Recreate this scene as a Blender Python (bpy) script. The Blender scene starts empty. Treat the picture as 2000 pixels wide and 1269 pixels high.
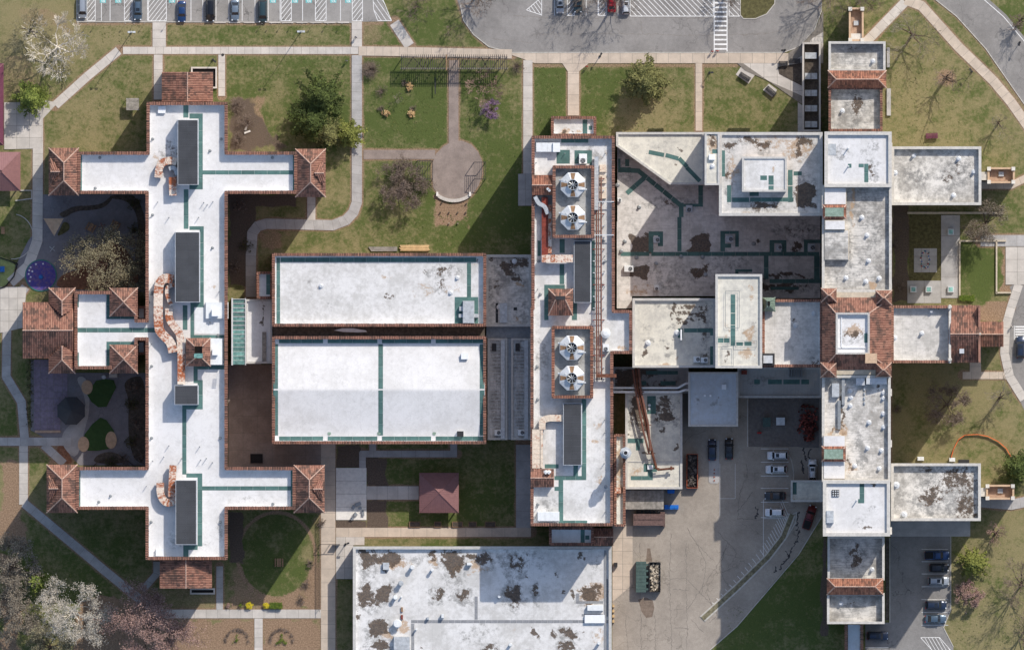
import bpy, math, random
import numpy as np
from mathutils import Vector, Matrix
rnd = random.Random(7)
S = 0.11                       # metres per photo pixel; the photo is a plan view
sc = bpy.context.scene
# ---------------------------------------------------------------- camera, sky, sun, exposure
cam_d = bpy.data.cameras.new('camera'); cam = bpy.data.objects.new('camera', cam_d)
sc.collection.objects.link(cam); sc.camera = cam
cam_d.type = 'ORTHO'; cam_d.ortho_scale = 2000 * S
cam_d.clip_start = 1; cam_d.clip_end = 6000
cam.location = (0, 0, 260); cam.rotation_euler = (0, 0, 0)
EL = math.radians(42); DX, DY = 0.555, 0.832   # the sun stands towards the upper right of the plan
world = bpy.data.worlds.new('World'); sc.world = world; world.use_nodes = True
wn = world.node_tree; bg = wn.nodes['Background']
sky = wn.nodes.new('ShaderNodeTexSky'); sky.sky_type = 'NISHITA'; sky.sun_disc = False
sky.sun_elevation = EL; sky.sun_rotation = math.atan2(DX, DY)
sky.air_density = 1.0; sky.dust_density = 1.5
wn.links.new(sky.outputs[0], bg.inputs[0]); bg.inputs[1].default_value = 0.16
sun_d = bpy.data.lights.new('sun', 'SUN'); sun_d.energy = 3.5; sun_d.angle = math.radians(0.5)
sun_d.color = (1.0, 0.93, 0.84)
sun = bpy.data.objects.new('sun', sun_d); sc.collection.objects.link(sun)
sun.rotation_euler = Vector((DX*math.cos(EL), DY*math.cos(EL), math.sin(EL))).to_track_quat('Z', 'Y').to_euler()
sun.location = (60, 90, 120)
sc.view_settings.view_transform = 'Standard'; sc.view_settings.look = 'None'
sc.view_settings.exposure = 0.0; sc.view_settings.gamma = 1.0; sc.view_settings.use_curve_mapping = False
sc.render.engine = 'CYCLES'; sc.cycles.max_bounces = 5; sc.cycles.diffuse_bounces = 3
col = sc.collection
ORG = {}
# ---------------------------------------------------------------- helpers
def X(px): return (px - 1000) * S
def Y(py): return (634.5 - py) * S
def W(px, py, z=0.0): return (X(px), Y(py), z)
def tag(o, label=None, cat=None, group=None, kind=None):
    if label: o['label'] = label
    if cat: o['category'] = cat
    if group: o['group'] = group
    if kind: o['kind'] = kind
    return o
def thing(name, label, cat, loc=(0, 0, 0), rz=0, group=None):
    o = bpy.data.objects.new(name, None); col.objects.link(o)
    o.location = loc; o.rotation_euler = (0, 0, rz); o.empty_display_size = .5
    ORG[o.name] = Vector(loc)
    return tag(o, label, cat, group)
def org(p):
    return ORG.get(p.name, Vector((0, 0, 0))) if p else Vector((0, 0, 0))
def link(name, me, parent=None, local=False):
    o = bpy.data.objects.new(name, me); col.objects.link(o)
    if parent:
        o.parent = parent
        ORG[o.name] = org(parent)
    return o
def mk(name, V, F, m, parent=None, fv=None, smooth=False, local=False, attr=None):
    """verts in world coordinates (or local), faces, optional per-face value 'v', optional per-vertex colour mask"""
    if not local and parent:
        g = org(parent); V = [(a-g.x, b-g.y, c-g.z) for a, b, c in V]
    me = bpy.data.meshes.new(name); me.from_pydata(V, [], F)
    if isinstance(m, (list, tuple)):
        for q in m: me.materials.append(q)
    elif m: me.materials.append(m)
    if fv is not None:
        a = me.attributes.new('v', 'FLOAT', 'FACE'); a.data.foreach_set('value', np.asarray(fv, dtype=np.float32))
    if smooth: me.polygons.foreach_set('use_smooth', [True]*len(F))
    me.update()
    return link(name, me, parent)
class MB:
    def __init__(s): s.V = []; s.F = []; s.v = []
    def add(s, V, F, v=None):
        n = len(s.V); s.V += V
        for f in F: s.F.append(tuple(i+n for i in f)); s.v.append(rnd.random() if v is None else v)
    def box(s, x0, y0, z0, x1, y1, z1, v=None, bottom=False):
        V = [(x0,y0,z0),(x1,y0,z0),(x1,y1,z0),(x0,y1,z0),(x0,y0,z1),(x1,y0,z1),(x1,y1,z1),(x0,y1,z1)]
        F = [(4,5,6,7),(0,1,5,4),(1,2,6,5),(2,3,7,6),(3,0,4,7)] + ([(3,2,1,0)] if bottom else [])
        s.add(V, F, v)
    def prism(s, pts, z0, z1, v=None):
        """pts world xy; either winding"""
        if area(pts) < 0: pts = pts[::-1]
        n = len(pts); V = [(x,y,z0) for x,y in pts] + [(x,y,z1) for x,y in pts]
        F = [tuple(range(n, 2*n))] + [(i,(i+1)%n,n+(i+1)%n,n+i) for i in range(n)]
        s.add(V, F, v)
    def tube(s, pts, r, n=6, v=None, r1=None, cap=True):
        pts = [Vector(p) for p in pts]; k = len(pts); V = []; F = []
        for i, p in enumerate(pts):
            d = (pts[min(i+1,k-1)] - pts[max(i-1,0)]).normalized()
            a = d.cross(Vector((0,0,1)) if abs(d.z) < .9 else Vector((1,0,0))).normalized(); b = d.cross(a)
            rr = r if r1 is None else r + (r1-r)*i/(k-1)
            for j in range(n):
                t = 2*math.pi*j/n; q = p + a*rr*math.cos(t) + b*rr*math.sin(t); V.append(tuple(q))
        for i in range(k-1):
            for j in range(n): F.append((i*n+j, i*n+(j+1)%n, (i+1)*n+(j+1)%n, (i+1)*n+j))
        if cap: F += [tuple(range(n))[::-1], tuple(range((k-1)*n, k*n))]
        s.add(V, F, v)
    def cyl(s, x, y, z0, z1, r, n=16, r1=None, v=None):
        r1 = r if r1 is None else r1
        V = [(x+r*math.cos(2*math.pi*i/n), y+r*math.sin(2*math.pi*i/n), z0) for i in range(n)]
        V += [(x+r1*math.cos(2*math.pi*i/n), y+r1*math.sin(2*math.pi*i/n), z1) for i in range(n)]
        s.add(V, [(i,(i+1)%n,n+(i+1)%n,n+i) for i in range(n)] + [tuple(range(n,2*n))], v)
    def build(s, name, m, parent=None, kind=None, smooth=False, local=False):
        o = mk(name, s.V, s.F, m, parent, s.v, smooth, local)
        if kind: o['kind'] = kind
        return o
def area(p): return .5*sum(p[i][0]*p[(i+1)%len(p)][1]-p[(i+1)%len(p)][0]*p[i][1] for i in range(len(p)))
def inset(pts, d):
    """pts world xy; positive d moves inwards"""
    if area(pts) < 0: pts = pts[::-1]
    n = len(pts); out = []
    for i in range(n):
        a, b, c = Vector(pts[i-1]), Vector(pts[i]), Vector(pts[(i+1)%n])
        e1 = (b-a).normalized(); e2 = (c-b).normalized()
        n1 = Vector((-e1.y, e1.x)); n2 = Vector((-e2.y, e2.x)); m = n1+n2
        if m.length < 1e-6: m = n1
        k = d/max(.25, m.dot(n1)); out.append((b.x+m.x*k, b.y+m.y*k))
    return out
def PP(pts): return [(X(a), Y(b)) for a, b in pts]
def R(x0, y0, x1, y1): return [(x0,y0),(x1,y0),(x1,y1),(x0,y1)]
def bx(name, r, z0, z1, m, parent=None):
    b = MB(); b.box(X(r[0]), Y(r[3]), z0, X(r[2]), Y(r[1]), z1); return b.build(name, m, parent)
def clip(poly, side):
    out = []
    for i in range(len(poly)):
        a, b = poly[i-1], poly[i]; fa, fb = side(a), side(b)
        if (fa >= 0) != (fb >= 0):
            t = fa/(fa-fb); out.append((a[0]+(b[0]-a[0])*t, a[1]+(b[1]-a[1])*t))
        if fb >= 0: out.append(b)
    return out
# numpy noise
def vnoise(x, y, seed):
    L = np.random.RandomState(seed).rand(128, 128)
    xi = np.floor(x).astype(int); yi = np.floor(y).astype(int); fx = x-xi; fy = y-yi
    fx = fx*fx*(3-2*fx); fy = fy*fy*(3-2*fy)
    a = L[xi%128, yi%128]; b = L[(xi+1)%128, yi%128]; c = L[xi%128, (yi+1)%128]; d = L[(xi+1)%128, (yi+1)%128]
    return (a*(1-fx)+b*fx)*(1-fy) + (c*(1-fx)+d*fx)*fy
def fbm(x, y, sc_, seed, oct=4):
    r = 0; A = .5; t = 0
    for k in range(oct): r = r + A*vnoise(x/sc_, y/sc_, seed+k); t += A; A *= .5; sc_ /= 2.07
    return r/t
def inpoly(x, y, pts):
    c = np.zeros(x.shape, bool); n = len(pts)
    for i in range(n):
        x1, y1 = pts[i]; x2, y2 = pts[(i+1)%n]
        if y1 == y2: continue
        t = ((y1 > y) != (y2 > y)) & (x < (x2-x1)*(y-y1)/(y2-y1)+x1); c ^= t
    return c
def dseg(x, y, pts, closed=False):
    d = np.full(x.shape, 1e9); n = len(pts)
    for i in range(n if closed else n-1):
        x1, y1 = pts[i]; x2, y2 = pts[(i+1)%n]; dx, dy = x2-x1, y2-y1; L = dx*dx+dy*dy+1e-9
        t = np.clip(((x-x1)*dx+(y-y1)*dy)/L, 0, 1); d = np.minimum(d, np.hypot(x-x1-t*dx, y-y1-t*dy))
    return d
# ---------------------------------------------------------------- materials
MT = {}
def srgb(r, g, b):
    f = lambda c: (c/255/12.92) if c/255 <= .04045 else ((c/255+.055)/1.055)**2.4
    return (f(r), f(g), f(b))
class NT:
    def __init__(s, name, rough=.85, metal=0, spec=.3):
        m = bpy.data.materials.new(name); m.use_nodes = True; s.m = m; s.t = m.node_tree; MT[name] = m
        s.b = s.t.nodes['Principled BSDF']; s.b.inputs['Roughness'].default_value = rough
        s.b.inputs['Metallic'].default_value = metal; s.b.inputs['Specular IOR Level'].default_value = spec
        s.tc = None
    def n(s, ty, **k):
        q = s.t.nodes.new('ShaderNode'+ty)
        for a, v in k.items(): setattr(q, a, v)
        return q
    def L(s, a, b): s.t.links.new(a, b)
    def co(s):
        if not s.tc: s.tc = s.n('NewGeometry').outputs['Position']
        return s.tc
    def noise(s, scale, detail=4, rough=.6, dist=0, vec=None):
        q = s.n('TexNoise'); q.inputs['Scale'].default_value = scale; q.inputs['Detail'].default_value = detail
        q.inputs['Roughness'].default_value = rough; q.inputs['Distortion'].default_value = dist
        s.L(vec or s.co(), q.inputs['Vector']); return q.outputs['Fac']
    def math(s, op, a, b=None, c=None, clamp=False):
        q = s.n('Math', operation=op, use_clamp=clamp)
        for i, v in enumerate((a, b, c)):
            if v is None: continue
            if isinstance(v, (int, float)): q.inputs[i].default_value = v
            else: s.L(v, q.inputs[i])
        return q.outputs[0]
    def ramp(s, f, lo, hi, a=0., b=1.):
        q = s.n('MapRange', interpolation_type='SMOOTHSTEP'); s.L(f, q.inputs[0])
        for i, v in enumerate((lo, hi, a, b)): q.inputs[i+1].default_value = v
        return q.outputs[0]
    def mix(s, f, a, b, mode='MIX'):
        q = s.n('Mix', data_type='RGBA', blend_type=mode)
        for i, v in ((0, f), (6, a), (7, b)):
            if isinstance(v, (int, float)): q.inputs[i].default_value = v
            elif isinstance(v, tuple): q.inputs[i].default_value = (*v, 1)
            else: s.L(v, q.inputs[i])
        return q.outputs[2]
    def mul(s, c, f):
        """colour times value"""
        q = s.n('VectorMath', operation='SCALE')
        if isinstance(c, tuple): q.inputs[0].default_value = c
        else: s.L(c, q.inputs[0])
        s.L(f, q.inputs['Scale']); return q.outputs[0]
    def attr(s, name):
        q = s.n('Attribute', attribute_name=name); return q
    def bump(s, h, strength=.3, dist=.05):
        q = s.n('Bump'); q.inputs['Strength'].default_value = strength; q.inputs['Distance'].default_value = dist
        s.L(h, q.inputs['Height']); s.L(q.outputs[0], s.b.inputs['Normal'])
    def out(s, c):
        if isinstance(c, tuple): s.b.inputs['Base Color'].default_value = (*c, 1)
        else: s.L(c, s.b.inputs['Base Color'])
        return s.m
def plain(name, c, rough=.7, metal=0, var=.12, scale=1.5, spec=.3, objvar=0, facevar=0, bump=0, sc2=9):
    t = NT(name, rough, metal, spec)
    f = t.ramp(t.noise(scale, 4), .3, .7, 1-var, 1+var)
    f = t.math('MULTIPLY', f, t.ramp(t.noise(sc2, 2), .25, .75, 1-var*.6, 1+var*.6))
    if objvar:
        oi = t.n('ObjectInfo'); f = t.math('MULTIPLY', f, t.math('MULTIPLY_ADD', oi.outputs['Random'], 2*objvar, 1-objvar))
    if facevar: f = t.math('MULTIPLY', f, t.math('MULTIPLY_ADD', t.attr('v').outputs['Fac'], 2*facevar, 1-facevar))
    if bump: t.bump(t.noise(14, 3), bump)
    return t.out(t.mul(c, f))
def tile_mat(name, c1, c2, c3):
    t = NT(name, .85, 0, .2); v = t.attr('v').outputs['Fac']
    c = t.mix(t.ramp(v, -.1, 1.1), c1, c2)
    c = t.mix(t.ramp(t.math('ADD', t.noise(.45, 4), t.math('MULTIPLY', v, .25)), .55, .8), c, c3)
    c = t.mul(c, t.ramp(t.noise(4, 3), .2, .8, .75, 1.2)); return t.out(c)
tile_mat('tile', srgb(170,128,110), srgb(144,101,87), srgb(104,84,76))
tile_mat('tile_bright', srgb(182,130,106), srgb(154,102,84), srgb(116,86,74))
tile_mat('tile_pale', srgb(192,148,128), srgb(168,120,102), srgb(140,108,94))
plain('mortar', srgb(112,84,74), .9)
plain('ridge', srgb(188,158,142), .9, facevar=.2)
plain('brick_wall', srgb(176,150,130), .9, var=.15, bump=.2)
plain('stone_wall', srgb(196,184,164), .9, var=.12)
plain('stone_coping', srgb(206,202,194), .85, var=.12, facevar=.1, sc2=8)
plain('metal_coping', srgb(190,188,183), .6, .0, var=.1)
plain('grey_metal', srgb(150,154,156), .5, .4, var=.12, objvar=.1)
plain('light_metal', srgb(205,208,210), .45, .2, var=.1, objvar=.05)
plain('galvanised', srgb(190,194,196), .5, .35, var=.15)
plain('dark_metal', srgb(58,58,60), .6, .3)
plain('black_rubber', srgb(36,36,38), .8)
plain('copper_green', srgb(132,152,138), .8, var=.2)
plain('wood', srgb(150,120,92), .8, var=.25, objvar=.15, facevar=.1)
plain('wood_grey', srgb(150,145,138), .85, var=.25, objvar=.15)
plain('lumber', srgb(205,175,130), .8, var=.15, objvar=.1)
plain('teal', srgb(80,112,108), .75, var=.16, objvar=.12, scale=.8)
plain('grey_pad', srgb(140,142,145), .8, var=.12, objvar=.06)
plain('dark_roof', srgb(66,68,72), .75, var=.12, scale=.3, facevar=.05)
plain('white', srgb(236,238,240), .6, var=.04)
plain('white_unit', srgb(225,228,228), .5, var=.06, objvar=.05)
plain('white_paint', srgb(232,232,230), .7, var=.1, sc2=5)
plain('blue_paint', srgb(120,190,190), .7, var=.15)
plain('red_brown', srgb(128,60,48), .7, var=.25, sc2=4)
plain('pipe_brown', srgb(120,84,72), .7, var=.2)
plain('pipe_rust', srgb(104,66,50), .75, var=.3, sc2=4)
plain('orange_mesh', srgb(232,110,60), .7)
plain('mauve_metal', srgb(146,108,107), .5, .1, var=.07, objvar=.05)
plain('purple_metal', srgb(112,62,80), .5, .1, var=.07)
plain('kerb', srgb(190,186,178), .85, var=.14)
plain('bark', srgb(92,78,68), .9, var=.25)
plain('bark_pale', srgb(206,198,184), .85, var=.3, sc2=3)
plain('glass_dark', srgb(40,46,54), .1, spec=.6)
plain('window_glass', srgb(46,54,62), .15, spec=.6)
plain('canopy_glass', srgb(120,165,158), .12, spec=.6, objvar=.35, var=.3)
plain('blue_plastic', srgb(30,110,200), .5)
plain('skin', srgb(205,160,130), .6); plain('red_cloth', srgb(170,50,50), .9); plain('blue_cloth', srgb(50,62,92), .9)
plain('grey_cloth', srgb(120,118,116), .9); plain('light_cloth', srgb(215,212,206), .9); plain('hair', srgb(60,44,34), .9)
plain('green_bin', srgb(74,94,90), .6, var=.15, sc2=4); plain('rust_bin', srgb(150,78,52), .7, var=.25, sc2=3)
plain('brown_bin', srgb(104,84,80), .6, var=.2, sc2=3); plain('turf', srgb(58,84,46), .9, var=.12)
plain('concrete', srgb(196,190,182), .9, var=.09, objvar=.06, sc2=6, scale=.5)
plain('concrete_warm', srgb(196,182,166), .9, var=.09, objvar=.06, sc2=6, scale=.5)
plain('concrete_grey', srgb(172,170,168), .9, var=.12, objvar=.05, sc2=5, scale=.4)
plain('concrete_white', srgb(226,222,214), .9, var=.08, objvar=.05)
plain('joint', srgb(128,122,114), .95); plain('brown_pave', srgb(148,135,127), .95, var=.14, objvar=.05, sc2=4, scale=.4)
plain('brown_court', srgb(150,138,130), .95, var=.14, objvar=.05, sc2=3, scale=.3)
plain('purple_pave', srgb(138,126,140), .9, var=.14, objvar=.08)
plain('foam', srgb(150,140,124), .9, facevar=.9, var=.45, sc2=3, scale=3)
plain('island_turf', srgb(92,88,58), .95, var=.3, sc2=7)
plain('yard_dark', srgb(118,112,108), .95, var=.15)
plain('junk', srgb(120,62,54), .9, facevar=.8, var=.3)
plain('debris_dark', srgb(90,84,80), .9, facevar=.7, var=.3, sc2=2)
plain('gravel', srgb(124,118,96), .95, var=.35, sc2=7)
plain('tar', srgb(74,71,72), .8)
plain('crack_line', srgb(128,121,114), .95)
plain('leaf_mulch', srgb(128,92,72), .95, var=.25, sc2=6)
plain('wet_stain', srgb(126,112,100), .8, var=.2)
plain('dark_soil', srgb(88,80,72), .95, var=.3, sc2=5)
plain('tan_wall', srgb(196,168,140), .9)
def rusty(name, base, rust, lo, hi):
    t = NT(name, .7, .1); oi = t.n('ObjectInfo')
    f = t.math('ADD', t.noise(2.2, 5, .75), t.math('MULTIPLY', oi.outputs['Random'], .22))
    c = t.mix(t.ramp(f, lo, hi), base, rust); c = t.mul(c, t.ramp(t.noise(3, 3), .3, .7, .85, 1.1)); t.out(c)
rusty('duct_rust', srgb(226,212,196), srgb(168,96,60), .52, .72)
rusty('duct_cream', srgb(222,206,186), srgb(176,110,78), .68, .85)
def asphalt(name, c, crack=1.0, cs=.09):
    t = NT(name, .9, 0, .25)
    v = t.n('TexVoronoi', feature='DISTANCE_TO_EDGE'); v.inputs['Scale'].default_value = cs
    q = t.n('TexNoise'); q.inputs['Scale'].default_value = .35; q.inputs['Detail'].default_value = 5; t.L(t.co(), q.inputs['Vector'])
    d = t.n('VectorMath', operation='MULTIPLY_ADD'); t.L(q.outputs['Color'], d.inputs[0]); d.inputs[1].default_value = (7,7,7); t.L(t.co(), d.inputs[2])
    t.L(d.outputs[0], v.inputs['Vector'])
    f = t.ramp(v.outputs['Distance'], 0.003, .012, 1-.45*crack, 1)
    m_ = t.ramp(t.noise(.06, 2), .42, .55)
    f = t.math('MAXIMUM', f, m_)
    g = t.ramp(t.noise(.12, 5, .65), .3, .7, .84, 1.12); g2 = t.ramp(t.noise(6, 3), .2, .8, .86, 1.14); g3 = t.ramp(t.noise(1.2, 3), .3, .7, .94, 1.06)
    f = t.math('MULTIPLY', t.math('MULTIPLY', f, g), t.math('MULTIPLY', g2, g3))
    spot = t.ramp(t.noise(.5, 3), .7, .78, 1, .72); f = t.math('MULTIPLY', f, spot)
    t.out(t.mul(c, f)); return t.m
asphalt('asphalt', srgb(150,147,143)); asphalt('asphalt_warm', srgb(162,153,142), .6, .1); asphalt('asphalt_road', srgb(142,139,136), .5)
asphalt('asphalt_old', srgb(138,136,134), 1, .12); asphalt('play_asphalt', srgb(128,126,130), .4)
def roof_mat(name, base, grime, seam=3.1, seamk=.12, axis=0, streak=0, tone=(168,166,160)):
    """base membrane; mask attribute: R dark moss/dirt, G ochre stain, B grey water mark"""
    t = NT(name, .7, 0, .3); a = t.attr('mask'); sp = t.n('SeparateColor'); t.L(a.outputs['Color'], sp.inputs[0])
    n1 = t.noise(.9, 6, .72); n2 = t.noise(.16, 4, .6); n3 = t.noise(5, 4, .7)
    c = t.mul(base, t.ramp(n3, .2, .8, .94, 1.05))
    c = t.mix(t.math('MULTIPLY', t.ramp(t.math('MULTIPLY_ADD', n1, .6, t.math('MULTIPLY', n2, .6)), .47, .74), grime), c, srgb(*tone))
    if streak:
        mp = t.n('Mapping'); mp.inputs['Scale'].default_value = (4.2, .3, 1) if axis else (.3, 4.2, 1); t.L(t.co(), mp.inputs['Vector'])
        c = t.mix(t.math('MULTIPLY', t.ramp(t.noise(1, 5, .7, vec=mp.outputs[0]), .45, .72), streak), c, srgb(140,140,138))
    xyz = t.n('SeparateXYZ'); t.L(t.co(), xyz.inputs[0])
    fr = t.math('FRACT', t.math('DIVIDE', xyz.outputs[axis], seam))
    c = t.mul(c, t.ramp(t.math('ABSOLUTE', t.math('SUBTRACT', fr, .5)), 0, .02, 1-seamk, 1))
    fr2 = t.math('FRACT', t.math('DIVIDE', xyz.outputs[1-axis], seam*2.7))
    c = t.mul(c, t.ramp(t.math('ABSOLUTE', t.math('SUBTRACT', fr2, .5)), 0, .006, 1-seamk*.6, 1))
    n5 = t.noise(2.6, 5, .75, dist=.4)
    rg = t.math('ABSOLUTE', t.math('SUBTRACT', t.noise(.22, 4, .55, dist=.5), .52)); c = t.mul(c, t.ramp(rg, .0, .016, .93, 1))
    rg = t.math('ABSOLUTE', t.math('SUBTRACT', t.noise(.5, 5, .6, dist=.8), .60)); c = t.mul(c, t.ramp(rg, .0, .02, .90, 1))
    c = t.mix(t.math('MULTIPLY', t.ramp(t.noise(1.7, 6, .8), .6, .72), .35*min(1, grime+.25)), c, srgb(150,140,126))
    c = t.mul(c, t.ramp(t.noise(14, 3, .8), .25, .75, .93, 1.06))
    nn = t.math('MULTIPLY_ADD', t.math('MULTIPLY_ADD', n5, .45, t.math('MULTIPLY', n1, .75)), 2.6, -1.56)
    def ad(ch): return t.math('MULTIPLY_ADD', nn, t.math('MINIMUM', t.math('MULTIPLY', sp.outputs[ch], 2.5), 1.0), sp.outputs[ch])
    g = t.ramp(ad(2), .3, .9); c = t.mix(t.math('MULTIPLY', g, .7), c, t.mul(srgb(124,124,122), t.ramp(n3, .2, .8, .7, 1.25)))
    g = t.ramp(ad(1), .38, .75); c = t.mix(t.math('MULTIPLY', g, .75), c, t.mul(srgb(182,152,120), t.ramp(n3, .2, .8, .75, 1.2)))
    g = t.ramp(ad(0), .42, .62); c = t.mix(t.math('MULTIPLY', g, .93), c, t.mix(t.ramp(n5, .35, .65), srgb(58,51,45), srgb(106,90,76)))
    return t.out(c)
WH = srgb(225,224,223)
roof_mat('roof_clean', WH, .3, 3.1, .06); roof_mat('roof_white', srgb(224,223,221), .55, 3.1, .09)
roof_mat('roof_dirty', srgb(228,224,217), .75, 2.9, .12, 0, .6, (132,128,120)); roof_mat('roof_old', srgb(218,214,206), .85, 2.2, .14, 0, .95, (122,118,112))
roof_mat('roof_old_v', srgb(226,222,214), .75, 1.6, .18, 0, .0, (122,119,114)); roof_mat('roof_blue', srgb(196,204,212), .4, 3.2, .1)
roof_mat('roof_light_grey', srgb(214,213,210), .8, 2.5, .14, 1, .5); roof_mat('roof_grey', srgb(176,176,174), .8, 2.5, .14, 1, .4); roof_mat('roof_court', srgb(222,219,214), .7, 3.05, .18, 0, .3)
roof_mat('roof_cream', srgb(224,220,206), .6, 3.1, .08)
# ---------------------------------------------------------------- ground
PATH_LINES = []   # centre lines with half widths: bare edges are worn into the grass beside them
GZ = [0, 0]
def nz(k=0):
    GZ[k] += 1
    return .008+.0035*GZ[0] if k == 0 else .06+.008*(GZ[1] % 13)
def sheet(name, pts, m, kind='structure', th=.03):
    z = nz(0); b = MB(); b.prism(PP(pts), z-th, z); o = b.build(name, MT[m]); o['kind'] = kind; return o, z
def offs(pts, hw):
    Lf, Rt = [], []
    P = [Vector(p) for p in pts]
    for i, p in enumerate(P):
        d1 = (p-P[i-1]).normalized() if i else (P[1]-p).normalized()
        d2 = (P[i+1]-p).normalized() if i < len(P)-1 else d1
        n1 = Vector((-d1.y, d1.x)); n2 = Vector((-d2.y, d2.x)); m = n1+n2
        k = hw/max(.35, m.dot(n1)); Lf.append(p+m*k); Rt.append(p-m*k)
    return Lf, Rt
def path(pts, w, slab=16, m='concrete', name='path', worn=True):
    z = nz(1); P = PP(pts); hw = w*S/2
    if worn: PATH_LINES.append((pts, w/2))
    A, B = offs(P, hw); base = MB()
    for i in range(len(P)-1):
        base.prism([tuple(A[i]), tuple(A[i+1]), tuple(B[i+1]), tuple(B[i])], z-.08, z)
    o = base.build(name, MT['joint']); o['kind'] = 'structure'
    for i in range(len(P)-1):
        L = (Vector(P[i+1])-Vector(P[i])).length; n = max(1, round(L/(slab*S)))
        g = .025/L*1.0
        for k in range(n):
            t0, t1 = k/n+g, (k+1)/n-g
            q = [A[i].lerp(A[i+1], t0), A[i].lerp(A[i+1], t1), B[i].lerp(B[i+1], t1), B[i].lerp(B[i+1], t0)]
            s = MB(); s.prism([tuple(v) for v in q], z, z+.004); s.build('slab', MT[m], o)
    return o
def plaza(pts, cw, ch, m='concrete', name='plaza', worn=False):
    z = nz(1); b = MB(); P = PP(pts); b.prism(P, z-.08, z); o = b.build(name, MT['joint']); o['kind'] = 'structure'
    if worn: PATH_LINES.append((pts+[pts[0]], 0))
    xs = [p[0] for p in pts]; ys = [p[1] for p in pts]
    nx = max(1, round((max(xs)-min(xs))/cw)); ny = max(1, round((max(ys)-min(ys))/ch))
    if area(P) < 0: P = P[::-1]
    for i in range(nx):
        for j in range(ny):
            x0 = min(xs)+(max(xs)-min(xs))*i/nx; x1 = min(xs)+(max(xs)-min(xs))*(i+1)/nx
            y0 = min(ys)+(max(ys)-min(ys))*j/ny; y1 = min(ys)+(max(ys)-min(ys))*(j+1)/ny
            q = [(X(x0)+.03, Y(y1)+.03), (X(x1)-.03, Y(y1)+.03), (X(x1)-.03, Y(y0)-.03), (X(x0)+.03, Y(y0)-.03)]
            for k in range(len(P)):
                a, c = P[k], P[(k+1)%len(P)]
                q = clip(q, lambda p: (c[0]-a[0])*(p[1]-a[1])-(c[1]-a[1])*(p[0]-a[0]))
                if len(q) < 3: break
            if len(q) >= 3 and abs(area(q)) > .2:
                s = MB(); s.prism(q, z, z+.004); s.build('slab', MT[m], o)
    return o, z+.004
def kerb(pts, w=1.6, h=.14, closed=False, name='kerb', m='kerb'):
    P = PP(pts + ([pts[0]] if closed else [])); A, B = offs(P, w*S/2); b = MB()
    for i in range(len(P)-1): b.prism([tuple(A[i]), tuple(A[i+1]), tuple(B[i+1]), tuple(B[i])], 0, h)
    o = b.build(name, MT[m]); o['kind'] = 'structure'; return o
def arc(cx, cy, rx, ry, a0, a1, n):
    return [(cx+rx*math.cos(math.radians(a0+(a1-a0)*i/n)), cy+ry*math.sin(math.radians(a0+(a1-a0)*i/n))) for i in range(n+1)]
def marks(lines, z, parent, w=1.1, m='white_paint', name='painted_line', single=False):
    """painted lines on asphalt; each a part"""
    if single: b = MB()
    for k, (x0, y0, x1, y1) in enumerate(lines):
        P = PP([(x0,y0),(x1,y1)]); A, B = offs(P, w*S/2)
        if not single: b = MB()
        b.add([(*A[0], z), (*B[0], z), (*B[1], z), (*A[1], z)], [(0,1,2,3)])
        if not single: b.build(name, MT[m], parent)
    if single: b.build(name, MT[m], parent)
def hatch(poly, ang, step, z, parent, w=1.0, name='painted_hatching'):
    """diagonal hatch lines clipped to convex polygon (pixel units)"""
    d = (math.cos(math.radians(ang)), math.sin(math.radians(ang))); n = (-d[1], d[0])
    pr = [p[0]*n[0]+p[1]*n[1] for p in poly]; c = min(pr)+step*.5; b = MB()
    while c < max(pr):
        pl = poly
        pl = clip(pl, lambda p: p[0]*n[0]+p[1]*n[1]-(c-w/2)); 
        if len(pl) >= 3: pl = clip(pl, lambda p: (c+w/2)-(p[0]*n[0]+p[1]*n[1]))
        if len(pl) >= 3:
            q = PP(pl); q = q if area(q) > 0 else q[::-1]
            b.add([(x, y, z) for x, y in q], [tuple(range(len(q)))])
        c += step
    for i in range(len(poly)):
        P = PP([poly[i-1], poly[i]]); A, B = offs(P, w*S*.55); z2 = z+.003
        b.add([(*A[0], z2), (*B[0], z2), (*B[1], z2), (*A[1], z2)], [(0,1,2,3)])
    b.build(name, MT['white_paint'], parent)

# asphalt and roads
top_lot, zt = sheet('parking_lot', [(150,-40),(780,-40),(745,0),(765,42),(700,43),(150,42)], 'asphalt')
loop, zl = sheet('road', [(893,-40),(893,0),(905,40),(925,68),(955,92),(1000,104),(1530,104),(1560,92),(1590,60),(1605,20),(1608,-40)], 'asphalt_road')
sheet('grass_island', [(1446,-40),(1446,30),(1452,37),(1475,37),(1497,28),(1513,8),(1516,-40)], 'island_turf')
ne_road, zn = sheet('road', [(1790,-40),(1826,0),(1868,32),(1925,95),(1970,160),(2000,205),(2080,330),(2140,300),(2010,84),(1966,30),(1928,-4),(1890,-40)], 'asphalt_road')
e_road, ze = sheet('road', [(1972,560),(2100,480),(2100,800),(2000,800),(1975,742),(1968,690),(1970,640),(1985,600)], 'asphalt_road')
yard, zy = sheet('service_yard', [(1196,950),(1196,1300),(1352,1300),(1386,1269),(1440,1222),(1500,1150),(1560,1080),(1612,1000),(1612,755),(1330,755),(1330,950)], 'asphalt_warm')
se_lot, zs = sheet('parking_lot', [(1740,1012),(1855,1012),(1858,1190),(1843,1225),(1862,1260),(1862,1300),(1690,1300),(1690,1215),(1738,1215)], 'asphalt_old')
play, zp = sheet('playground_surface', [(78,380),(288,380),(288,570),(95,570),(60,560),(30,520),(55,470),(80,440)], 'play_asphalt')
play2, _ = sheet('playground_surface', [(60,700),(95,728),(288,728),(288,908),(155,908),(118,870),(60,840)], 'play_asphalt')
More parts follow.
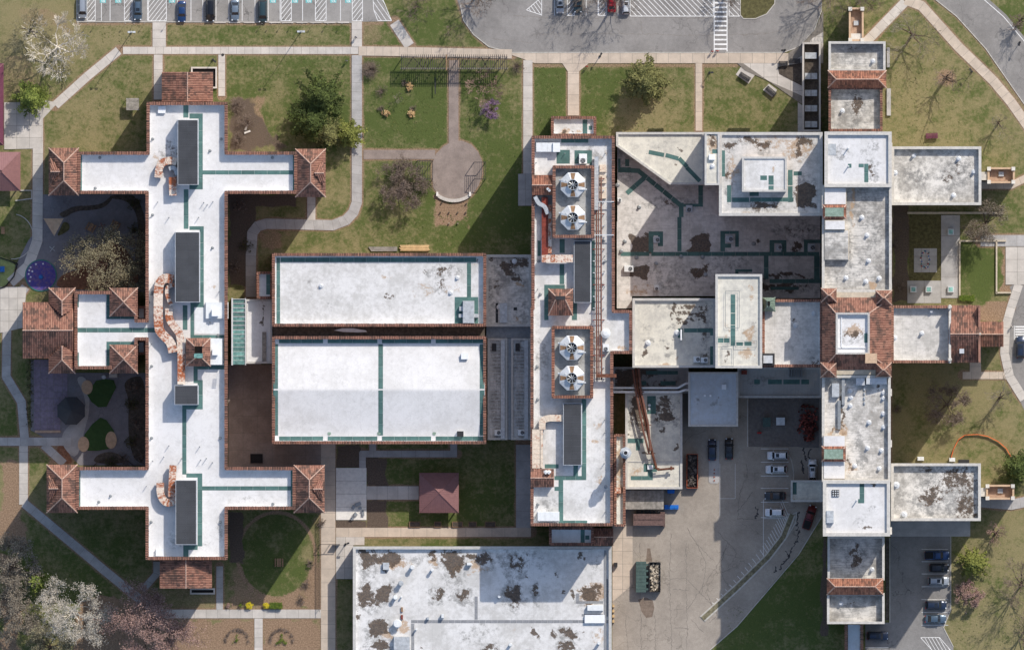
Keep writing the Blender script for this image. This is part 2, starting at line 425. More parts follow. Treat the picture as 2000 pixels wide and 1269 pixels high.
sheet('service_yard', [(1462,778),(1600,778),(1600,874),(1572,874),(1556,872),(1462,872)], 'yard_dark')
CR = random.Random(17)
def crack(pts, w=.05, m='crack_line', jit=1.6, step=4, name='crack', parent=None, z=None):
    b_ = MB(); P = []
    for (x0, y0), (x1, y1) in zip(pts, pts[1:]):
        n = max(1, int(math.hypot(x1-x0, y1-y0)/step))
        for k in range(n): P.append((x0+(x1-x0)*k/n+CR.uniform(-jit,jit), y0+(y1-y0)*k/n+CR.uniform(-jit,jit)))
    P.append(pts[-1]); A, B = offs(PP(P), w/2)
    for i in range(len(P)-1):
        k0, k1 = CR.uniform(.3,1.5), CR.uniform(.3,1.5); m0, m1 = (A[i]+B[i])/2, (A[i+1]+B[i+1])/2
        b_.add([(*(m0+(A[i]-m0)*k0), z), (*(m0+(B[i]-m0)*k0), z), (*(m1+(B[i+1]-m1)*k1), z), (*(m1+(A[i+1]-m1)*k1), z)], [(0,1,2,3)])
    b_.build(name, MT[m], parent)
sheet('driveway', [(1740,1015),(1895,1015),(1895,1047),(1740,1047)], 'concrete_grey')
def bed(name, pts, m, z, n=3, wob=1.5):
    q = list(pts)
    for _ in range(n):
        q2 = []
        for i in range(len(q)): (x0, y0), (x1, y1) = q[i], q[(i+1) % len(q)]; q2 += [(x0*.75+x1*.25, y0*.75+y1*.25), (x0*.25+x1*.75, y0*.25+y1*.75)]
        q = q2 if _ < 2 else q
    P = PP(q); P = P if area(P) > 0 else P[::-1]; o = mk(name, [(x, y, z) for x, y in P], [tuple(range(len(P)))], MT[m]); o['kind'] = 'structure'; return o
bed('planting_bed', [(285,382),(285,568),(268,560),(262,500),(270,460),(268,420),(250,392),(215,388),(215,380)], 'dark_soil', .058)
bed('planting_bed', [(115,418),(125,412),(145,402),(175,402),(200,398),(215,384),(222,386),(205,406),(178,411),(148,412),(128,425),(120,424)], 'dark_soil', .062)
bed('planting_bed', [(110,566),(112,545),(130,532),(160,525),(176,495),(195,476),(235,470),(268,520),(272,566)], 'leaf_mulch', .066)
bed('planting_bed', [(124,432),(135,436),(137,448),(122,458),(110,462),(118,446)], 'island_turf', .07)
bed('planting_bed', [(286,735),(286,905),(262,900),(252,860),(250,820),(252,780),(240,750),(256,735)], 'dark_soil', .058)
bed('planting_bed', [(180,905),(188,888),(215,880),(240,890),(248,905)], 'dark_soil', .06)
bed('planting_bed', [(108,872),(125,868),(138,890),(142,905),(120,905)], 'leaf_mulch', .062)
bed('play_path', [(146,735),(172,736),(176,800),(165,840),(150,900),(120,870),(122,840),(168,805),(165,770)], 'concrete_grey', .064)
# kerbs
kerb([(150,43),(700,44)]); kerb([(893,-20),(905,40),(925,68),(955,92),(1000,103),(1395,103)]); kerb([(1416,103),(1530,103),(1560,92),(1590,60),(1605,20)])
kerb([(1446,-10),(1446,30),(1452,37),(1475,37),(1497,28),(1513,8),(1514,-10)]); kerb([(1826,-1),(1868,32),(1925,95),(1970,160),(2003,207)])
kerb([(1738,1215),(1738,1050)]); kerb([(1857,1047),(1857,1190),(1843,1225),(1862,1262)])
# painted markings
L = [(x, -5, x, 41) for x in (150,170,186,198,215,243,258,290,325,347,373,396,422,447,473,498,524,547,569,591,616,637,665)]
marks(L, zt+.003, top_lot); 
for a, b in ((170,186),(243,258),(288,325),(549,569),(616,637),(688,708)): hatch([(a,-8),(b,-8),(b,41),(a,41)], -52 if a < 700 else 60, 6.5, zt+.006, top_lot)
hatch([(728,-8),(745,-8),(760,30),(765,41),(738,41),(730,20)], 55, 8, zt+.006, top_lot)
for x in (201,231,336,533,576,603,651,680):      # accessible bay symbols: a seated figure with wheel
    b = MB(); z = zt+.006; b.add([W(x-6,-3,z),W(x-6,6,z),W(x+6,6,z),W(x+6,-3,z)], [(0,1,2,3)]); b.build('bay_symbol_field', MT['blue_paint'], top_lot)
    b = MB(); z += .004
    q = arc(x, 2, 2.6, 2.6, -60, 200, 8)
    for i in range(8): P = PP([q[i], q[i+1]]); A, B = offs(P, .06); b.add([(*A[0],z),(*B[0],z),(*B[1],z),(*A[1],z)], [(0,1,2,3)])
    for l in ((x-.5,-3,x-.5,1),(x-.5,1,x+2.5,1),(x+2.5,1,x+3.6,5),(x-.5,-1,x+2,-1)):
        P = PP([l[:2], l[2:]]); A, B = offs(P, .06); z2 = z+.001; b.add([(*A[0],z2),(*B[0],z2),(*B[1],z2),(*A[1],z2)], [(0,1,2,3)])
    b.build('wheelchair_symbol', MT['white_paint'], top_lot)
marks([(x, -5, x, 31) for x in (1058,1083,1108,1122,1145,1168,1184,1207)], zl+.003, loop)
hatch([(1028,20),(1040,10),(1058,-5),(1058,30)], 55, 6, zl+.006, loop); hatch([(1108,-5),(1122,-5),(1122,31),(1108,31)], -52, 6.5, zl+.006, loop)
hatch([(1169,-5),(1184,-5),(1184,31),(1169,31)], -52, 6.5, zl+.006, loop)
hatch([(1231,-5),(1393,-5),(1393,32),(1231,32)], 46, 7.6, zl+.006, loop, 1.2); hatch([(1424,-5),(1446,-5),(1446,32),(1424,32)], 46, 7.6, zl+.006, loop, 1.2)
marks([(1395,-20,1395,101),(1420,-20,1420,101)], zl+.006, loop, 1.8); marks([(1396,y,1419,y) for y in range(-12, 100, 9)], zl+.003, loop, 3.2, name='crossing_bar')
marks([(1920,-2,1960,33),(1960,33,2003,84)], zn+.003, ne_road, 1.3)
marks([(1983,y,2003,y) for y in range(638, 664, 5)], ze+.003, e_road, 2.6, name='crossing_bar'); marks([(1981,636,1981,664)], ze+.005, e_road, 1.3)
for q in ([(1310,1040),(1308,1140),(1312,1269)],[(1340,1060),(1342,1269)],[(1310,1130),(1340,1128),(1390,1180)],[(1342,1190),(1400,1105),(1425,1060)],[(1420,1060),(1405,1110),(1425,1150)],[(1441,1012),(1446,960),(1460,925),(1457,905)],[(1441,1012),(1475,1015),(1500,1012)],
          [(1250,1060),(1252,1269)],[(1222,1200),(1226,1269)],[(1342,1030),(1380,1100),(1370,1160)],[(1395,1030),(1440,1080),(1420,1110)],[(1315,1150),(1345,1152)],[(1315,1190),(1335,1188)],[(1315,1225),(1345,1228)],[(1360,1060),(1395,1095)],[(1280,1200),(1280,1269)],[(1330,870),(1352,850),(1380,840)],[(1440,1000),(1470,960)],[(1380,1160),(1400,1200),(1385,1215)],[(1350,1210),(1375,1235)]):
    crack(q, .11, parent=yard, z=zy+.002)
for q in ([(1476,990),(1480,1000),(1474,1012)],[(1560,1000),(1556,1015),(1558,1035)],[(1562,1035),(1556,1055),(1546,1072),(1540,1090),(1528,1100),(1522,1112)],[(1517,1104),(1512,1118)],[(1583,875),(1580,890),(1584,905),(1578,918)],[(1572,860),(1570,880),(1574,900)],[(1566,900),(1570,925)],[(1540,1085),(1534,1075)]):
    crack(q, .28, 'tar', 2.6, 2.2, 'tar_seal', yard, zy+.0025)
def blot(pts, z, m, parent, name='stain'): 
    b_ = MB(); P = PP(pts); P = P if area(P) > 0 else P[::-1]; b_.add([(x, y, z) for x, y in P], [tuple(range(len(P)))]); b_.build(name, MT[m], parent)
blot([(1246,1170),(1262,1166),(1275,1172),(1278,1186),(1274,1204),(1262,1206),(1252,1192),(1250,1182)], zy+.0022, 'wet_stain', yard); blot([(1264,1070),(1270,1070),(1274,1096),(1262,1096)], zy+.0022, 'wet_stain', yard)
for q in ([(1000,30),(1100,38),(1250,34),(1390,36)],[(1040,68),(1200,66),(1380,70),(1500,66)],[(905,30),(960,76),(1040,84)],[(1450,70),(1540,60),(1580,20)],[(1250,40),(1255,66)],[(1480,66),(1490,100)]): crack(q, .07, parent=loop, z=zl+.001)
marks([(1486,y,1540,y) for y in (876,902,929,953,980,1010)], zy+.003, yard, 1.0)
marks([(1406,905,1406,1007),(1436,905,1436,973),(1406,973,1436,973),(1460,780,1460,872)], zy+.003, yard, .6)
def islandline(t):   # yard island centre line
    P = [(1372,1210),(1440,1145),(1500,1086),(1530,1048),(1545,1005)]
    t *= len(P)-1; i = min(int(t), len(P)-2); f = t-i; return (P[i][0]+(P[i+1][0]-P[i][0])*f, P[i][1]+(P[i+1][1]-P[i][1])*f)
LL = []
for k in range(28):
    x, y = islandline(.1+.86*k/27); LL.append((x-2, y-3, x-4-8*(k/27)-4, y-8-30*(k/27)**1.5))
marks(LL, zy+.003, yard, .9); marks([(1491,1090,1491,975),(1491,1012,1546,1012)], zy+.006, yard, .8)
marks([(1800,y,1852,y) for y in (1072,1096,1120,1145,1170,1195,1220)], zs+.003, se_lot, .9); marks([(1690,1264,1735,1264)], zs+.003, se_lot, .9)
hatch([(1798,1244),(1835,1244),(1862,1275),(1826,1275)], 60, 6, zs+.006, se_lot)
# concrete and brown paths, slab by slab
path([(240,99),(700,99)], 14); path([(232,99),(170,150),(108,206)], 17, 24); path([(311,43),(311,92)], 26, 16); path([(309,107),(309,195)], 17)
path([(433,107),(433,188)], 13); path([(74,225),(74,300),(73,470),(55,520),(20,552)], 20, 24); plaza([(8,200),(82,200),(82,290),(8,292)], 24, 24, 'concrete'); plaza([(82,196),(114,200),(82,234)], 24, 24, 'concrete')
path([(697,42),(697,92)], 20); path([(697,108),(697,395),(690,415),(676,430),(650,440),(520,437),(503,442),(493,455),(490,500),(490,580)], 20, 18, 'concrete_grey')
path([(608,384),(608,430)], 16); path([(700,100),(780,101),(1000,106)], 18, 16, 'concrete_warm'); path([(770,44),(800,90)], 20, 16)
path([(710,302),(850,302)], 18, 400, 'brown_pave'); path([(886,118),(886,285)], 19, 400, 'brown_pave')
plaza([(845,318),(852,300),(866,286),(884,276),(902,275),(920,282),(934,297),(942,316),(942,340),(935,362),(920,384),(888,390),(858,384),(846,366),(844,340)], 999, 999, 'brown_pave', worn=True)
plaza([(1000,104),(1540,104),(1540,124),(1045,124),(1000,108)], 23, 20, 'concrete_warm', name='pavement')
path([(1031,118),(1031,340)], 18, 24); plaza([(1012,340),(1041,338),(1041,402),(1012,402)], 15, 30, 'concrete_grey'); path([(1120,124),(1120,226)], 22, 20, 'concrete_warm')
plaza([(1098,124),(1150,124),(1131,140),(1109,140)], 60, 60, 'concrete_warm'); path([(1365,124),(1365,256)], 13, 18, 'concrete_warm')
plaza([(1608,20),(1608,86),(1540,125),(1540,103),(1562,90),(1592,58)], 24, 24); plaza([(1608,86),(1608,124),(1540,124.5)], 24, 24); plaza([(1440,124),(1570,124),(1570,205),(1563,202),(1500,158),(1455,138)], 27, 27); plaza([(1558,200),(1570,208),(1570,258),(1558,258)],12,25)
path([(1690,84),(1768,4)], 18, 18); path([(1768,0),(1800,12),(1872,92),(1940,158),(1975,200),(2010,250)], 19, 20, 'concrete_warm')
path([(1915,362),(1975,362),(2010,345)], 14, 16, 'concrete_warm'); path([(1915,470),(2010,470)], 22, 22, 'concrete_grey')
path([(1905,676),(1905,0+735)], 22, 18, 'concrete_warm', worn=False); path([(1880,733),(1968,733)], 14, 18, 'concrete_warm')
path([(1990,555),(1975,600),(1964,640),(1962,690),(1972,735),(2000,780)], 17, 18, 'concrete'); path([(1915,980),(1975,985),(2010,978)], 20, 18, 'concrete_grey')
plaza([(1964,482),(2010,482),(2010,556),(1964,556)], 22, 22, 'concrete')
path([(50,560),(14,610),(12,735),(42,785),(48,855)], 17, 22, 'concrete_grey'); plaza([(0,560),(52,560),(45,640),(0,650)], 20, 20, 'concrete')
path([(-10,862),(140,862)], 16, 24, 'concrete_grey'); path([(46,862),(46,985)], 17, 20); path([(85,868),(125,905)], 16, 22, 'concrete_grey')
path([(47,982),(120,1043),(200,1110),(298,1190)], 17, 26, 'concrete_grey'); path([(290,1198),(628,1198)], 17, 22); path([(306,1096),(306,1120),(278,1152)], 13, 20, 'concrete_grey')
path([(429,1105),(429,1190)], 13, 20, 'concrete_grey'); path([(505,1207),(505,1300)], 16, 20); path([(641,866),(641,1300)], 28, 28, 'concrete_warm')
plaza([(656,913),(716,913),(716,1015),(656,1015)], 60, 25, 'concrete_white'); path([(716,962),(818,962)], 26, 22, 'concrete'); path([(708,882),(708,913)], 13, 20, 'concrete_grey')
path([(703,886),(893,886)], 13, 26, 'concrete_grey'); path([(728,866),(728,880)], 13, 20, 'concrete_grey'); path([(886,866),(886,880)], 13, 20, 'concrete_grey')
path([(656,1039),(1037,1039)], 18, 26, 'concrete_warm'); path([(1022,868),(1022,1030)], 28, 30, 'concrete_grey'); plaza([(656,1048),(712,1048),(712,1064),(656,1064)], 22, 22); plaza([(656,1064),(690,1064),(690,1130),(656,1130)], 22, 22)
plaza([(532,866),(628,866),(628,912),(532,912)], 32, 24, 'brown_court', name='courtyard_paving'); court, _ = plaza([(446,712),(532,712),(532,912),(446,912)], 28, 34, 'brown_court', name='courtyard_paving')
plaza([(66,702),(112,702),(118,730),(118,840),(66,840)], 13, 13, 'purple_pave', name='courtyard_paving')
plaza([(112,728),(132,730),(132,775),(118,790),(112,780)], 13, 13, 'purple_pave', name='courtyard_paving')
plaza([(1196,1026),(1236,1026),(1236,1140),(1196,1175)], 20, 23, 'concrete_warm', name='pavement')
path([(495,585),(495,712)], 30, 20, 'concrete_grey', worn=False); path([(1733,1050),(1733,1210)], 6, 30, 'dark_soil', worn=False)
# a round plaza of terrace garden at the east court
sheet('planting_bed', [(1776,420),(1838,420),(1838,548),(1776,548)], 'island_turf')
plaza([(1838,420),(1875,420),(1875,582),(1838,582)], 37, 40, 'concrete_grey', name='garden_terrace'); plaza([(1772,548),(1838,548),(1838,592),(1772,592)], 33, 44, 'concrete_grey', name='garden_terrace')
plaza([(1785,485),(1830,485),(1830,532),(1785,532)], 15, 15, 'concrete_grey', name='garden_terrace')

# the ground itself: one sheet, fine where the picture looks; a mask attribute drives the nodes
t = NT('ground', .95, 0, .15); a = t.attr('mask'); sp = t.n('SeparateColor'); t.L(a.outputs['Color'], sp.inputs[0])
n1 = t.noise(.35, 5, .65); n2 = t.noise(3.2, 5, .75); n3 = t.noise(9, 3, .7); n4 = t.noise(1.3, 4, .7)
f = t.ramp(t.math('ADD', sp.outputs[0], t.math('MULTIPLY_ADD', n1, 1.0, t.math('MULTIPLY_ADD', n4, 1.1, -1.01))), .2, .8)
c = t.mix(f, srgb(140,131,96), srgb(86,98,53))
c = t.mix(t.math('MULTIPLY', t.ramp(t.math('SUBTRACT', n4, t.math('MULTIPLY', f, .1)), .52, .72), .5), c, srgb(158,148,108))
s_ = t.ramp(t.math('ADD', sp.outputs[1], t.math('MULTIPLY_ADD', n1, .5, t.math('MULTIPLY_ADD', n2, .5, -.5))), .3, .7)
c = t.mix(s_, c, t.mix(t.ramp(n2, .2, .8), srgb(128,104,84), srgb(166,142,118)))
d_ = t.ramp(t.math('ADD', sp.outputs[2], t.math('MULTIPLY_ADD', n2, .8, -.4)), .35, .65)
c = t.mix(d_, c, t.mix(n2, srgb(78,68,60), srgb(120,106,94)))
c = t.mul(c, t.math('MULTIPLY', t.ramp(n2, .2, .8, .82, 1.16), t.ramp(n3, .2, .8, .66, 1.32)))
t.bump(n3, .6, .12); t.out(c)
def ground():
    st = 2.7
    fx = np.arange(-40, 2041, st); fy = np.arange(-40, 1311, st)
    far = np.array([-30000, -8000, -2500, -700]); xs = np.concatenate([far, fx, 2000-far[::-1]]); ys = np.concatenate([far, fy, 1269-far[::-1]])
    PX, PY = np.meshgrid(xs, ys); sh = PX.shape; x = PX.ravel(); y = PY.ravel()
    lush = .35+.0*x; soil = 0*x; dark = 0*x
    def el(cx, cy, rx, ry): return np.clip(1.6-np.hypot((x-cx)/rx, (y-cy)/ry)*1.1, 0, 1)
    for cx, cy, rx, ry, v in ((480,170,190,90,.6),(820,230,190,200,.95),(950,380,130,150,.9),(1080,180,50,70,.95),(1190,190,80,70,.95),(1450,190,110,80,.55),(1260,230,60,60,-.1),
        (250,170,60,60,.5),(170,250,110,60,.15),(480,70,200,30,.55),(860,50,90,45,.7),(1840,260,140,130,.2),(1850,820,140,120,.1),(1920,1150,120,160,.12),(1912,520,45,60,1.1),
        (160,1060,150,110,.7),(540,1085,80,90,1.0),(870,960,160,90,.8),(1510,1200,150,140,.9),(1700,20,70,40,.5),(30,470,60,60,.6),(20,800,40,90,.5),(860,1055,160,10,.4),
        (90,60,130,60,-.2),(1985,30,40,60,.8),(1850,1130,30,140,.0),(690,370,120,110,.55),(560,340,90,90,.3),(130,980,150,60,.2),(700,450,150,40,.5),(220,60,90,30,.0)):
        m = el(cx, cy, rx, ry); lush = lush*(1-m)+v*m
    W1 = fbm(x, y, 60, 5); lush = lush + (W1-.5)*.8+(fbm(x, y, 18, 55)-.5)*.5
    def paint(arr, pts, v=1., fe=6):
        if len(pts) == 4 and isinstance(pts, tuple): pts = R(*pts)
        ins = inpoly(x, y, pts); d = dseg(x, y, pts, True); wob = (fbm(x, y, 22, 11)-.5)*fe*3
        sd = np.where(ins, d, -d)+wob; k = np.clip(sd/fe+.5, 0, 1)*v; return np.maximum(arr, k)
    # leaf litter, bare soil
    for p in ((150,1165,300,1300),(215,1208,500,1300),(512,1208,628,1300),(512,1165,630,1192),(600,1110,630,1190),(850,388,915,440),(0,900,50,1060),(0,1080,40,1300),
              (120,520,215,565),(1950,480,1985,575),(1885,590,1960,625),(100,868,140,905)):
        soil = paint(soil, p, .85, 12)
    dark = paint(dark, [(448,190),(490,190),(520,240),(570,292),(448,292)], .62, 12)
    for p in ((448,190,520,290),(450,1100,640,1196),(1575,200,1602,258),(505,450,560,490)): soil = paint(soil, p, .6, 14)
    for p in ((0,100,60,200),(40,20,140,60),(700,50,760,92),(600,1000,630,1180),(290,1150,420,1190),(1740,540,1775,595)): soil = paint(soil, p, .45, 14)
    e = np.hypot((x-540)/72, (y-1085)/80); ring = np.clip(1-np.abs(e-1.06)/.1, 0, 1)*(y > 990); soil = np.maximum(soil, ring*.9); soil = np.where(e < .97, np.minimum(soil, .15)+.22*np.clip((fbm(x, y, 26, 61)-.5)*5, 0, 1), soil); lush = np.where(e < .97, lush-.45*np.clip((fbm(x, y, 34, 66)-.42)*4, 0, 1), lush)
    e = np.hypot((x-1855)/45, (y-158)/38)
    soil = np.maximum(soil, np.clip(1.6-np.hypot((x-1848)/18, (y-152)/16), 0, 1)*.8)
    for pts, hw in PATH_LINES:
        bb = (x > min(p[0] for p in pts)-40) & (x < max(p[0] for p in pts)+40) & (y > min(p[1] for p in pts)-40) & (y < max(p[1] for p in pts)+40)
        d = dseg(x[bb], y[bb], pts)-hw; k = np.clip(1-d/(4+9*fbm(x[bb], y[bb], 30, 77)), 0, 1)*.75; soil[bb] = np.maximum(soil[bb], k)
    for q in ([(150,46),(745,46)], [(893,0),(905,40),(925,68),(955,95)], [(1045,128),(1440,128)], [(1826,0),(1868,32),(1925,95),(1970,160),(2000,205)], [(1740,400),(1740,1015)]):
        d = dseg(x, y, q); soil = np.maximum(soil, np.clip(1.2-d/9, 0, 1)*.6)
    # dark mulch beds
    for p in ((716,893,757,950),(656,868,702,912),(716,976,757,1031),(656,1016,716,1031),(1744,400,1775,590),(1605,1045,1617,1240),(246,730,286,908),(446,378,500,560),(1566,160,1604,258),(446,1000,475,1100),(446,380,580,405)):
        dark = paint(dark, p, .85, 5)
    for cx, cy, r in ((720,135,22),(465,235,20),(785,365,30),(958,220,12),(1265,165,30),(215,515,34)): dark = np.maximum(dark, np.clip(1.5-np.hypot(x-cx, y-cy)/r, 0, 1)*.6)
    n = len(x); co = np.zeros((n, 3), np.float32); co[:, 0] = (x-1000)*S; co[:, 1] = (634.5-y)*S
    inner = (x > -50) & (x < 2050) & (y > -50) & (y < 1320); co[:, 2] = np.where(inner, (fbm(x, y, 40, 3)-.5)*.02-.012, -.02)
    h, w = sh; i = np.arange(h*w).reshape(h, w); q = np.stack([i[:-1, :-1], i[1:, :-1], i[1:, 1:], i[:-1, 1:]], -1).reshape(-1, 4)
    me = grid_mesh('ground', co, q, np.stack([lush*.5+.25, soil, dark], 1)); me.materials.append(MT['ground'])
    o = link('ground', me); o['kind'] = 'structure'
def grid_mesh(name, co, q, mask):
    me = bpy.data.meshes.new(name); n = len(co); me.vertices.add(n); me.vertices.foreach_set('co', co.astype(np.float32).ravel())
    me.loops.add(q.size); me.loops.foreach_set('vertex_index', q.ravel().astype(np.int32)); me.polygons.add(len(q))
    me.polygons.foreach_set('loop_start', np.arange(0, q.size, 4, dtype=np.int32))
    me.update(calc_edges=True); a = me.color_attributes.new('mask', 'FLOAT_COLOR', 'POINT')
    c = np.ones((n, 4), np.float32); c[:, :3] = np.clip(mask, 0, 1); a.data.foreach_set('color', c.ravel()); return me
ground()
# ---------------------------------------------------------------- buildings
def roof_mask(x, y, stains):
    x = x+(fbm(x, y, 15, 91, 4)-.5)*26; y = y+(fbm(x, y, 15, 191, 4)-.5)*26
    m = [0*x, 0*x, 0*x]
    for s in stains:
        ch, cx, cy, rx, ry = s[:5]; v = s[5] if len(s) > 5 else .85; box = len(s) > 6
        if box:
            d = np.maximum(np.abs(x-cx)-rx, np.abs(y-cy)-ry); k = np.clip(.6-d/8, 0, 1)*v
        else: k = np.clip(1.45-np.hypot((x-cx)/rx, (y-cy)/ry)*.85, 0, 1)*v
        m[ch] = np.maximum(m[ch], k)
        if ch == 0 and rx*ry > 60 and not box: m[2] = np.maximum(m[2], np.clip(1.5-np.hypot((x-cx)/rx, (y-cy-ry*.3)/ry)*.6, 0, .55))
    return np.stack(m, 1)
def surface(name, poly, zf, m, parent, stains=(), st=3.0):
    """flat or folded roof membrane as a fine sheet; its border lies inside the parapet"""
    xs = [p[0] for p in poly]; ys = [p[1] for p in poly]
    gx = np.linspace(min(xs), max(xs), max(2, int((max(xs)-min(xs))/st)+1)); gy = np.linspace(min(ys), max(ys), max(2, int((max(ys)-min(ys))/st)+1))
    gx = np.unique(np.concatenate([gx, xs])); gy = np.unique(np.concatenate([gy, ys]))
    PX, PY = np.meshgrid(gx, gy); x = PX.ravel(); y = PY.ravel(); h, w = PX.shape
    i = np.arange(h*w).reshape(h, w); q = np.stack([i[:-1, :-1], i[1:, :-1], i[1:, 1:], i[:-1, 1:]], -1).reshape(-1, 4)
    q = q[inpoly(x[q].mean(1), y[q].mean(1), poly)]
    u = np.unique(q); rm = np.zeros(h*w, int); rm[u] = np.arange(len(u)); q = rm[q]; x = x[u]; y = y[u]
    z = np.array([zf(a, b) for a, b in zip(x, y)]) if callable(zf) else np.full(len(x), zf)
    g = org(parent); co = np.stack([(x-1000)*S-g.x, (634.5-y)*S-g.y, z-g.z], 1)
    me = grid_mesh(name, co, q, roof_mask(x, y, stains)); me.materials.append(MT[m]); return link(name, me, parent)
def ribs(P, z, w, m, parent, pitch=.36, h=.13, name='coping', closed=True):
    """clay tiles laid across the top of a wall; P world centre line"""
    b = MB(); n = len(P)
    for i in range(n if closed else n-1):
        a, c = Vector(P[i]), Vector(P[(i+1) % n]); L = (c-a).length; k = max(1, int(L/pitch)); d = (c-a)/L; q = Vector((-d.y, d.x))
        for j in range(k):
            p = a+d*(L*(j+.5)/k); r = L/k*.36; ww = w/2+rnd.uniform(-.02, .04); V = []
            for s_ in (-1, 1):
                for t_, zz in ((-1, 0), (-.5, h), (.5, h), (1, 0)): v = p+q*ww*s_+d*r*t_; V.append((v.x, v.y, z+zz))
            b.add(V, [(0,4,5,1), (1,5,6,2), (2,6,7,3), (0,1,2,3), (7,6,5,4)])
    o = b.build(name, MT[m], parent); o['kind'] = 'stuff'; return o
def ring(P, d0, d1, z0, z1, m, name, parent):
    A, B = inset(P, d0), inset(P, d1); n = len(A); V = [(x,y,z0) for x,y in A]+[(x,y,z1) for x,y in A]+[(x,y,z1) for x,y in B]+[(x,y,z0) for x,y in B]
    F = []
    for i in range(n):
        j = (i+1) % n; F += [(i,j,n+j,n+i), (n+i,n+j,2*n+j,2*n+i), (2*n+i,2*n+j,3*n+j,3*n+i)]
    return mk(name, V, F, MT[m], parent)
def windows(P, z0, z1, parent):
    """window openings of all the storeys, joined: far too foreshortened to tell apart in the picture"""
    if area(P) < 0: P = P[::-1]
    b = MB(); n = len(P); fl = max(1, int((z1-z0)/3.7))
    for i in range(n):
        a, c = Vector(P[i]), Vector(P[(i+1) % n]); L = (c-a).length
        if L < 4: continue
        d = (c-a)/L; q = Vector((d.y, -d.x)); k = int(L/3.4)
        for j in range(k):
            p = a+d*(L*(j+.5)/k)
            for f_ in range(fl):
                zb = z0+1.0+f_*3.7; V = []
                for s_, t_ in ((-.6, 0), (.6, 0), (.6, 1.7), (-.6, 1.7)): v = p+d*s_+q*.012; V.append((v.x, v.y, zb+t_))
                b.add(V, [(0,1,2,3)])
    if b.F: b.build('window_panes', MT['window_glass'], parent)['kind'] = 'stuff'
PADZ = [0]
def pads(root, lst, z, m='teal', name='walkway_pad', th=.02, zf=None, piece=24):
    for r in lst:
        x0, y0, x1, y1 = r[:4]; L = max(x1-x0, y1-y0); n = max(1, round(L/piece)); PADZ[0] = (PADZ[0]+1) % 7
        zz = z+.012+.004*PADZ[0]; o = None
        for k in range(n):
            a, c = (k/n, (k+1)/n); g = .3 if n > 1 else 0
            q = (x0+(x1-x0)*a+(g if k else 0), y0, x0+(x1-x0)*c, y1) if x1-x0 > y1-y0 else (x0, y0+(y1-y0)*a+(g if k else 0), x1, y0+(y1-y0)*c)
            b = MB()
            if zf:
                V = [(X(u), Y(v), zf(u, v)+.03) for u, v in ((q[0],q[3]),(q[2],q[3]),(q[2],q[1]),(q[0],q[1]))]; b.add(V, [(0,1,2,3)])
            else: b.box(X(q[0]), Y(q[3]), zz-.01, X(q[2]), Y(q[1]), zz)
            b.build(name, MT[m], root)
def coat(P, H, ph, pw, cop, root, wall):
    b = MB(); Q = P if area(P) > 0 else P[::-1]; n = len(Q)
    b.add([(x,y,-.3) for x,y in Q]+[(x,y,H+ph) for x,y in Q], [(i,(i+1)%n,n+(i+1)%n,n+i) for i in range(n)])
    b.build('wall', MT[wall], root)
def building(name, label, cat, poly, H, ph=1.6, pw=.5, cop='tile', roof='roof_white', stains=(), wall='brick_wall', inner='roof_clean', pad=(), root=None, base=None, win=True, zf=None, padm='teal'):
    P = PP(poly)
    if root is None:
        c = (sum(p[0] for p in P)/len(P), sum(p[1] for p in P)/len(P)); root = thing(name, label, cat, (c[0], c[1], 0))
    z0 = -.3 if base is None else base
    b = MB(); Q = P if area(P) > 0 else P[::-1]; n = len(Q)
    b.add([(x,y,z0) for x,y in Q]+[(x,y,H+ph) for x,y in Q], [(i,(i+1)%n,n+(i+1)%n,n+i) for i in range(n)]); b.build('wall', MT[wall], root)
    A = inset(P, pw*.5); Bp = [(x/S+1000, 634.5-y/S) for x, y in A]
    surface('roof', Bp, zf or H, roof, root, stains)
    if ph > 0:
        ring(P, pw*.02, pw, H-.3, H+ph-.004, 'white' if inner == 'roof_clean' else inner, 'parapet', root)
        if cop in ('tile', 'tile_bright', 'tile_pale'):
            ring(P, -.06, pw+.04, H+ph, H+ph+.05, 'mortar', 'coping_bed', root); ribs(inset(P, pw/2), H+ph+.05, pw+.16, cop, root)
        elif cop:
            ring(P, -.08, pw+.06, H+ph, H+ph+.1, cop, 'coping', root)
    if win and H-z0 > 5: windows(P, max(0, z0), H, root)
    pads(root, pad, H, padm, zf=zf)
    return root
def penthouse(root, r, z0, h, top='dark_roof', wall='light_metal', lip=.25, name='penthouse'):
    p = bx(name, r, z0, z0+h, MT[wall], root)
    q = (r[0]+lip*4, r[1]+lip*4, r[2]-lip*8, r[3]-lip*4); W_, H_ = q[2]-q[0], q[3]-q[1]
    if top == 'dark_roof':
        nx = 2; ny = max(1, round(H_/12)); k = 0
        for i in range(nx):
            for j in range(ny):
                b = MB(); b.box(X(q[0]+W_*i/nx)+.005, Y(q[1]+H_*(j+1)/ny)+.005, z0+h+.001, X(q[0]+W_*(i+1)/nx)-.005, Y(q[1]+H_*j/ny)-.005, z0+h+.05); b.build('roof_panel', MT[top], p)
    else:
        bx('roof_panel', q, z0+h+.001, z0+h+.05, MT[top], p)
    return p
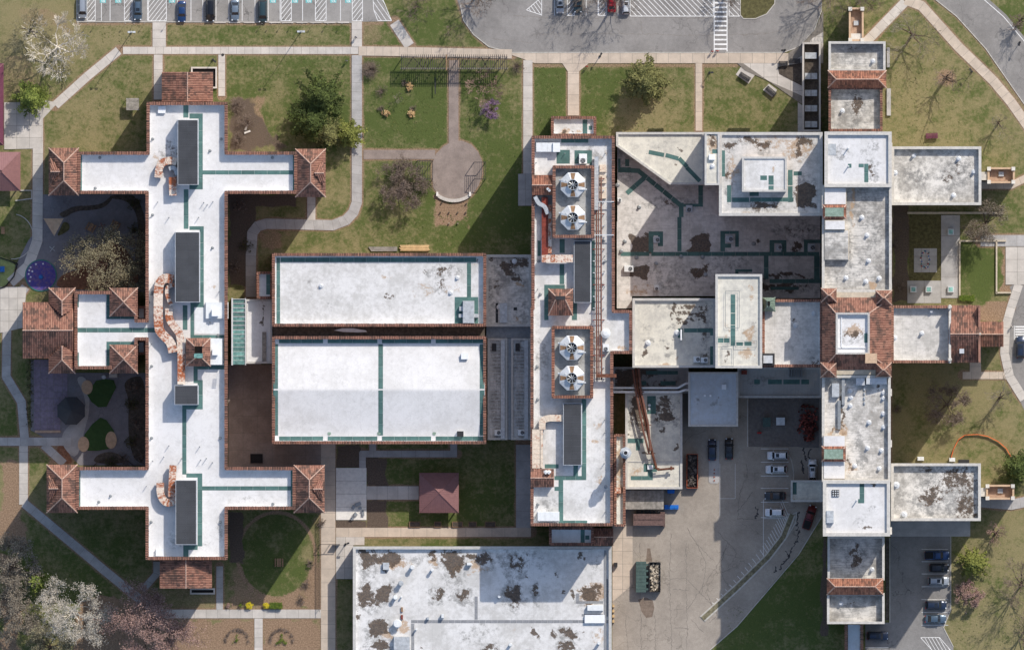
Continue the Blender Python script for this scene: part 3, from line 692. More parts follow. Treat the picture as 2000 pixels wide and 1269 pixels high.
# clay tile roofs: barrels run down each slope, tile by tile
def tiled(root, slopes, m='tile', pitch=.37, tl=.62, ridges=(), name='tiled_roof'):
    V = []; F = []
    for s in slopes:
        n = len(V); V += [tuple(p) for p in s]; F.append(tuple(range(n, n+len(s))))
    base = mk(name, V, F, MT['mortar'], root); b = MB()
    for s in slopes:
        P = [Vector(p) for p in s]; N = Vector((0,0,0))
        for i in range(len(P)): N += (P[i]-P[0]).cross(P[(i+1) % len(P)]-P[0])
        N.normalize(); N = N if N.z > 0 else -N
        D = Vector((N.x, N.y)); D = D.normalized() if D.length > 1e-4 else Vector((0, -1)); U = Vector((-D.y, D.x)); c0 = P[0]
        zz = lambda p: c0.z-(N.x*(p.x-c0.x)+N.y*(p.y-c0.y))/N.z
        uv = [(U.dot(p.xy), D.dot(p.xy)) for p in P]; u0 = min(a for a, _ in uv); u1 = max(a for a, _ in uv); k = max(1, round((u1-u0)/pitch)); pt = (u1-u0)/k
        for j in range(k):
            c = u0+(j+.5)*pt; hit = []
            for i in range(len(uv)):
                (a, d1), (e, d2) = uv[i-1], uv[i]
                if (a > c) != (e > c): hit.append(d1+(d2-d1)*(c-a)/(e-a))
            hit.sort()
            for h0, h1 in zip(hit[::2], hit[1::2]):
                nt = max(1, round((h1-h0)/tl)); tv = rnd.random()*.3
                for t_ in range(nt):
                    da, db = h0+(h1-h0)*t_/nt, h0+(h1-h0)*(t_+1)/nt; vv = []
                    for d_, lift in ((da, 0), (db, .045)):
                        for o_, hh in ((-.46, .0), (-.2, .15), (.2, .15), (.46, .0)):
                            p = U*(c+o_*pt)+D*d_; vv.append((p.x, p.y, zz(p)+hh+lift))
                    b.add(vv, [(0,1,5,4), (1,2,6,5), (2,3,7,6), (4,5,6,7)], min(1, tv+rnd.random()*.7))
    b.build('roof_tiles', MT[m], base)['kind'] = 'stuff'
    if ridges:
        for a, c in ridges:
            r = MB(); a = Vector(a); c = Vector(c); L = (c-a).length; n = max(1, int(L/.5)); dz = Vector((0, 0, .08))
            for i in range(n): r.tube([a.lerp(c, i/n)+dz, a.lerp(c, (i+.94)/n)+dz], .14, 6, r1=.12)
            o = r.build('ridge', MT['ridge'], base); o['kind'] = 'stuff'
    return base
def w3(x, y, z): return Vector((X(x), Y(y), z))
def hip(root, r, z, rise, m='tile', inset_=None, horiz=None):
    x0, y0, x1, y1 = r; w, h = x1-x0, y1-y0
    if horiz is None: horiz = w >= h
    k = min(w, h)/2 if inset_ is None else inset_
    if horiz: a, c = w3(x0+k, (y0+y1)/2, z+rise), w3(x1-k, (y0+y1)/2, z+rise)
    else: a, c = w3((x0+x1)/2, y0+k, z+rise), w3((x0+x1)/2, y1-k, z+rise)
    TL, TR, BR, BL = w3(x0,y0,z), w3(x1,y0,z), w3(x1,y1,z), w3(x0,y1,z)
    if horiz: sl = [[TL,a,c,TR],[BL,BR,c,a],[TL,BL,a],[TR,c,BR]]
    else: sl = [[TL,BL,c,a],[TR,a,c,BR],[TL,a,TR],[BL,BR,c]]
    if k <= 0: sl = sl[:2]
    rd = [(a, c)]
    if k > 0: rd += ([(TL,a),(BL,a),(TR,c),(BR,c)] if horiz else [(TL,a),(TR,a),(BL,c),(BR,c)])
    return tiled(root, sl, m, ridges=rd)
def frustum(root, r, q, z, rise, m='tile'):
    """hips round a flat middle q"""
    A = [w3(r[0],r[1],z), w3(r[2],r[1],z), w3(r[2],r[3],z), w3(r[0],r[3],z)]; B = [w3(q[0],q[1],z+rise), w3(q[2],q[1],z+rise), w3(q[2],q[3],z+rise), w3(q[0],q[3],z+rise)]
    return tiled(root, [[A[i], A[(i+1)%4], B[(i+1)%4], B[i]] for i in range(4)], m, ridges=[(A[i], B[i]) for i in range(4)])
def body(root, r, z1, wall='brick_wall', z0=-.3, win=True, name='wall'):
    o = bx(name, r, z0, z1, MT[wall], root)
    if win and z1-z0 > 4: windows(PP(R(*r)), max(0, z0), z1, root)
    return o
def vent(root, x, y, z, h=.9, r=.22, m='light_metal', name='vent_pipe'):
    b = MB(); b.cyl(X(x), Y(y), z, z+h, r, 10); b.cyl(X(x), Y(y), z, z+.12, r*2, 10, r*1.1); b.build(name, MT[m], root)
def vents(root, pts, z, **k):
    for x, y in pts: vent(root, x, y, z, **k)
def unit(label, r, z, h=1.5, m='white_unit', fans=1, name='rooftop_unit', cat='rooftop unit', vertical=False, panels=2, group=None):
    x0, y0, x1, y1 = r; t = thing(name, label, cat, W((x0+x1)/2, (y0+y1)/2, z), 0, group)
    b = MB(); b.box(X(x0), Y(y1), z, X(x1), Y(y0), z+h)
    b.box(X(x0)-.05, Y(y1)-.05, z+.05, X(x1)+.05, Y(y0)+.05, z+.15); b.build('casing', MT[m], t)
    lid = MB(); n = max(1, panels)
    for i in range(n):
        if x1-x0 >= y1-y0: a = (x0+(x1-x0)*i/n, y0, x0+(x1-x0)*(i+1)/n, y1)
        else: a = (x0, y0+(y1-y0)*i/n, x1, y0+(y1-y0)*(i+1)/n)
        q = MB(); q.box(X(a[0])+.04, Y(a[3])+.04, z+h+.001, X(a[2])-.04, Y(a[1])-.04, z+h+.06); q.build('lid', MT[m], t)
    for i in range(fans):
        f_ = (i+.5)/fans*.8+.1 if fans > 1 else .68
        cx = x0+(x1-x0)*f_ if x1-x0 >= y1-y0 else (x0+x1)/2; cy = (y0+y1)/2 if x1-x0 >= y1-y0 else y0+(y1-y0)*f_
        rr = min(x1-x0, y1-y0)*S*.33; fg = MB(); fg.cyl(X(cx), Y(cy), z+h+.06, z+h+.16, rr, 14); fo = fg.build('fan_guard', MT['dark_metal'], t)
        bl = MB()
        for k in range(5):
            th = k*2*math.pi/5; p = [(X(cx)+rr*.9*math.cos(th+e)*s_, Y(cy)+rr*.9*math.sin(th+e)*s_, z+h+.175+e*.05) for s_, e in ((.15,0),(1,0),(1,.5),(.2,.6))]; bl.add(p, [(0,1,2,3)])
        bl.cyl(X(cx), Y(cy), z+h+.17, z+h+.21, rr*.2, 8); bl.build('fan', MT['grey_metal'], fo)
    return t
def hatchbox(root, r, z, h=.7, m='white_unit', top='white', name='roof_hatch'):
    o = bx(name, r, z, z+h, MT[m], root); bx('lid', (r[0]-.4, r[1]-.4, r[2]+.4, r[3]+.4), z+h+.001, z+h+.08, MT[top], o); return o
def duct(label, pts, w, z, h=1.4, m='duct_rust', seg=12, cat='duct', group=None):
    """sheet metal duct, each flanged length a piece of its own"""
    t = thing('air_duct', label, cat, W(*pts[0], z-.6), 0, group)
    for _ in range(2 if len(pts) > 2 else 0):
        q = [pts[0]]
        for (x0, y0), (x1, y1) in zip(pts, pts[1:]): q += [(x0*.75+x1*.25, y0*.75+y1*.25), (x0*.25+x1*.75, y0*.25+y1*.75)]
        q.append(pts[-1]); pts = [q[0]]
        for p_ in q[1:]:
            if math.hypot(p_[0]-pts[-1][0], p_[1]-pts[-1][1]) > 3.0: pts.append(p_)
    P = PP(pts); A, B = offs(P, w*S/2)
    for i in range(len(P)-1):
        L = (Vector(P[i+1])-Vector(P[i])).length; n = max(1, round(L/(seg*S)))
        for k in range(n):
            t0, t1 = k/n, (k+1)/n; al, ar, bl_, br = A[i].lerp(A[i+1],t0), A[i].lerp(A[i+1],t1), B[i].lerp(B[i+1],t0), B[i].lerp(B[i+1],t1)
            q = [tuple(al), tuple(ar), tuple(br), tuple(bl_)]; s_ = MB(); s_.prism(q, z, z+h)
            f = .06/max(.2, L/n); fl = [tuple(al), tuple(al.lerp(ar,f)), tuple(bl_.lerp(br,f)), tuple(bl_)]
            c = [(v[0], v[1]) for v in fl]; s_.prism(c, z+.02, z+h+.05); s_.build('duct_segment', MT[m], t)
    b = MB()
    for i in range(len(P)): 
        m_ = (A[i]+B[i])/2; b.box(m_.x-.08, m_.y-.08, z-.6, m_.x+.08, m_.y+.08, z+.001)
    b.build('duct_support', MT['grey_metal'], t); return t
def gable(root, r, z, rise, horiz, m='tile'):
    x0, y0, x1, y1 = r
    hip(root, r, z, rise, m, 0, horiz)
    b = MB()
    if horiz: tri = [(X(x), Y(y), zz) for x in (x0+.2, x1-.2) for y, zz in ((y0, z-.05), (y1, z-.05), ((y0+y1)/2, z+rise-.1))]
    else: tri = [(X(x), Y(y), zz) for y in (y0+.2, y1-.2) for x, zz in ((x0, z-.05), (x1, z-.05), ((x0+x1)/2, z+rise-.1))]
    for q in (tri[:3], tri[3:]): b = MB(); b.add(q, [(0,1,2)]); b.build('gable_wall', MT['brick_wall'], root)

# ---- west block: long white roofed bar with four arms and a gabled chapel wing
HL = 20
WB = [(287,200),(444,200),(444,297),(580,297),(580,378),(444,378),(444,912),(577,912),(577,994),(444,994),(444,1092),(285,1092),(285,994),(149,994),(149,912),(285,912),(285,664),(268,664),(268,720),(146,720),(146,569),(268,569),(268,624),(285,624),(285,378),(152,378),(152,297),(287,297)]
tl = [(358,205,368,230),(370,222,396,232),(388,232,396,370),(370,360,388,370),(359,370,368,447),(370,442,398,449),(390,449,398,600),(372,591,390,600),(357,596,366,644),(372,600,379,654),(372,654,444,660),(437,660,444,721),(378,713,437,721),(378,721,386,748),(386,742,396,799),(356,791,386,799),(356,799,364,926),(364,924,395,932),(386,932,395,1066),(368,1064,386,1073),(358,1064,368,1088),
      (396,333,572,341),(572,300,578,374),(154,301,160,374),(150,917,157,988),(395,949,568,957),(568,918,575,990),(146,640,304,649),(146,573,154,600),(146,688,154,715),(208,618,262,623),(208,572,214,618),(208,667,262,673),(208,673,214,716)]
sw = [(2,320,300,14,10,.5),(2,340,295,20,12,.5),(1,310,305,12,9,.55),(2,410,605,8,30,.35),(2,225,375,20,5,.3),(0,335,292,9,8,.5),(2,430,1030,9,30,.5),(2,330,870,30,40,.2),(2,340,1050,12,20,.5),(2,400,1060,20,12,.4),(2,480,975,60,8,.35),(1,420,560,12,8,.4),(2,350,780,30,30,.25)]
wb = building('hospital_wing', 'long white roofed block on the west side with four tile ended arms', 'building', WB, HL, 1.7, .55, 'tile', 'roof_clean', sw, pad=tl)
for r, hz in (((95,289,154,382),0),((577,291,636,385),0),((91,907,151,1001),0),((574,908,634,1001),0)):
    body(wb, (r[0]+4,r[1]+4,r[2]-3 if r[0]<200 else r[2]-4,r[3]-4), HL+1.2, win=True)
    hip(wb, r, HL+1.2, 3.6, 'tile', 29, False)
    xm = (r[0]+r[2])/2; s_ = -1 if r[0] < 300 else 1; y0, y1 = (r[1]+r[3])/2-28, (r[1]+r[3])/2+28; xa, xb = xm+s_*4, xm+s_*26; z = HL+1.5
    A_, B_, C_, D_ = w3(xb,y0,z+.6), w3(xb,y1,z+.6), w3(xm+s_*7,(y0+y1)/2,z+3.1), w3(xb,(y0+y1)/2,z+2.6)
    tiled(wb, [[A_, D_, C_], [B_, C_, D_]], 'tile', ridges=[(D_, C_)])
body(wb, (318,141,414,199), 17.6, win=False); gable(wb, (316,141,416,199), 17.6, 2.4, False, 'tile')
body(wb, (314,1094,412,1147), 18.2, win=False); gable(wb, (312,1093,414,1149), 18.2, 2.4, False, 'tile')
# chapel wing roofs
body(wb, (50,596,145,694), HL-.2); gable(wb, (44,590,143,700), HL, 4.6, True)
for y0, y1, s_ in ((562,644,1), (729,645,-1)):
    a = w3(95,y0,HL+.3); b_ = w3(147,y0,HL+.3); c_ = w3(121,y0+s_*26,HL+3.6); d_ = w3(121,y0+s_*54,HL+3.6); e_ = w3(147,y0+s_*40,HL+.3); f_ = w3(95,y0+s_*30,HL+.3)
    tiled(wb, [[a, b_, c_], [b_, e_, d_, c_], [a, c_, d_, f_]], ridges=[(a, c_), (b_, c_), (c_, d_)])
    body(wb, (97, min(y0,y0+s_*30)+2, 145, max(y0,y0+s_*30)-2), HL+.25)
for r in ((214,562,269,618),(214,673,269,729)):
    body(wb, (r[0]+3,r[1]+3,r[2]-3,r[3]-3), HL+1.2); hip(wb, r, HL+1.2, 3.6)
for r in ((267,598,285,625),(267,664,285,692)):
    building(None, None, None, R(*r), HL-4, .8, .4, 'tile', 'roof_clean', root=wb, win=False)
for r in ((347,234,388,361),(342,453,391,590),(341,752,388,790),(343,937,385,1063)): penthouse(wb, r, HL, 4.2)
# small tiled lantern and its annex
body(wb, (366,663,409,712), HL+3.0, z0=HL-.1, win=False); frustum(wb, (363,660,411,715), (380,676,395,700), HL+3, 2.2); bx('lantern_skylight', (379,690,396,699), HL+4.6, HL+5.4, MT['canopy_glass'], wb)
bx('annex_roof', (411,661,434,712), HL, HL+1.8, MT['white_unit'], wb); hatchbox(wb, (415,681,426,693), HL+1.8, .9)
bx('roof_curb', (402,590,446,622), HL-.05, HL+1.0, MT['white_unit'], wb); hatchbox(wb, (414,604,427,617), HL+1.0, 1.0)
bx('roof_curb', (380,600,440,652), HL-.05, HL+.1, MT['white_unit'], wb)
hatchbox(wb, (309,208,323,221), HL, .6); hatchbox(wb, (305,1071,319,1085), HL, .8)
vents(wb, [(298,272),(432,272),(195,308),(186,368),(532,308),(297,570),(426,655),(296,574),(296,715),(296,855),(430,855),(193,980),(533,984),(295,1019),(430,1019),(410,295),(298,420),(216,968),(415,484),(410,630),(290,590)], HL, h=.6, r=.18, m='grey_metal')
for i, (x, y) in enumerate([(308,395),(398,396),(405,400),(416,394),(330,425),(388,425),(293,425),(355,895),(392,898),(390,872),(330,870),(320,892),(298,900),(403,895),(290,870),(428,570),(296,672),(286,949),(415,903)]): vent(wb, x, y, HL, h=1.5, r=.07, m='grey_metal', name='vent_stack')
# access stair ladder next to the annex
for k in range(5): bx('ladder_rung', (422-k*.4,730+k*4,430-k*.4,731.2+k*4), HL+1.2, HL+1.3, MT['light_metal'], wb)
duct('short cream and rust duct curving off the north penthouse', [(345,316),(331,313),(318,317),(311,326),(309,347)], 15, HL+.6)
duct('rust spotted straight duct piece beside the north penthouse', [(330,330),(340,326),(346,338),(346,345)], 8, HL+.7, 1.0, 'galvanised', 8)
duct('stub of rusty white duct running down beside the north penthouse', [(337,346),(338,382)], 15, HL+.6)
duct('broad rusty duct bending along the west side of the middle roof', [(338,546),(322,542),(311,552),(309,572),(309,640),(316,652),(334,668),(338,688)], 18, HL+.7, 1.5)
duct('second rusty duct beside the lantern, winding from the middle penthouse', [(341,556),(328,558),(325,575),(336,598)], 8, HL+.6, 1.2, 'duct_rust', 9)
duct('rusty duct winding past the lantern down to the small square penthouse', [(330,602),(330,624),(344,642),(354,656),(354,750)], 15, HL+.6)
duct('rusty hook shaped duct beside the south penthouse', [(313,942),(313,966),(322,980),(334,982),(345,973)], 15, HL+.6)
duct('short straight rusty duct above the south hook duct', [(338,908),(335,970)], 14, HL+.9)
# ---- gymnasium and hall
HG = 13.5
GA = R(532,495,949,637); GB = R(532,657,949,866)
zgf = lambda x, y: HG+.2+max(0, 104-abs(y-761))*S*.21
st1 = [(1,755,537,7,5,.5),(0,760,575,5,7,.55),(0,870,528,20,7,.6),(0,864,556,9,9,.6),(0,823,537,4,5,.6),(0,832,536,4,4,.5),(1,835,565,20,16,.45),(0,625,560,4,4,.6),(2,605,552,8,8,.5),(0,592,541,3,2,.6),(1,655,570,6,8,.4),(2,643,598,5,12,.5),(1,812,578,7,8,.4),(1,880,560,25,12,.4),(1,700,610,14,10,.3),(2,845,603,6,10,.35),(1,930,515,12,6,.5),(0,935,512,4,3,.6),(2,670,515,40,5,.3)]
gh = building('gymnasium', 'wide hall with stained white roof and a grey rooftop unit in its corner', 'building', GA, HG, 1.5, .5, 'tile', 'roof_white', st1,
              pad=[(540,503,547,633),(548,503,930,512),(912,513,920,580),(888,580,934,633)])
gb = building('gymnasium', 'wide hall with clean white gabled roof split by green bands', 'building', GB, HG, 2.2, .5, 'tile', 'roof_clean', [(2,850,830,50,20,.2)], zf=zgf,
              pad=[(534,672,543,759),(534,762,543,850),(739,672,748,759),(739,762,748,850),(937,672,946,759),(937,762,946,850),(545,661,631,670),(640,661,737,670),(746,661,842,670),(851,661,946,670),(545,852,631,860),(640,852,737,860),(746,852,842,860),(851,852,946,860)])
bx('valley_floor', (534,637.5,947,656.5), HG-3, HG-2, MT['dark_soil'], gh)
snow = MB(); snow.prism(PP([(652,645),(668,641),(690,641),(714,645),(717,648),(700,649),(670,648)]), HG-1.98, HG-1.8); snow.build('snow_patch', MT['white']); tag(bpy.data.objects['snow_patch'], 'thin white sheet lying in the dark valley between the two halls', 'roof sheet')
hatchbox(gb, (901,690,914,701), zgf(907,695), .9); hatchbox(gb, (893,842,905,852), zgf(900,848)-.1, .9, top='dark_metal'); vents(gb, [(643,846),(740,846),(848,846)], HG+.3, h=.4, r=.4, m='copper_green')
for x in (916, 923):
    b = MB(); b.tube([W(x-16,832,HG+.4), W(x,804,HG+1.5)], .07); b.build('ladder_rail', MT['light_metal'], gb)
unit('grey ribbed rooftop unit on the green pad of the gymnasium roof', (904,588,926,631), HG+.06, 1.8, 'galvanised', 0, vertical=True, panels=4)
for r in ((897,598,904,607),(896,613,904,620),(926,613,934,620)): bx('side_intake', r, HG+.06, HG+1.2, MT['galvanised'], gh)
vents(gh, [(627,559),(880,572),(893,543)], HG, h=.5, r=.3)
sx = building('stair_annex', 'small tile edged annex on the west wall of the gymnasium', 'building', R(502,531,532,583), 10, .9, .4, 'tile', 'roof_clean', pad=[(520,536,531,575)])
cn = building('link_building', 'low white roofed link between the glass canopy and the halls', 'building', [(479,585),(531,585),(531,709),(479,709)], 8, .4, .3, 'metal_coping', 'roof_clean', [(0,513,600,3,12,.8),(0,514,625,3,14,.8)], win=False)
bx('corrugated_strip', (512,648,520,708), 8.02, 8.3, MT['wood_grey'], cn)
gc = thing('glass_canopy', 'long green glass canopy of stepped panes beside the brown courtyard', 'canopy', W(466,712,0))
for k in range(15):
    y = 584+k*8.55; b = MB(); b.add([W(455,y+8,9.6+.02*k), W(478,y+8,9.6+.02*k), W(478,y,10.0+.02*k), W(455,y,10.0+.02*k)], [(0,1,2,3)]); b.build('glass_pane', MT['canopy_glass'], gc)
    bx('glazing_bar', (453,y-.6,479,y+.6), 9.9, 10.15, MT['light_metal'], gc)
bx('canopy_frame', (452,582,455,713), 0, 10.2, MT['light_metal'], gc); bx('canopy_frame', (478.5,582,480.5,713), 0, 10.2, MT['light_metal'], gc); bx('canopy_base', (455,584,478.5,712), 0, 8.5, MT['dark_metal'], gc)
le = building('low_building', 'dirty white low roof between the gymnasium and the central block', 'building', R(950,498,1037,637), 9, .5, .4, 'metal_coping', 'roof_dirty',
   [(0,990,520,14,12,1),(0,1008,540,10,7,1),(0,1020,512,14,8,.9),(1,1015,552,9,5,.8),(0,965,560,8,24,.4),(2,975,530,20,40,.6),(1,1010,620,8,6,.6),(2,1020,600,20,30,.5),(0,958,505,4,8,.8)], win=False, pad=())
pads(le, [(968,592,973,630),(1003,600,1010,606)], 9, 'dark_metal'); bx('roof_curb', (976,592,991,630), 9, 9.5, MT['galvanised'], le); vents(le, [(983,611),(1005,510),(975,600)], 9.2, h=.5, r=.3)
bx('link_gutter', (950,637.5,1037,660), 5, 7.5, MT['grey_metal'], le); bx('gutter_floor', (990.5,661,998.5,858), 5, 8.0, MT['grey_metal'], le)
for i, (x0, x1) in enumerate(((953,990),(999,1036))):
    v = building('vaulted_annex', ('western' if i == 0 else 'eastern')+' long grey ribbed roof strip beside the clean white hall', 'building', R(x0,661,x1,858), 8.5, .3, .3, 'metal_coping', 'roof_light_grey', [(2,(x0+x1)/2,700,14,40,.8),(2,(x0+x1)/2,800,12,60,.7)], win=False)
    for k in range(26):
        y = 668+k*6.6
        if y < 838: bx('roof_rib', (x0+4,y,x0+24,y+1.2), 8.5, 8.62, MT['galvanised'], v)
    bx('ridge_duct', (x0+25,664,x1-4,856), 8.5, 9.3, MT['galvanised'], v)
    hatchbox(v, (x0+8,671,x0+16,685), 8.5, .4, top='dark_metal')
    unit('small condenser on the '+('western' if i == 0 else 'eastern')+' ribbed roof strip', (x0+13,839,x0+25,850), 8.5, .9, 'white_unit', 1, 'condenser', 'condenser')
# ---- central block
HC = 24
CB = [(1039,266),(1200,266),(1200,606),(1234,606),(1234,690),(1197,690),(1197,1026),(1037,1026),(1037,600),(1039,600)]
cp = [(1096,271,1149,279),(1087,293,1113,320),(1122,294,1156,320),(1093,467,1103,494),(1093,516,1102,555),(1155,470,1162,606),(1063,556,1071,625),(1071,556,1103,564),(1117,590,1127,625),(1136,779,1145,929),(1083,929,1145,937),(1091,937,1100,1024),(1064,906,1091,914),(1120,908,1129,929),(1100,1016,1147,1024),(1083,950,1091,958),(1152,320,1156,340),(1050,470,1056,500)]
sc_ = [(1,1150,515,8,20,.5),(2,1100,300,30,14,.4),(0,1150,300,14,8,.4),(1,1160,860,14,5,.7),(1,1170,935,6,6,.6),(2,1070,990,14,16,.6),(2,1110,300,60,20,.3),(1,1165,830,10,8,.6),(2,1160,700,10,30,.5),(2,1060,700,14,50,.5),(1,1213,675,8,6,.7),(2,1155,960,30,14,.3),(2,1060,840,14,50,.3),(1,1180,330,8,60,.4)]
cb = building('central_block', 'long central block with cooling towers and pipe rack on its white roof', 'building', CB, HC, 1.6, .5, 'tile', 'roof_white', sc_, pad=cp)
for r in ((1080,324,1160,464),(1078,637,1158,777)):
    building(None, None, None, R(*r), HC+2.2, 1.8, .5, 'tile_bright' if r[1] > 500 else 'tile', 'roof_grey', [(0,(r[0]+r[2])/2,r[1]+15,30,12,.35),(2,(r[0]+r[2])/2,(r[1]+r[3])/2,40,60,.5)], root=cb, base=HC-.1, win=False, inner='grey_metal')
for r, h in (((1121,470,1155,591),2.6),((1100,787,1137,908),2.6)): penthouse(cb, r, HC, h)
body(cb, (1074,567,1116,613), HC+2.6, z0=HC-.1, win=False); frustum(cb, (1071,564,1119,616), (1085,578,1104,585), HC+2.6, 2.2); bx('lantern_skylight', (1085,578,1104,585), HC+4.4, HC+5.0, MT['dark_metal'], cb)
body(cb, (1041,344,1078,378), HC+2.4, z0=HC-.1, win=False); hip(cb, (1039,342,1080,381), HC+2.4, 1.4, 'tile_bright', 0, True)
body(cb, (1038,917,1080,949), HC+2.0, z0=HC-.1, win=False); hip(cb, (1036,915,1082,951), HC+2.0, 1.4, 'tile', 0, True)
for x in (1066, 1072): vent(cb, x, 923, HC+2.6, 1.6, .3, 'light_metal')
for x, y in ((1070,369),(1073,372)): vent(cb, x, y, HC+2.6, 1.4, .3, 'light_metal')
body(cb, (1037,460,1040.5,600), 20, win=False)
vents(cb, [(1050,400),(1052,510),(1182,510),(1055,575),(1179,470),(1183,950),(1050,780),(1049,716),(1183,345),(1050,985),(1176,555)], HC, h=.7, r=.2, m='grey_metal')
for x, y in ((1180,390),(1182,300),(1181,440),(1181,500),(1180,530),(1181,560),(1050,990),(1050,565),(1180,905),(1182,1000),(1103,300),(1047,318),(1045,585),(1181,845),(1181,820)): vent(cb, x, y, HC, 1.3, .07, 'grey_metal', 'vent_stack')
def cooling(x, y, rot, label):
    t = thing('cooling_tower', label, 'cooling tower', W(x, y, HC+2.2), rot, 'octagonal cooling towers on the central roof'); r = 2.85; n = 8; b = MB(); z0, z1 = 0, 2.6
    pts = [(r*math.cos(math.pi/8+math.pi/4*i), r*math.sin(math.pi/8+math.pi/4*i)) for i in range(8)]
    b.prism(pts, 0, z1-.3); b.build('basin', MT['light_metal'], t, local=True)
    for i in range(8):
        a, c = pts[i], pts[(i+1) % 8]; q = MB(); ri = .42
        V = [(a[0],a[1],z1-.29),(c[0],c[1],z1-.29),(c[0]*ri,c[1]*ri,z1+.35),(a[0]*ri,a[1]*ri,z1+.35)]
        q.add(V, [(0,1,2,3)]); wood = i % 2 == 1
        q.build('top_panel', MT['light_metal'], t, local=True)
        if wood:
            vs = [Vector(v) for v in V]; g = [vs[0].lerp(vs[1],.24), vs[0].lerp(vs[1],.76), vs[3].lerp(vs[2],.8), vs[3].lerp(vs[2],.2)]; up = Vector((0,0,.03))
            lp_ = MB(); lp_.add([tuple(g[0].lerp(g[3],.06)+up), tuple(g[1].lerp(g[2],.06)+up), tuple(g[1].lerp(g[2],.94)+up), tuple(g[0].lerp(g[3],.94)+up)], [(0,1,2,3)]); lp_.build('louvre_panel', MT['wood'], t, local=True)
            for k in range(4):
                w_ = MB(); f = .1+.8*(k+.5)/4; l0 = g[0].lerp(g[3], f); l1 = g[1].lerp(g[2], f); w_.tube([l0+Vector((0,0,.05)), l1+Vector((0,0,.05))], .05, 4)
                w_.build('slat', MT['wood'], t, local=True)
    s_ = MB(); n = 24; R0, R1 = 1.22, 1.14
    for zz0, zz1, ra, rb in ((z1+.25, z1+.9, R0, R1),):
        V = []; 
        for q_, zq in ((ra, zz0), (rb, zz1), (rb-.08, zz1), (ra-.08, zz0)): V += [(q_*math.cos(2*math.pi*i/n), q_*math.sin(2*math.pi*i/n), zq) for i in range(n)]
        s_.add(V, [(k*n+i, k*n+(i+1) % n, (k+1)*n+(i+1) % n, (k+1)*n+i) for k in range(3) for i in range(n)])
    s_.build('fan_shroud', MT['galvanised'], t, local=True)
    d = MB(); d.cyl(0, 0, z1-.1, z1+.42, 1.12, 20); d.build('fan_well', MT['black_rubber'], t, local=True)
    f = MB(); f.cyl(0, 0, z1+.3, z1+.75, .26, 12); hub = f.build('fan_hub', MT['grey_metal'], t, local=True)
    for k in range(8):
        q = MB(); th = k*math.pi/4+.2; c_, s2 = math.cos(th), math.sin(th); pt = lambda u, v, z: (c_*u-s2*v, s2*u+c_*v, z)
        q.add([pt(.15,-.06,z1+.52), pt(1.04,-.10,z1+.5), pt(1.04,.10,z1+.62), pt(.15,.06,z1+.6)], [(0,1,2,3)]); q.build('fan_blade', MT['galvanised'], hub, local=True)
    q = MB(); q.tube([(-3.0, 1.0, 1.9), (-1.9, .9, 2.1), (-1.3, .8, 2.8)], .2); q.tube([(1.3,-1.0,2.8),(3.0,-1.0,2.6)], .16); q.build('riser_pipe', MT['light_metal'], t, local=True)
    return t
cooling(1119,361,0, 'northernmost octagonal cooling tower, beside the bright orange tiled ridge'); cooling(1119,425,0, 'second octagonal cooling tower, above the northern dark penthouse')
cooling(1117,679,.0, 'third octagonal cooling tower, below the small tiled lantern'); cooling(1117,738,.0, 'southernmost octagonal cooling tower, above the southern dark penthouse')
# pipe rack running down the roof
pr = thing('pipe_rack', 'long rack of brown pipes running down the central roof', 'pipe rack', W(1170,540,HC))
for x, r in ((1165,.16),(1169,.13),(1174,.17)):
    b = MB(); b.tube([W(x,345 if x > 1166 else 400,HC+1.6), W(x,600,HC+1.6), W(x+1,742,HC+1.6)], r, 8); b.build('pipe', MT['pipe_brown'], pr)
for k in range(18):
    y = 348+k*23; bx('cross_bar', (1158,y,1181,y+1.6), HC+1.25, HC+1.4, MT['light_metal' if k % 3 else 'red_brown'], pr)
    for x in (1159, 1179): bx('rack_leg', (x,y,x+1.4,y+1.4), HC, HC+1.25, MT['grey_metal'], pr)
bx('elbow_cover', (1164,730,1204,737), HC+1.8, HC+2.6, MT['pipe_rust'], pr)
for y in (393,458): bx('long_beam', (1155,y,1199,y+1.8), HC+1.9, HC+2.1, MT['light_metal'], pr)
duct('red brown rusted duct at the west edge of the central roof', [(1064,385),(1064,512)], 12, HC+.5, 1.3, 'red_brown', 20)
duct('rusty cream duct beside the red one on the central roof', [(1074,400),(1074,495)], 7, HC+.5, 1.1, 'duct_rust', 14)
duct('pale rusty duct turning towards the northern dark penthouse', [(1058,505),(1119,505)], 15, HC+2.0, 1.0, 'duct_rust', 9)
duct('small curved grey duct elbow by the northern cooling tower', [(1045,384),(1052,398),(1064,402),(1070,418)], 8, HC+1.6, 1.0, 'galvanised', 10)
duct('cream duct turning at the southern dark penthouse', [(1100,816),(1059,816),(1059,838)], 13, HC+.6, 1.3, 'duct_cream', 8)
duct('wide cream duct running down to the small tiled ridge', [(1047,838),(1047,914)], 15, HC+.6, 1.2, 'duct_cream', 9); duct('narrow cream duct parallel to the wide one near the tiled ridge', [(1058,839),(1058,913)], 5, HC+.6, 1.2, 'duct_cream', 9)
unit('white unit with raised end in the north corner of the central roof', (1047,279,1080,297), HC, 1.4, 'white_unit', 0, panels=3); bx('raised_casing', (1080,279,1094,297), HC, HC+2, MT['white_unit'], cb)
unit('white louvred unit between green pads on the central roof', (1131,301,1146,320), HC+.05, 1.6, 'white_unit', 1); unit('white unit in the south corner of the central roof', (1050,999,1092,1017), HC, 1.4, 'white_unit', 0, panels=3)
duct('long grey ribbed duct east of the northern cooling towers', [(1165,306),(1165,410)], 8, HC+.6, 1.6, 'galvanised', 7)
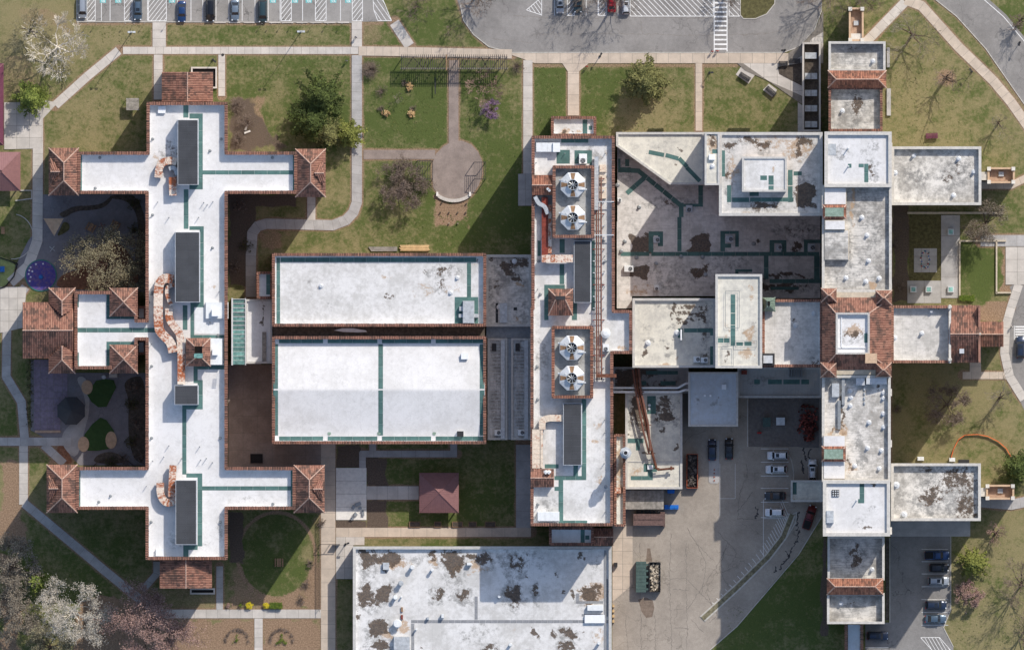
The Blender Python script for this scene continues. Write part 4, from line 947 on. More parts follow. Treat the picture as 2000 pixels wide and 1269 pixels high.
for y_, h_ in ((322,14),(342,16),(366,22)): bx('roof_platform', (1171,y_,1184,y_+h_), HC, HC+.8, MT['duct_cream'], cb)
unit('small white condenser beside the pipe rack', (1177,672,1189,686), HC, 1.4, 'white_unit', 1, 'condenser', 'condenser')
b = MB(); b.cyl(X(1183), Y(651), HC, HC+1.9, .95, 18); b.cyl(X(1183), Y(651), HC+1.9, HC+2.2, 1.05, 18, .5); tag(b.build('tank', MT['white_unit']), 'round white tank beside the pipe rack of the central roof', 'tank')
building('porch_tower', 'small stained tile edged roof at the north end of the central block', 'building', R(1077,228,1164,266), 15, 1.0, .45, 'tile', 'roof_white', [(1,1101,256,14,6,.9),(0,1101,255,8,4,.7),(0,1122,254,4,3,.7),(1,1135,254,10,4,.7)], pad=[(1138,234,1147,265),(1150,246,1156,254)], win=False)
pt_ = building('porch_tower', 'small tile edged roof at the south end of the central block', 'building', R(1073,1029,1159,1064), 15, 1.0, .45, 'tile', 'roof_clean', [(0,1114,1042,3,2,.6)], pad=[(1134,1031,1142,1060),(1143,1045,1151,1053)], win=False)
body(pt_, (1162,1033,1196,1063), 12, win=False); hip(pt_, (1160,1031,1198,1065), 12, .8, 'tile', 0, True)
gt = building('side_wing', 'narrow beige strip roof with tiled edges east of the central block', 'building', R(1200,848,1221,1027), 16, .8, .4, 'tile', 'roof_cream', [(1,1210,900,8,50,.7),(1,1207,960,6,30,.7),(0,1207,957,5,6,.7)], win=False)
bx('brown_box', (1201,952,1213,963), 16, 17, MT['duct_rust'], gt)
cy = thing('chimney_stack', 'tall round grey chimney stack beside the beige strip roof', 'chimney', W(1222,884,5))
b = MB(); b.cyl(X(1222), Y(884), 5, 35.5, .95, 16); b.cyl(X(1222), Y(884), 33.6, 34.2, 1.3, 8); b.build('casing', MT['galvanised'], cy); b = MB(); b.cyl(X(1222), Y(884), 35.5, 36.1, .75, 16, .55); b.build('collar', MT['light_metal'], cy); b = MB(); b.cyl(X(1222), Y(884), 36.1, 36.15, .4, 12); b.build('opening', MT['black_rubber'], cy)
# ---- low roofs of the service courtyard
HLc = 3.5
LCp = [(1204,262),(1604,262),(1604,584),(1490,584),(1397,580),(1236,580),(1236,604),(1203,604)]
ls = [(0,1252,476,19,19,1.2,1),(0,1365,478,19,17,1.2,1),(0,1253,533,18,11,1.1,1),(0,1365,530,16,10,.75,1),(1,1365,530,20,14,.5),(2,1300,540,70,40,.5),(2,1330,350,90,30,.4),(0,1310,395,30,8,.45),(2,1250,300,30,20,.5),(1,1240,570,30,14,.5),(0,1480,475,5,6,.8),(0,1385,462,6,6,.6),(0,1275,460,8,4,.5),(0,1552,485,6,12,1),(0,1530,541,60,4,.9),(2,1420,520,60,40,.45),(0,1222,320,8,20,.4),(0,1500,560,70,6,.8),(2,1230,420,20,60,.3),(1,1270,560,16,8,.5),(0,1560,450,30,12,.4)]
lp = [(1207,310,1212,337),(1212,327,1232,337),(1221,311,1229,325),(1323,424,1331,491),(1212,492,1268,500),(1272,492,1600,500),(1267,452,1295,460),(1285,460,1295,481),(1267,460,1276,492),(1407,451,1443,457),(1407,457,1416,491),(1436,457,1443,482),(1416,476,1428,484),(1436,526,1469,531),(1436,531,1442,538),(1364,362,1373,404),(1326,396,1335,424),(1335,398,1364,404),(1503,469,1536,475),(1503,475,1512,492),(1526,475,1536,492),(1570,468,1604,475),(1570,475,1578,492),(1492,500,1501,545),(1503,545,1604,553),(1590,500,1601,545),(1505,560,1560,566)]
lc = building('courtyard_roof', 'broad low stained membrane roof with black patches and green walkways', 'building', LCp, HLc, .0, .4, None, 'roof_court', ls, win=False, pad=lp)
def strip(root, x0, y0, x1, y1, w, z, n, m='teal'):
    for k in range(n):
        a = Vector((x0,y0)).lerp(Vector((x1,y1)), k/n+.008); c = Vector((x0,y0)).lerp(Vector((x1,y1)), (k+1)/n); P = PP([tuple(a), tuple(c)]); A, B = offs(P, w*S/2); b = MB()
        b.prism([tuple(A[0]), tuple(A[1]), tuple(B[1]), tuple(B[0])], z+.02, z+.045); b.build('walkway_pad', MT[m], root)
strip(lc, 1247,334, 1328,400, 9, HLc, 5); strip(lc, 1224,378, 1258,348, 9, HLc+.03, 2); strip(lc, 1212,332, 1250,334, 9, HLc+.03, 2)
for i, (r, l) in enumerate((((1276,463,1288,474),'small white roof cube framed by green pads beside the west black patch'),((1418,461,1432,473),'small white roof cube framed by green pads in the middle of the low roof'),((1516,478,1527,488),'small white roof cube framed by green pads near the east tower'),((1578,477,1592,490),'whitish roof cube in the corner framed by dark pads'))):
    u_ = unit(l, r, HLc, .8, 'galvanised', 1, 'roof_fan', 'roof fan')
unit('white condenser beside the southwest black roof patch', (1219,519,1237,531), HLc, 1.1, 'white_unit', 1, 'condenser', 'condenser'); unit('lone white condenser on the south edge of the low roof', (1278,557,1287,567), HLc, 1.0, 'white_unit', 1, 'condenser', 'condenser')
unit('tiny white condenser at the northwest edge of the low roof', (1206,387,1213,394), HLc, .8, 'white_unit', 1, 'condenser', 'condenser'); unit('small white condenser under the triangular roof', (1340,401,1352,414), HLc, .8, 'galvanised', 1, 'condenser', 'condenser')
vents(lc, [(1220,472),(1213,491),(1330,501),(1281,515),(1378,537),(1372,502),(1243,503),(1472,476),(1206,362),(1248,405)], HLc, h=.7, r=.25, m='grey_metal')
HB = 28
tr = building('triangular_roof', 'white triangular flat roof with a diagonal of green pads', 'building', [(1204,259),(1376,259),(1376,360),(1308,360),(1204,285)], 8, .5, .35, 'metal_coping', 'roof_cream',
   [(0,1330,299,5,5,.65),(0,1290,292,4,4,.5),(0,1318,324,5,5,.5),(0,1259,297,2,2,.6),(2,1235,270,18,8,.4),(2,1300,280,60,20,.3)], pad=[])
strip(tr, 1267,297, 1297,303, 8, 8, 1); strip(tr, 1300,303, 1325,310, 8, 8, 1); strip(tr, 1326,309, 1342,326, 8, 8.03, 1); strip(tr, 1341,327, 1367,354, 8, 8, 1)
b1 = building('stair_penthouse', 'narrow white stair roof with a brown moss oval beside the square tower', 'building', R(1377,259,1405,361), HB+1, .3, .3, 'metal_coping', 'roof_cream', [(0,1391,276,8,13,.7),(1,1391,280,12,18,.8)], pad=[(1391,292,1402,300)])
hatchbox(b1, (1385,302,1396,312), HB+1, .7); vents(b1, [(1391,325)], HB+1, h=.5, r=.3)
b2 = building('square_block', 'large square block with a raised white box in the middle of its roof', 'building', R(1405,259,1606,421), HB, .6, .5, 'metal_coping', 'roof_court',
   [(0,1430,285,10,7,.8),(0,1460,277,16,6,.75),(0,1490,285,12,7,.8),(0,1570,280,12,9,.9),(0,1560,298,10,10,.75),(0,1572,385,18,24,.95,1),(2,1572,375,24,40,.6),(1,1560,290,26,24,.7),(1,1432,330,10,30,.6),(0,1425,340,5,26,.5),(0,1490,402,22,8,.85),(1,1500,280,60,14,.5),(2,1550,330,40,50,.3),(1,1470,415,60,5,.4)],
   pad=[(1407,294,1416,345),(1420,362,1428,395),(1430,386,1463,395),(1465,386,1550,394),(1464,374,1482,383),(1539,332,1548,362),(1550,335,1566,343),(1539,364,1548,395)])
building(None, None, None, R(1450,307,1536,374), HB+3.4, .25, .3, 'metal_coping', 'roof_white', [(1,1511,330,4,8,.6),(2,1490,340,30,8,.4)], root=b2, base=HB-.1, win=False, pad=[(1485,343,1498,352),(1501,343,1511,361),(1501,363,1511,371)])
C2 = building('kitchen_block', 'white roof speckled with rows of round dark stains', 'building', R(1236,583,1397,717), 15, .7, .4, 'metal_coping', 'roof_cream',
   [(0,1312+dx*12.5,600+dy*12,6,4.5,.75) for dx in range(6) for dy in range(3) if (dx, dy) != (0, 2)]+[(2,1265+k*13,599,6,4,.7) for k in range(5)]+[(2,1262+k*11,664,5,4,.7) for k in range(6)]+[(2,1260,640,12,10,.6),(0,1308,621,5,5,.6),(0,1256,690,8,6,.85),(1,1297,709,10,5,.9),(0,1304,675,5,5,.7),(2,1308,688,9,5,.8),(0,1372,610,10,14,.7),(0,1376,690,8,14,.55),(0,1376,650,6,16,.5),(1,1325,697,4,4,.8),(2,1310,635,7,8,.7),(1,1320,610,16,4,.5)],
   pad=[(1336,641,1387,649),(1387,641,1396,655),(1387,676,1396,712),(1324,641,1334,660)])
for r, l in (((1355,696,1367,707),'left one of two white condensers on the speckled roof'),((1369,698,1382,708),'right one of two white condensers on the speckled roof')): unit(l, r, 15, 1.2, 'white_unit', 1, 'condenser', 'condenser')
bx('roof_fin', (1329,643,1332,664), 15, 17.2, MT['white'], C2); vents(C2, [(1322,650),(1265,670)], 15, h=.9, r=.35)
C1 = building('tower_block', 'tall narrow white roof with brown blotches and thin steel frames', 'building', R(1398,536,1488,718), 28, .5, .4, 'metal_coping', 'roof_cream',
   [(1,1464,652,9,16,.75),(1,1467,585,8,14,.55),(1,1462,691,14,10,.95),(0,1466,646,7,9,.35),(1,1420,640,5,14,.6),(0,1419,695,5,8,.6),(1,1450,695,10,6,.7),(0,1415,705,6,6,.4),(1,1465,560,6,8,.6),(1,1420,570,14,12,.25)],
   pad=[(1427,575,1436,611),(1427,612,1436,634),(1427,635,1436,675),(1402,660,1413,669),(1414,660,1425,669),(1438,668,1451,675),(1454,667,1468,675)])
for r in ((1417,568,1444,640),(1400,658,1425,672),(1410,676,1432,715),(1436,665,1478,678)):
    b = MB()
    for a, c in (((r[0],r[1]),(r[2],r[1])),((r[2],r[1]),(r[2],r[3])),((r[2],r[3]),(r[0],r[3])),((r[0],r[3]),(r[0],r[1]))): b.tube([W(*a,28.6), W(*c,28.6)], .05, 4)
    b.build('steel_frame', MT['grey_metal'], C1)
C3 = building('theatre_block', 'white roof with a grey shaded stain between tower block and tiled centre', 'building', [(1489,585),(1606,585),(1606,716),(1489,716)], 24.5, .9, .45, 'tile_pale', 'roof_court',
   [(2,1550,640,18,60,.35),(0,1549,625,3,4,.7),(0,1554,634,3,3,.7),(0,1586,703,8,5,.7),(0,1590,700,6,8,.6),(2,1580,690,14,20,.4)])
vents(C3, [(1554,635),(1590,612)], 24.5, h=.8, r=.3)
t_ = frustum(C3, (1489,581,1514,608), (1499,588,1504,598), 25.5, 3.0, 'tile'); t_.name = 'copper_cap'; 
for c in t_.children:
    if c.data.materials: c.data.materials[0] = MT['copper_green']
t_.data.materials[0] = MT['copper_green']
bx('chimney', (1487,690,1513,713), 20, 27.2, MT['dark_metal'], C3); bx('chimney_cap', (1491,694,1509,709), 27.2, 27.6, MT['light_metal'], C3)
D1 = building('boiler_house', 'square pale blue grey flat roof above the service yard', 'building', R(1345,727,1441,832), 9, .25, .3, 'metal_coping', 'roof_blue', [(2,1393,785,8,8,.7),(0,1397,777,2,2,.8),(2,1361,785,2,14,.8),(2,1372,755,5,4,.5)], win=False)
for r in ((1410,751,1418,760),(1375,771,1378,774),(1386,771,1389,774)): hatchbox(D1, r, 9, .5)
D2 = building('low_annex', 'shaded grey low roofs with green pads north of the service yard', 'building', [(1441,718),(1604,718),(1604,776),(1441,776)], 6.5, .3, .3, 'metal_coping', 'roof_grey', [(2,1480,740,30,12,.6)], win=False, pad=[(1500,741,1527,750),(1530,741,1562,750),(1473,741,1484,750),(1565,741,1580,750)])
bx('brown_vent', (1448,723,1459,731), 6.5, 7.4, MT['red_brown'], D2)
for k in range(6): bx('roof_screen', (1540+k*5,719,1542+k*5,738), 6.5, 7.6, MT['grey_metal'], D2)
D3 = building('laundry', 'stained low white roof crossed by a rusty pipe, beside the orange skip', 'building', [(1222,768),(1332,768),(1332,954),(1222,954)], 6, .3, .35, 'metal_coping', 'roof_cream',
   [(0,1242,800,9,26,1.0),(0,1300,812,16,10,1.1),(0,1296,786,12,14,.8),(0,1336,790,5,30,1),(0,1318,872,4,9,1),(0,1299,841,8,6,.7),(0,1253,830,10,14,.9),(0,1230,852,6,3,.9),(1,1240,920,14,10,.6),(1,1310,940,30,4,.4),(0,1263,882,6,4,.6),(2,1262,905,20,10,.4)], win=False,
   pad=[(1264,773,1281,808),(1222,856,1257,865),(1242,865,1250,879),(1257,905,1283,921),(1265,921,1275,930),(1232,929,1275,937)])
hatchbox(D3, (1265,908,1275,916), 6, .5); vents(D3, [(1268,798),(1268,791)], 6, h=.5, r=.2); bx('roof_seam', (1223,900,1331,902), 6.0, 6.15, MT['metal_coping'], D3)
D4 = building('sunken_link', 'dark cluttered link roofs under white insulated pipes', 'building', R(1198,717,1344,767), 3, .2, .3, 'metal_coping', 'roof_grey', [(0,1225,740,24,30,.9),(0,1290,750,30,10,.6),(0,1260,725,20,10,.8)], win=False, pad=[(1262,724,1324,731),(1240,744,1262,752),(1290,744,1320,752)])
for y in (757, 765):
    t = thing('white_pipe', ('upper' if y == 757 else 'lower')+' one of two white insulated pipes bending to the boiler house', 'pipe', W(1200,y,8))
    pts = [(1190,y),(1324,y),(1340,y-9),(1345,y-9)] if y == 757 else [(1196,y),(1326,y),(1338,y-4),(1345,y-4)]
    for i in range(3):
        b = MB(); b.tube([W(*pts[i],8.2), W(*pts[i+1],8.2)], .25, 8); b.build('pipe_length', MT['white_unit'], t)
for k, (pts, m, r, z) in enumerate(([[(1240,700),(1246,760),(1262,830),(1274,885),(1282,914)], 'pipe_rust', .28, 9], [[(1247,715),(1252,765),(1266,830),(1270,880)], 'pipe_brown', .25, 9.4], [[(1236,722),(1244,775),(1256,840),(1268,886)], 'pipe_brown', .22, 9])):
    t = thing('rusty_pipe', ('thick rusty pipe ending in a bend over the laundry roof','brown pipe next to the rusty pipe over the laundry','outer dark brown pipe over the laundry stain')[k], 'pipe', W(*pts[0], z))
    for i in range(len(pts)-1): b = MB(); b.tube([W(*pts[i],z-i*.3), W(*pts[i+1],z-(i+1)*.3)], r, 8); b.build('pipe_length', MT[m], t)
    if k == 0: b = MB(); b.tube([W(1282,914,z-1.2), W(1285,917,z-1.4), W(1317,914,z-1.4)], .24, 8); b.build('pipe_end', MT['pipe_rust'], t); bx('valve', (1309,910,1313,918), z-1.7, z-1.0, MT['pipe_rust'], t)
    for i in range(len(pts)-1):
        x, y = pts[i+1]; bx('pipe_bracket', (x-6,y-1,x+6,y+1), z-i*.3-.9, z-i*.3-.7, MT[m], t)
wd = thing('plank_shelter', 'weathered plank roof shelter at the south end of the laundry', 'shelter', W(1258,975,0))
for k in range(18):
    x = 1221.5+k*4.15; b = MB(); z0 = 3.4+rnd.uniform(-.02,.02); b.box(X(x)+.01, Y(994), z0, X(x+4.15)-.01, Y(957), z0+.06); b.build('plank', MT['wood_grey'], wd)
for x in (1224, 1292):
    for y in (960, 991): bx('post', (x,y,x+1.4,y+1.4), 0, 3.38, MT['wood_grey'], wd)
# skips, bins and compactor
def skip(label, r, m, h=1.9, fill='debris_dark', n=60, white=.3):
    x0, y0, x1, y1 = r; t = thing('skip', label, 'skip', W((x0+x1)/2,(y0+y1)/2,0)); P = PP(R(*r)); ring(P, 0, .14, .15, h, MT[m].name, 'skip_body', t)
    bx('skip_floor', (x0+1,y0+1,x1-1,y1-1), .1, .7, MT['dark_metal'], t)
    nr = int((y1-y0)/8)
    for k in range(nr):
        y = y0+4+k*8; bx('side_rib', (x0-1,y,x0,y+1.2), .2, h, MT[m], t); bx('side_rib', (x1,y,x1+1,y+1.2), .2, h, MT[m], t)
    b = MB()
    for k in range(n):
        x = rnd.uniform(x0+3,x1-3); y = rnd.uniform(y0+3,y1-3); w = rnd.uniform(.06,.32); d_ = rnd.uniform(.04,.2); z = rnd.uniform(.8,1.5); a = rnd.random()*3; c, s_ = math.cos(a), math.sin(a)
        pts = [(X(x)+c*u-s_*v, Y(y)+s_*u+c*v) for u, v in ((-w,-d_),(w,-d_),(w,d_),(-w,d_))]; b.prism(pts, .6, z)
    tag(b.build('rubbish', MT[fill]), 'loose rubbish piled inside the '+label.split(',')[0], 'rubbish', kind='stuff'); return t
skip('open orange skip beside the laundry, full of dark scrap', (1341,886,1363,953), 'rust_bin', 1.9, 'debris_dark', 200); skip('open grey skip in the yard, heaped with pale rubbish', (1268,1097,1290,1156), 'dark_metal', 1.9, 'foam', 420)
gc_ = thing('compactor', 'closed green waste container standing against the grey open skip', 'container', W(1251,1126,0)); bx('container_body', (1242,1096,1262,1156), .2, 2.3, MT['green_bin'], gc_)
for k in range(8): bx('lid_rib', (1243,1100+k*7,1261,1101.5+k*7), 2.301, 2.36, MT['green_bin'], gc_)
for k in range(5): bx('side_bracket', (1262,1100+k*12,1266,1104+k*12), 1.2, 2.2, MT['green_bin'], gc_)
cc = thing('compactor', 'long brown waste compactor below the plank shelter', 'container', W(1267,1014,0)); bx('container_body', (1237,1003,1296,1026), .2, 2.6, MT['brown_bin'], cc); bx('ridge_cap', (1239,1006,1294,1014), 2.6, 2.75, MT['brown_bin'], cc); bx('end_hopper', (1290,999,1299,1028), .2, 1.9, MT['brown_bin'], cc)
for k in range(6): bx('top_slot', (1243+k*8,997,1248+k*8,1003), .6, 1.4, MT['dark_metal'], cc)
for i, x in enumerate((1298,1308,1317)): 
    t = thing('recycling_bin', ('left','middle','right')[i]+' one of the blue bins beside the plank shelter', 'bin', W(x+4,990,0), 0, 'blue bins by the plank shelter'); bx('bin_body', (x,986,x+8,994), 0, 1.2, MT['blue_plastic'], t); bx('bin_lid', (x-.3,985.5,x+8.3,992), 1.2, 1.28, MT['blue_plastic'], t)
t = thing('recycling_bin', 'single blue bin under the laundry eave', 'bin', W(1311,958,0)); bx('bin_body', (1304,956,1317,963), 0, 1.2, MT['blue_plastic'], t); bx('bin_lid', (1303.5,955.5,1317.5,961), 1.2, 1.28, MT['blue_plastic'], t)
for i, y in enumerate((1180,1190,1200,1210)): tag(bx('pallet_crate', (1196,y,1200,y+5), 0, .9, MT['lumber']), ('first','second','third','fourth')[i]+' small pale crate from the top against the south roof wall', 'crate')
tag(bx('electrical_box', (1199,1098,1206,1106), 0, 1.5, MT['dark_metal']), 'dark electrical box by the wall left of the green container', 'electrical box')
cab = thing('pump_cabinet', 'dark cabinet on a pad in the shaded yard corner', 'cabinet', W(1497,825,0)); bx('casing', (1491,816,1504,832), 0, 1.8, MT['copper_green'], cab); bx('lid', (1490,815,1505,833), 1.8, 1.9, MT['green_bin'], cab)
cab = thing('pump_cabinet', 'pale blue flat topped cabinet in the shaded yard corner', 'cabinet', W(1524,822,0)); bx('casing', (1516,815,1533,830), 0, 1.9, MT['light_metal'], cab); bx('lid', (1516,815,1524.3,830), 1.901, 2.0, MT['light_metal'], cab); bx('lid', (1524.8,815,1533,830), 1.901, 2.0, MT['light_metal'], cab)
b = MB(); jr = random.Random(3)
for k in range(150):
    x, y = jr.gauss(1577,9), jr.gauss(828,16); w = jr.uniform(.1,.5); a = jr.random()*3; c, s_ = math.cos(a), math.sin(a); b.prism([(X(x)+c*u-s_*v, Y(y)+s_*u+c*v) for u, v in ((-w,-.15),(w,-.15),(w,.15),(-w,.15))], 0, jr.uniform(.2,1.6))
tag(b.build('equipment_pile', MT['junk']), 'tangled heap of red and grey equipment against the east tower wall', 'equipment pile', kind='stuff')

# ---- east building: long bar with towers, three arms and the tiled centre
HE = 34
e_st = [(2,1690,400,30,30,.4),(1,1665,395,3,60,.8),(2,1700,440,30,30,.5),(2,1700,520,40,40,.4),(1,1705,560,6,14,.8),(0,1662,470,4,30,.4),(2,1712,470,14,16,.6),(0,1640,495,14,4,.6),(2,1650,540,30,14,.4),(1,1640,520,20,12,.3)]
Ea = building('east_block', 'long east block with pale parapets and a tiled centre', 'building', R(1606,362,1741,570), HE, 1.3, .45, 'stone_coping', 'roof_old', e_st, 'stone_wall', 'stone_coping')
building(None, None, None, R(1606,733,1739,940), HE, 1.3, .45, 'stone_coping', 'roof_dirty', [(0,1646,795,3,40,.85),(1,1648,840,5,30,.7),(2,1680,880,8,40,.9),(2,1670,820,14,20,.3),(1,1700,800,4,60,.3),(1,1635,843,18,5,.9),(0,1632,842,10,4,.7),(0,1715,760,5,8,.7),(1,1660,915,12,10,.7),(0,1658,905,4,12,.6),(1,1730,930,5,10,.7),(2,1690,850,20,20,.3)], 'stone_wall', 'stone_coping', root=Ea)
for r, st_, pd in (((1611,258,1741,365),[(0,1705,335,9,16,.6),(2,1645,300,18,12,.6),(2,1708,285,10,12,.6),(0,1645,270,5,3,.5),(2,1690,300,20,14,.4),(1,1640,268,20,3,.5)],[(1656,320,1663,328),(1677,320,1687,327),(1688,320,1696,356)]),
                   ((1608,938,1738,1046),[(0,1705,949,7,3,.8),(2,1680,1015,20,20,.35),(0,1690,1032,14,3,.6),(2,1705,998,10,8,.5)],[(1679,944,1688,982),(1676,974,1679,982)])):
    building(None, None, None, R(*r), HE+2.5, .7, .6, 'stone_coping', 'roof_clean', st_, 'stone_wall', 'stone_coping', root=Ea, pad=pd)
bx('grille', (1625,956,1639,969), HE+2.5, HE+2.8, MT['dark_metal'], Ea)
for i in range(3):
    for j in range(3): 
        b = MB(); b.cyl(X(1627.5+i*4.6), Y(958.5+j*4.4), HE+2.8, HE+2.9, .16, 8); b.build('grille_disc', MT['light_metal'], Ea)
unit('pale blue twin lid box on the south tower roof', (1614,997,1628,1021), HE+2.5, 1.1, 'galvanised', 0, panels=2); bx('roof_curb', (1617,281,1633,303), HE+2.5, HE+2.6, MT['galvanised'], Ea)
vents(Ea, [(1657,325),(1673,977),(1656,290)], HE+2.5, h=1.6, r=.12); vents(Ea, [(1693,460),(1696,510),(1652,543),(1691,550),(1717,544),(1683,425),(1660,763),(1661,776),(1660,792),(1725,767),(1725,778),(1725,808),(1726,834),(1697,825),(1694,875),(1669,910),(1717,915),(1721,880)], HE, h=.8, r=.3)
for r, h in (((1610,366,1653,400),2.0),((1611,430,1651,449),2.4),((1610,449,1658,508),1.6),((1608,850,1651,872),2.2),((1608,900,1651,935),1.4)):
    bx('raised_roof', r, HE-.05, HE+h, MT['stone_wall'], Ea); q = bx('raised_roof_top', (r[0]+1,r[1]+1,r[2]-1,r[3]-1), HE+h+.001, HE+h+.12, MT['roof_old' if r[3] > 500 and r[1] < 500 else 'roof_clean'], Ea)
for r in ((1607,400,1653,428),(1605,871,1652,901)):
    body(Ea, (r[0]+3,r[1]+3,r[2]-3,r[3]-3), HE+2.2, 'stone_wall', HE-.1, False); frustum(Ea, r, (r[0]+4.5,r[1]+5.5,r[2]-5,r[3]-5), HE+2.2, .8, 'tile_bright'); bx('copper_panel', (r[0]+4.5,r[1]+5.5,r[2]-5,r[3]-5), HE+2.6, HE+3.06, MT['copper_green'], Ea)
bx('long_unit', (1625,748,1639,775), HE, HE+1.3, MT['galvanised'], Ea); bx('duct_run', (1636,782,1642,838), HE, HE+.9, MT['grey_metal'], Ea); bx('duct_run', (1644,722,1650,790), HE, HE+.9, MT['grey_metal'], Ea)
bx('blue_unit', (1672,738,1689,752), HE, HE+1.2, MT['light_metal'], Ea); bx('white_panel_roof', (1692,738,1732,750), HE, HE+1.4, MT['light_metal'], Ea)
for k in range(4): bx('conduit', (1687,757+k*9,1690,762+k*9), HE, HE+.4, MT['galvanised'], Ea)
for x, y in ((1737,430),(1737,560),(1738,285),(1737,765),(1737,865),(1737,1035)): bx('corbel', (x,y-6,x+5,y+8), HE-.5, HE+.9, MT['stone_coping'], Ea)
# tiled centre: hipped ring round a white well, small corner pavilions
zc = HE+1.6; body(Ea, (1609,571,1737,731), zc+.0, 'stone_wall', HE-.2, False)
frustum(Ea, (1606,581,1741,722), (1633,612,1697,691), zc, 3.6); 
for r in ((1604,563,1634,590),(1710,567,1742,596),(1603,708,1634,737),(1710,708,1741,736)):
    body(Ea, (r[0]+2,r[1]+2,r[2]-2,r[3]-2), zc+1.4, 'stone_wall', HE-.5, False); hip(Ea, r, zc+1.4, 2.6)
building(None, None, None, R(1633,611,1698,691), zc+2.7, .9, .3, 'metal_coping', 'roof_clean', [(1,1668,650,16,12,1),(0,1668,656,16,9,.75),(1,1660,612,20,3,.5)], root=Ea, base=zc, win=False, pad=[(1688,651,1696,669)])
for r in ((1643,617,1644.5,680),(1637,678,1692,679.5)): bx('roof_rail', r, zc+2.75, zc+3.0, MT['white'], Ea)
bx('chimney', (1691,692,1712,708), zc+1, zc+6, MT['tan_wall'], Ea); bx('chimney_cap', (1690,690,1713,709), zc+6.001, zc+6.15, MT['tan_wall'], Ea)
# north and south arms
Hn = 27
for nm, lab, segs, ty, in (('north', 'north arm of the east block with two roof fields split by an orange tiled ridge', ((1619,82,1729,140),(1619,171,1723,256)), (1617,138,1731,172)), ('south', 'south arm of the east block with an orange tiled ridge near its end', ((1617,1047,1727,1132),(1616,1158,1727,1217)), (1615,1129,1725,1161))):
    rt = None
    for i, r in enumerate(segs):
        cx, cy_ = (r[0]+r[2])/2, (r[1]+r[3])/2
        st_ = [(0,cx,cy_-5,9,26,.7),(0,cx,cy_-14,14,8,.5),(2,cx,cy_,40,30,.3)] if r[3]-r[1] > 70 else [(2,cx-15,cy_,24,12,.6),(0,cx-10,cy_-16,10,6,.5)]
        side = nm == 'north' and i == 1
        rt = building('arm_block', lab, 'building', R(*r), Hn, 2.0, .38, 'stone_coping' if not side else 'tile', 'roof_old', st_, 'stone_wall', 'stone_coping', root=rt)
    body(rt, (ty[0]+3,ty[1]+2,ty[2]-3,ty[3]-2), Hn+2.2, 'stone_wall'); hip(rt, ty, Hn+2.2, 2.4, 'tile_bright', 16, True)
    vents(rt, [(segs[0][0]+86,segs[0][1]+38 if nm == 'north' else 1112),(segs[1][0]+26,segs[1][1]+ (46 if nm == 'north' else 20))], Hn, h=1.0, r=.3)
    if nm == 'north':
        for r in ((1732,93,1738,132),(1732,173,1740,226)): bx('area_well', r, 0, .6, MT['concrete_grey'], rt)
tag(bx('entrance_walk', (1656,1219,1681,1300), 0, 5.0, MT['roof_blue']), 'pale flat covered walk running south from the south arm', 'covered walk'); ew = bpy.data.objects['entrance_walk']
for x in (1652.5, 1683): ribs(PP([(x,1219),(x,1300)]), 5.1, .7, 'tile', ew, closed=False); bx('side_wall', (x-2,1219,x+2,1300), -.2, 5.1, MT['brick_wall'], ew)
# east arms
Ha = 28
A1 = building('arm_block', 'north east arm with streaked white roof and grey damp patches', 'building', R(1742,287,1916,400), Ha, 1.5, .45, 'stone_coping', 'roof_old_v', [(2,1775,343,20,14,.6),(2,1797,345,14,18,.7),(0,1850,345,10,14,.5),(2,1822,348,8,6,.6),(0,1873,330,12,18,.45),(2,1870,350,26,24,.5),(0,1792,350,6,8,.4),(2,1890,320,16,30,.5)], 'stone_wall', 'stone_coping')
A3 = building('arm_block', 'south east arm whose white roof is blotched with big grey patches', 'building', R(1741,905,1915,1016), Ha, 1.5, .45, 'stone_coping', 'roof_old_v', [(0,1870,935,36,22,.65),(0,1820,970,24,18,.65),(2,1815,985,26,20,.8),(2,1870,970,40,50,.8),(0,1885,985,22,30,.65),(0,1838,960,30,8,.5),(2,1820,930,20,14,.7),(2,1760,970,12,24,.4),(0,1805,915,14,6,.6),(0,1895,950,8,50,.5)], 'stone_wall', 'stone_coping')
A2 = building('arm_block', 'middle east arm, white roof ending in an orange tiled gable', 'building', R(1741,597,1857,708), Ha, 1.6, .45, 'tile_pale', 'roof_court', [(2,1800,690,60,12,.3),(0,1800,650,3,3,.5),(0,1830,605,4,3,.6),(2,1790,620,50,10,.3)], 'stone_wall', 'stone_coping')
vents(A1, [(1784,304),(1872,310),(1902,336),(1862,382),(1748,338)], Ha, h=1, r=.3); vents(A3, [(1750,947),(1765,1005)], Ha, h=.8, r=.4); vents(A2, [(1800,651),(1747,660),(1819,608)], Ha, h=1, r=.3)
body(A2, (1859,600,1913,706), Ha, 'stone_wall'); gable(A2, (1856,596,1913,708), Ha+.3, 4.6, True, 'tile'); bx('gable_parapet', (1853,595,1857.5,709), Ha-.5, Ha+3.3, MT['stone_coping'], A2); bx('end_parapet', (1911,597,1915,708), Ha, Ha+4.4, MT['tile'], A2)
for y in (600, 652, 702): b = MB(); b.cyl(X(1855 if y != 652 else 1912), Y(y), Ha+3.0, Ha+4.6, .5, 10, .3); b.build('finial', MT['stone_coping'], A2)
bx('skylight', (1874,681,1883,690), Ha+2.0, Ha+3.2, MT['light_metal'], A2); gable(A2, (1914,628,1960,677), 9, 2.2, True, 'tile'); body(A2, (1914,631,1957,674), 9, 'stone_wall')
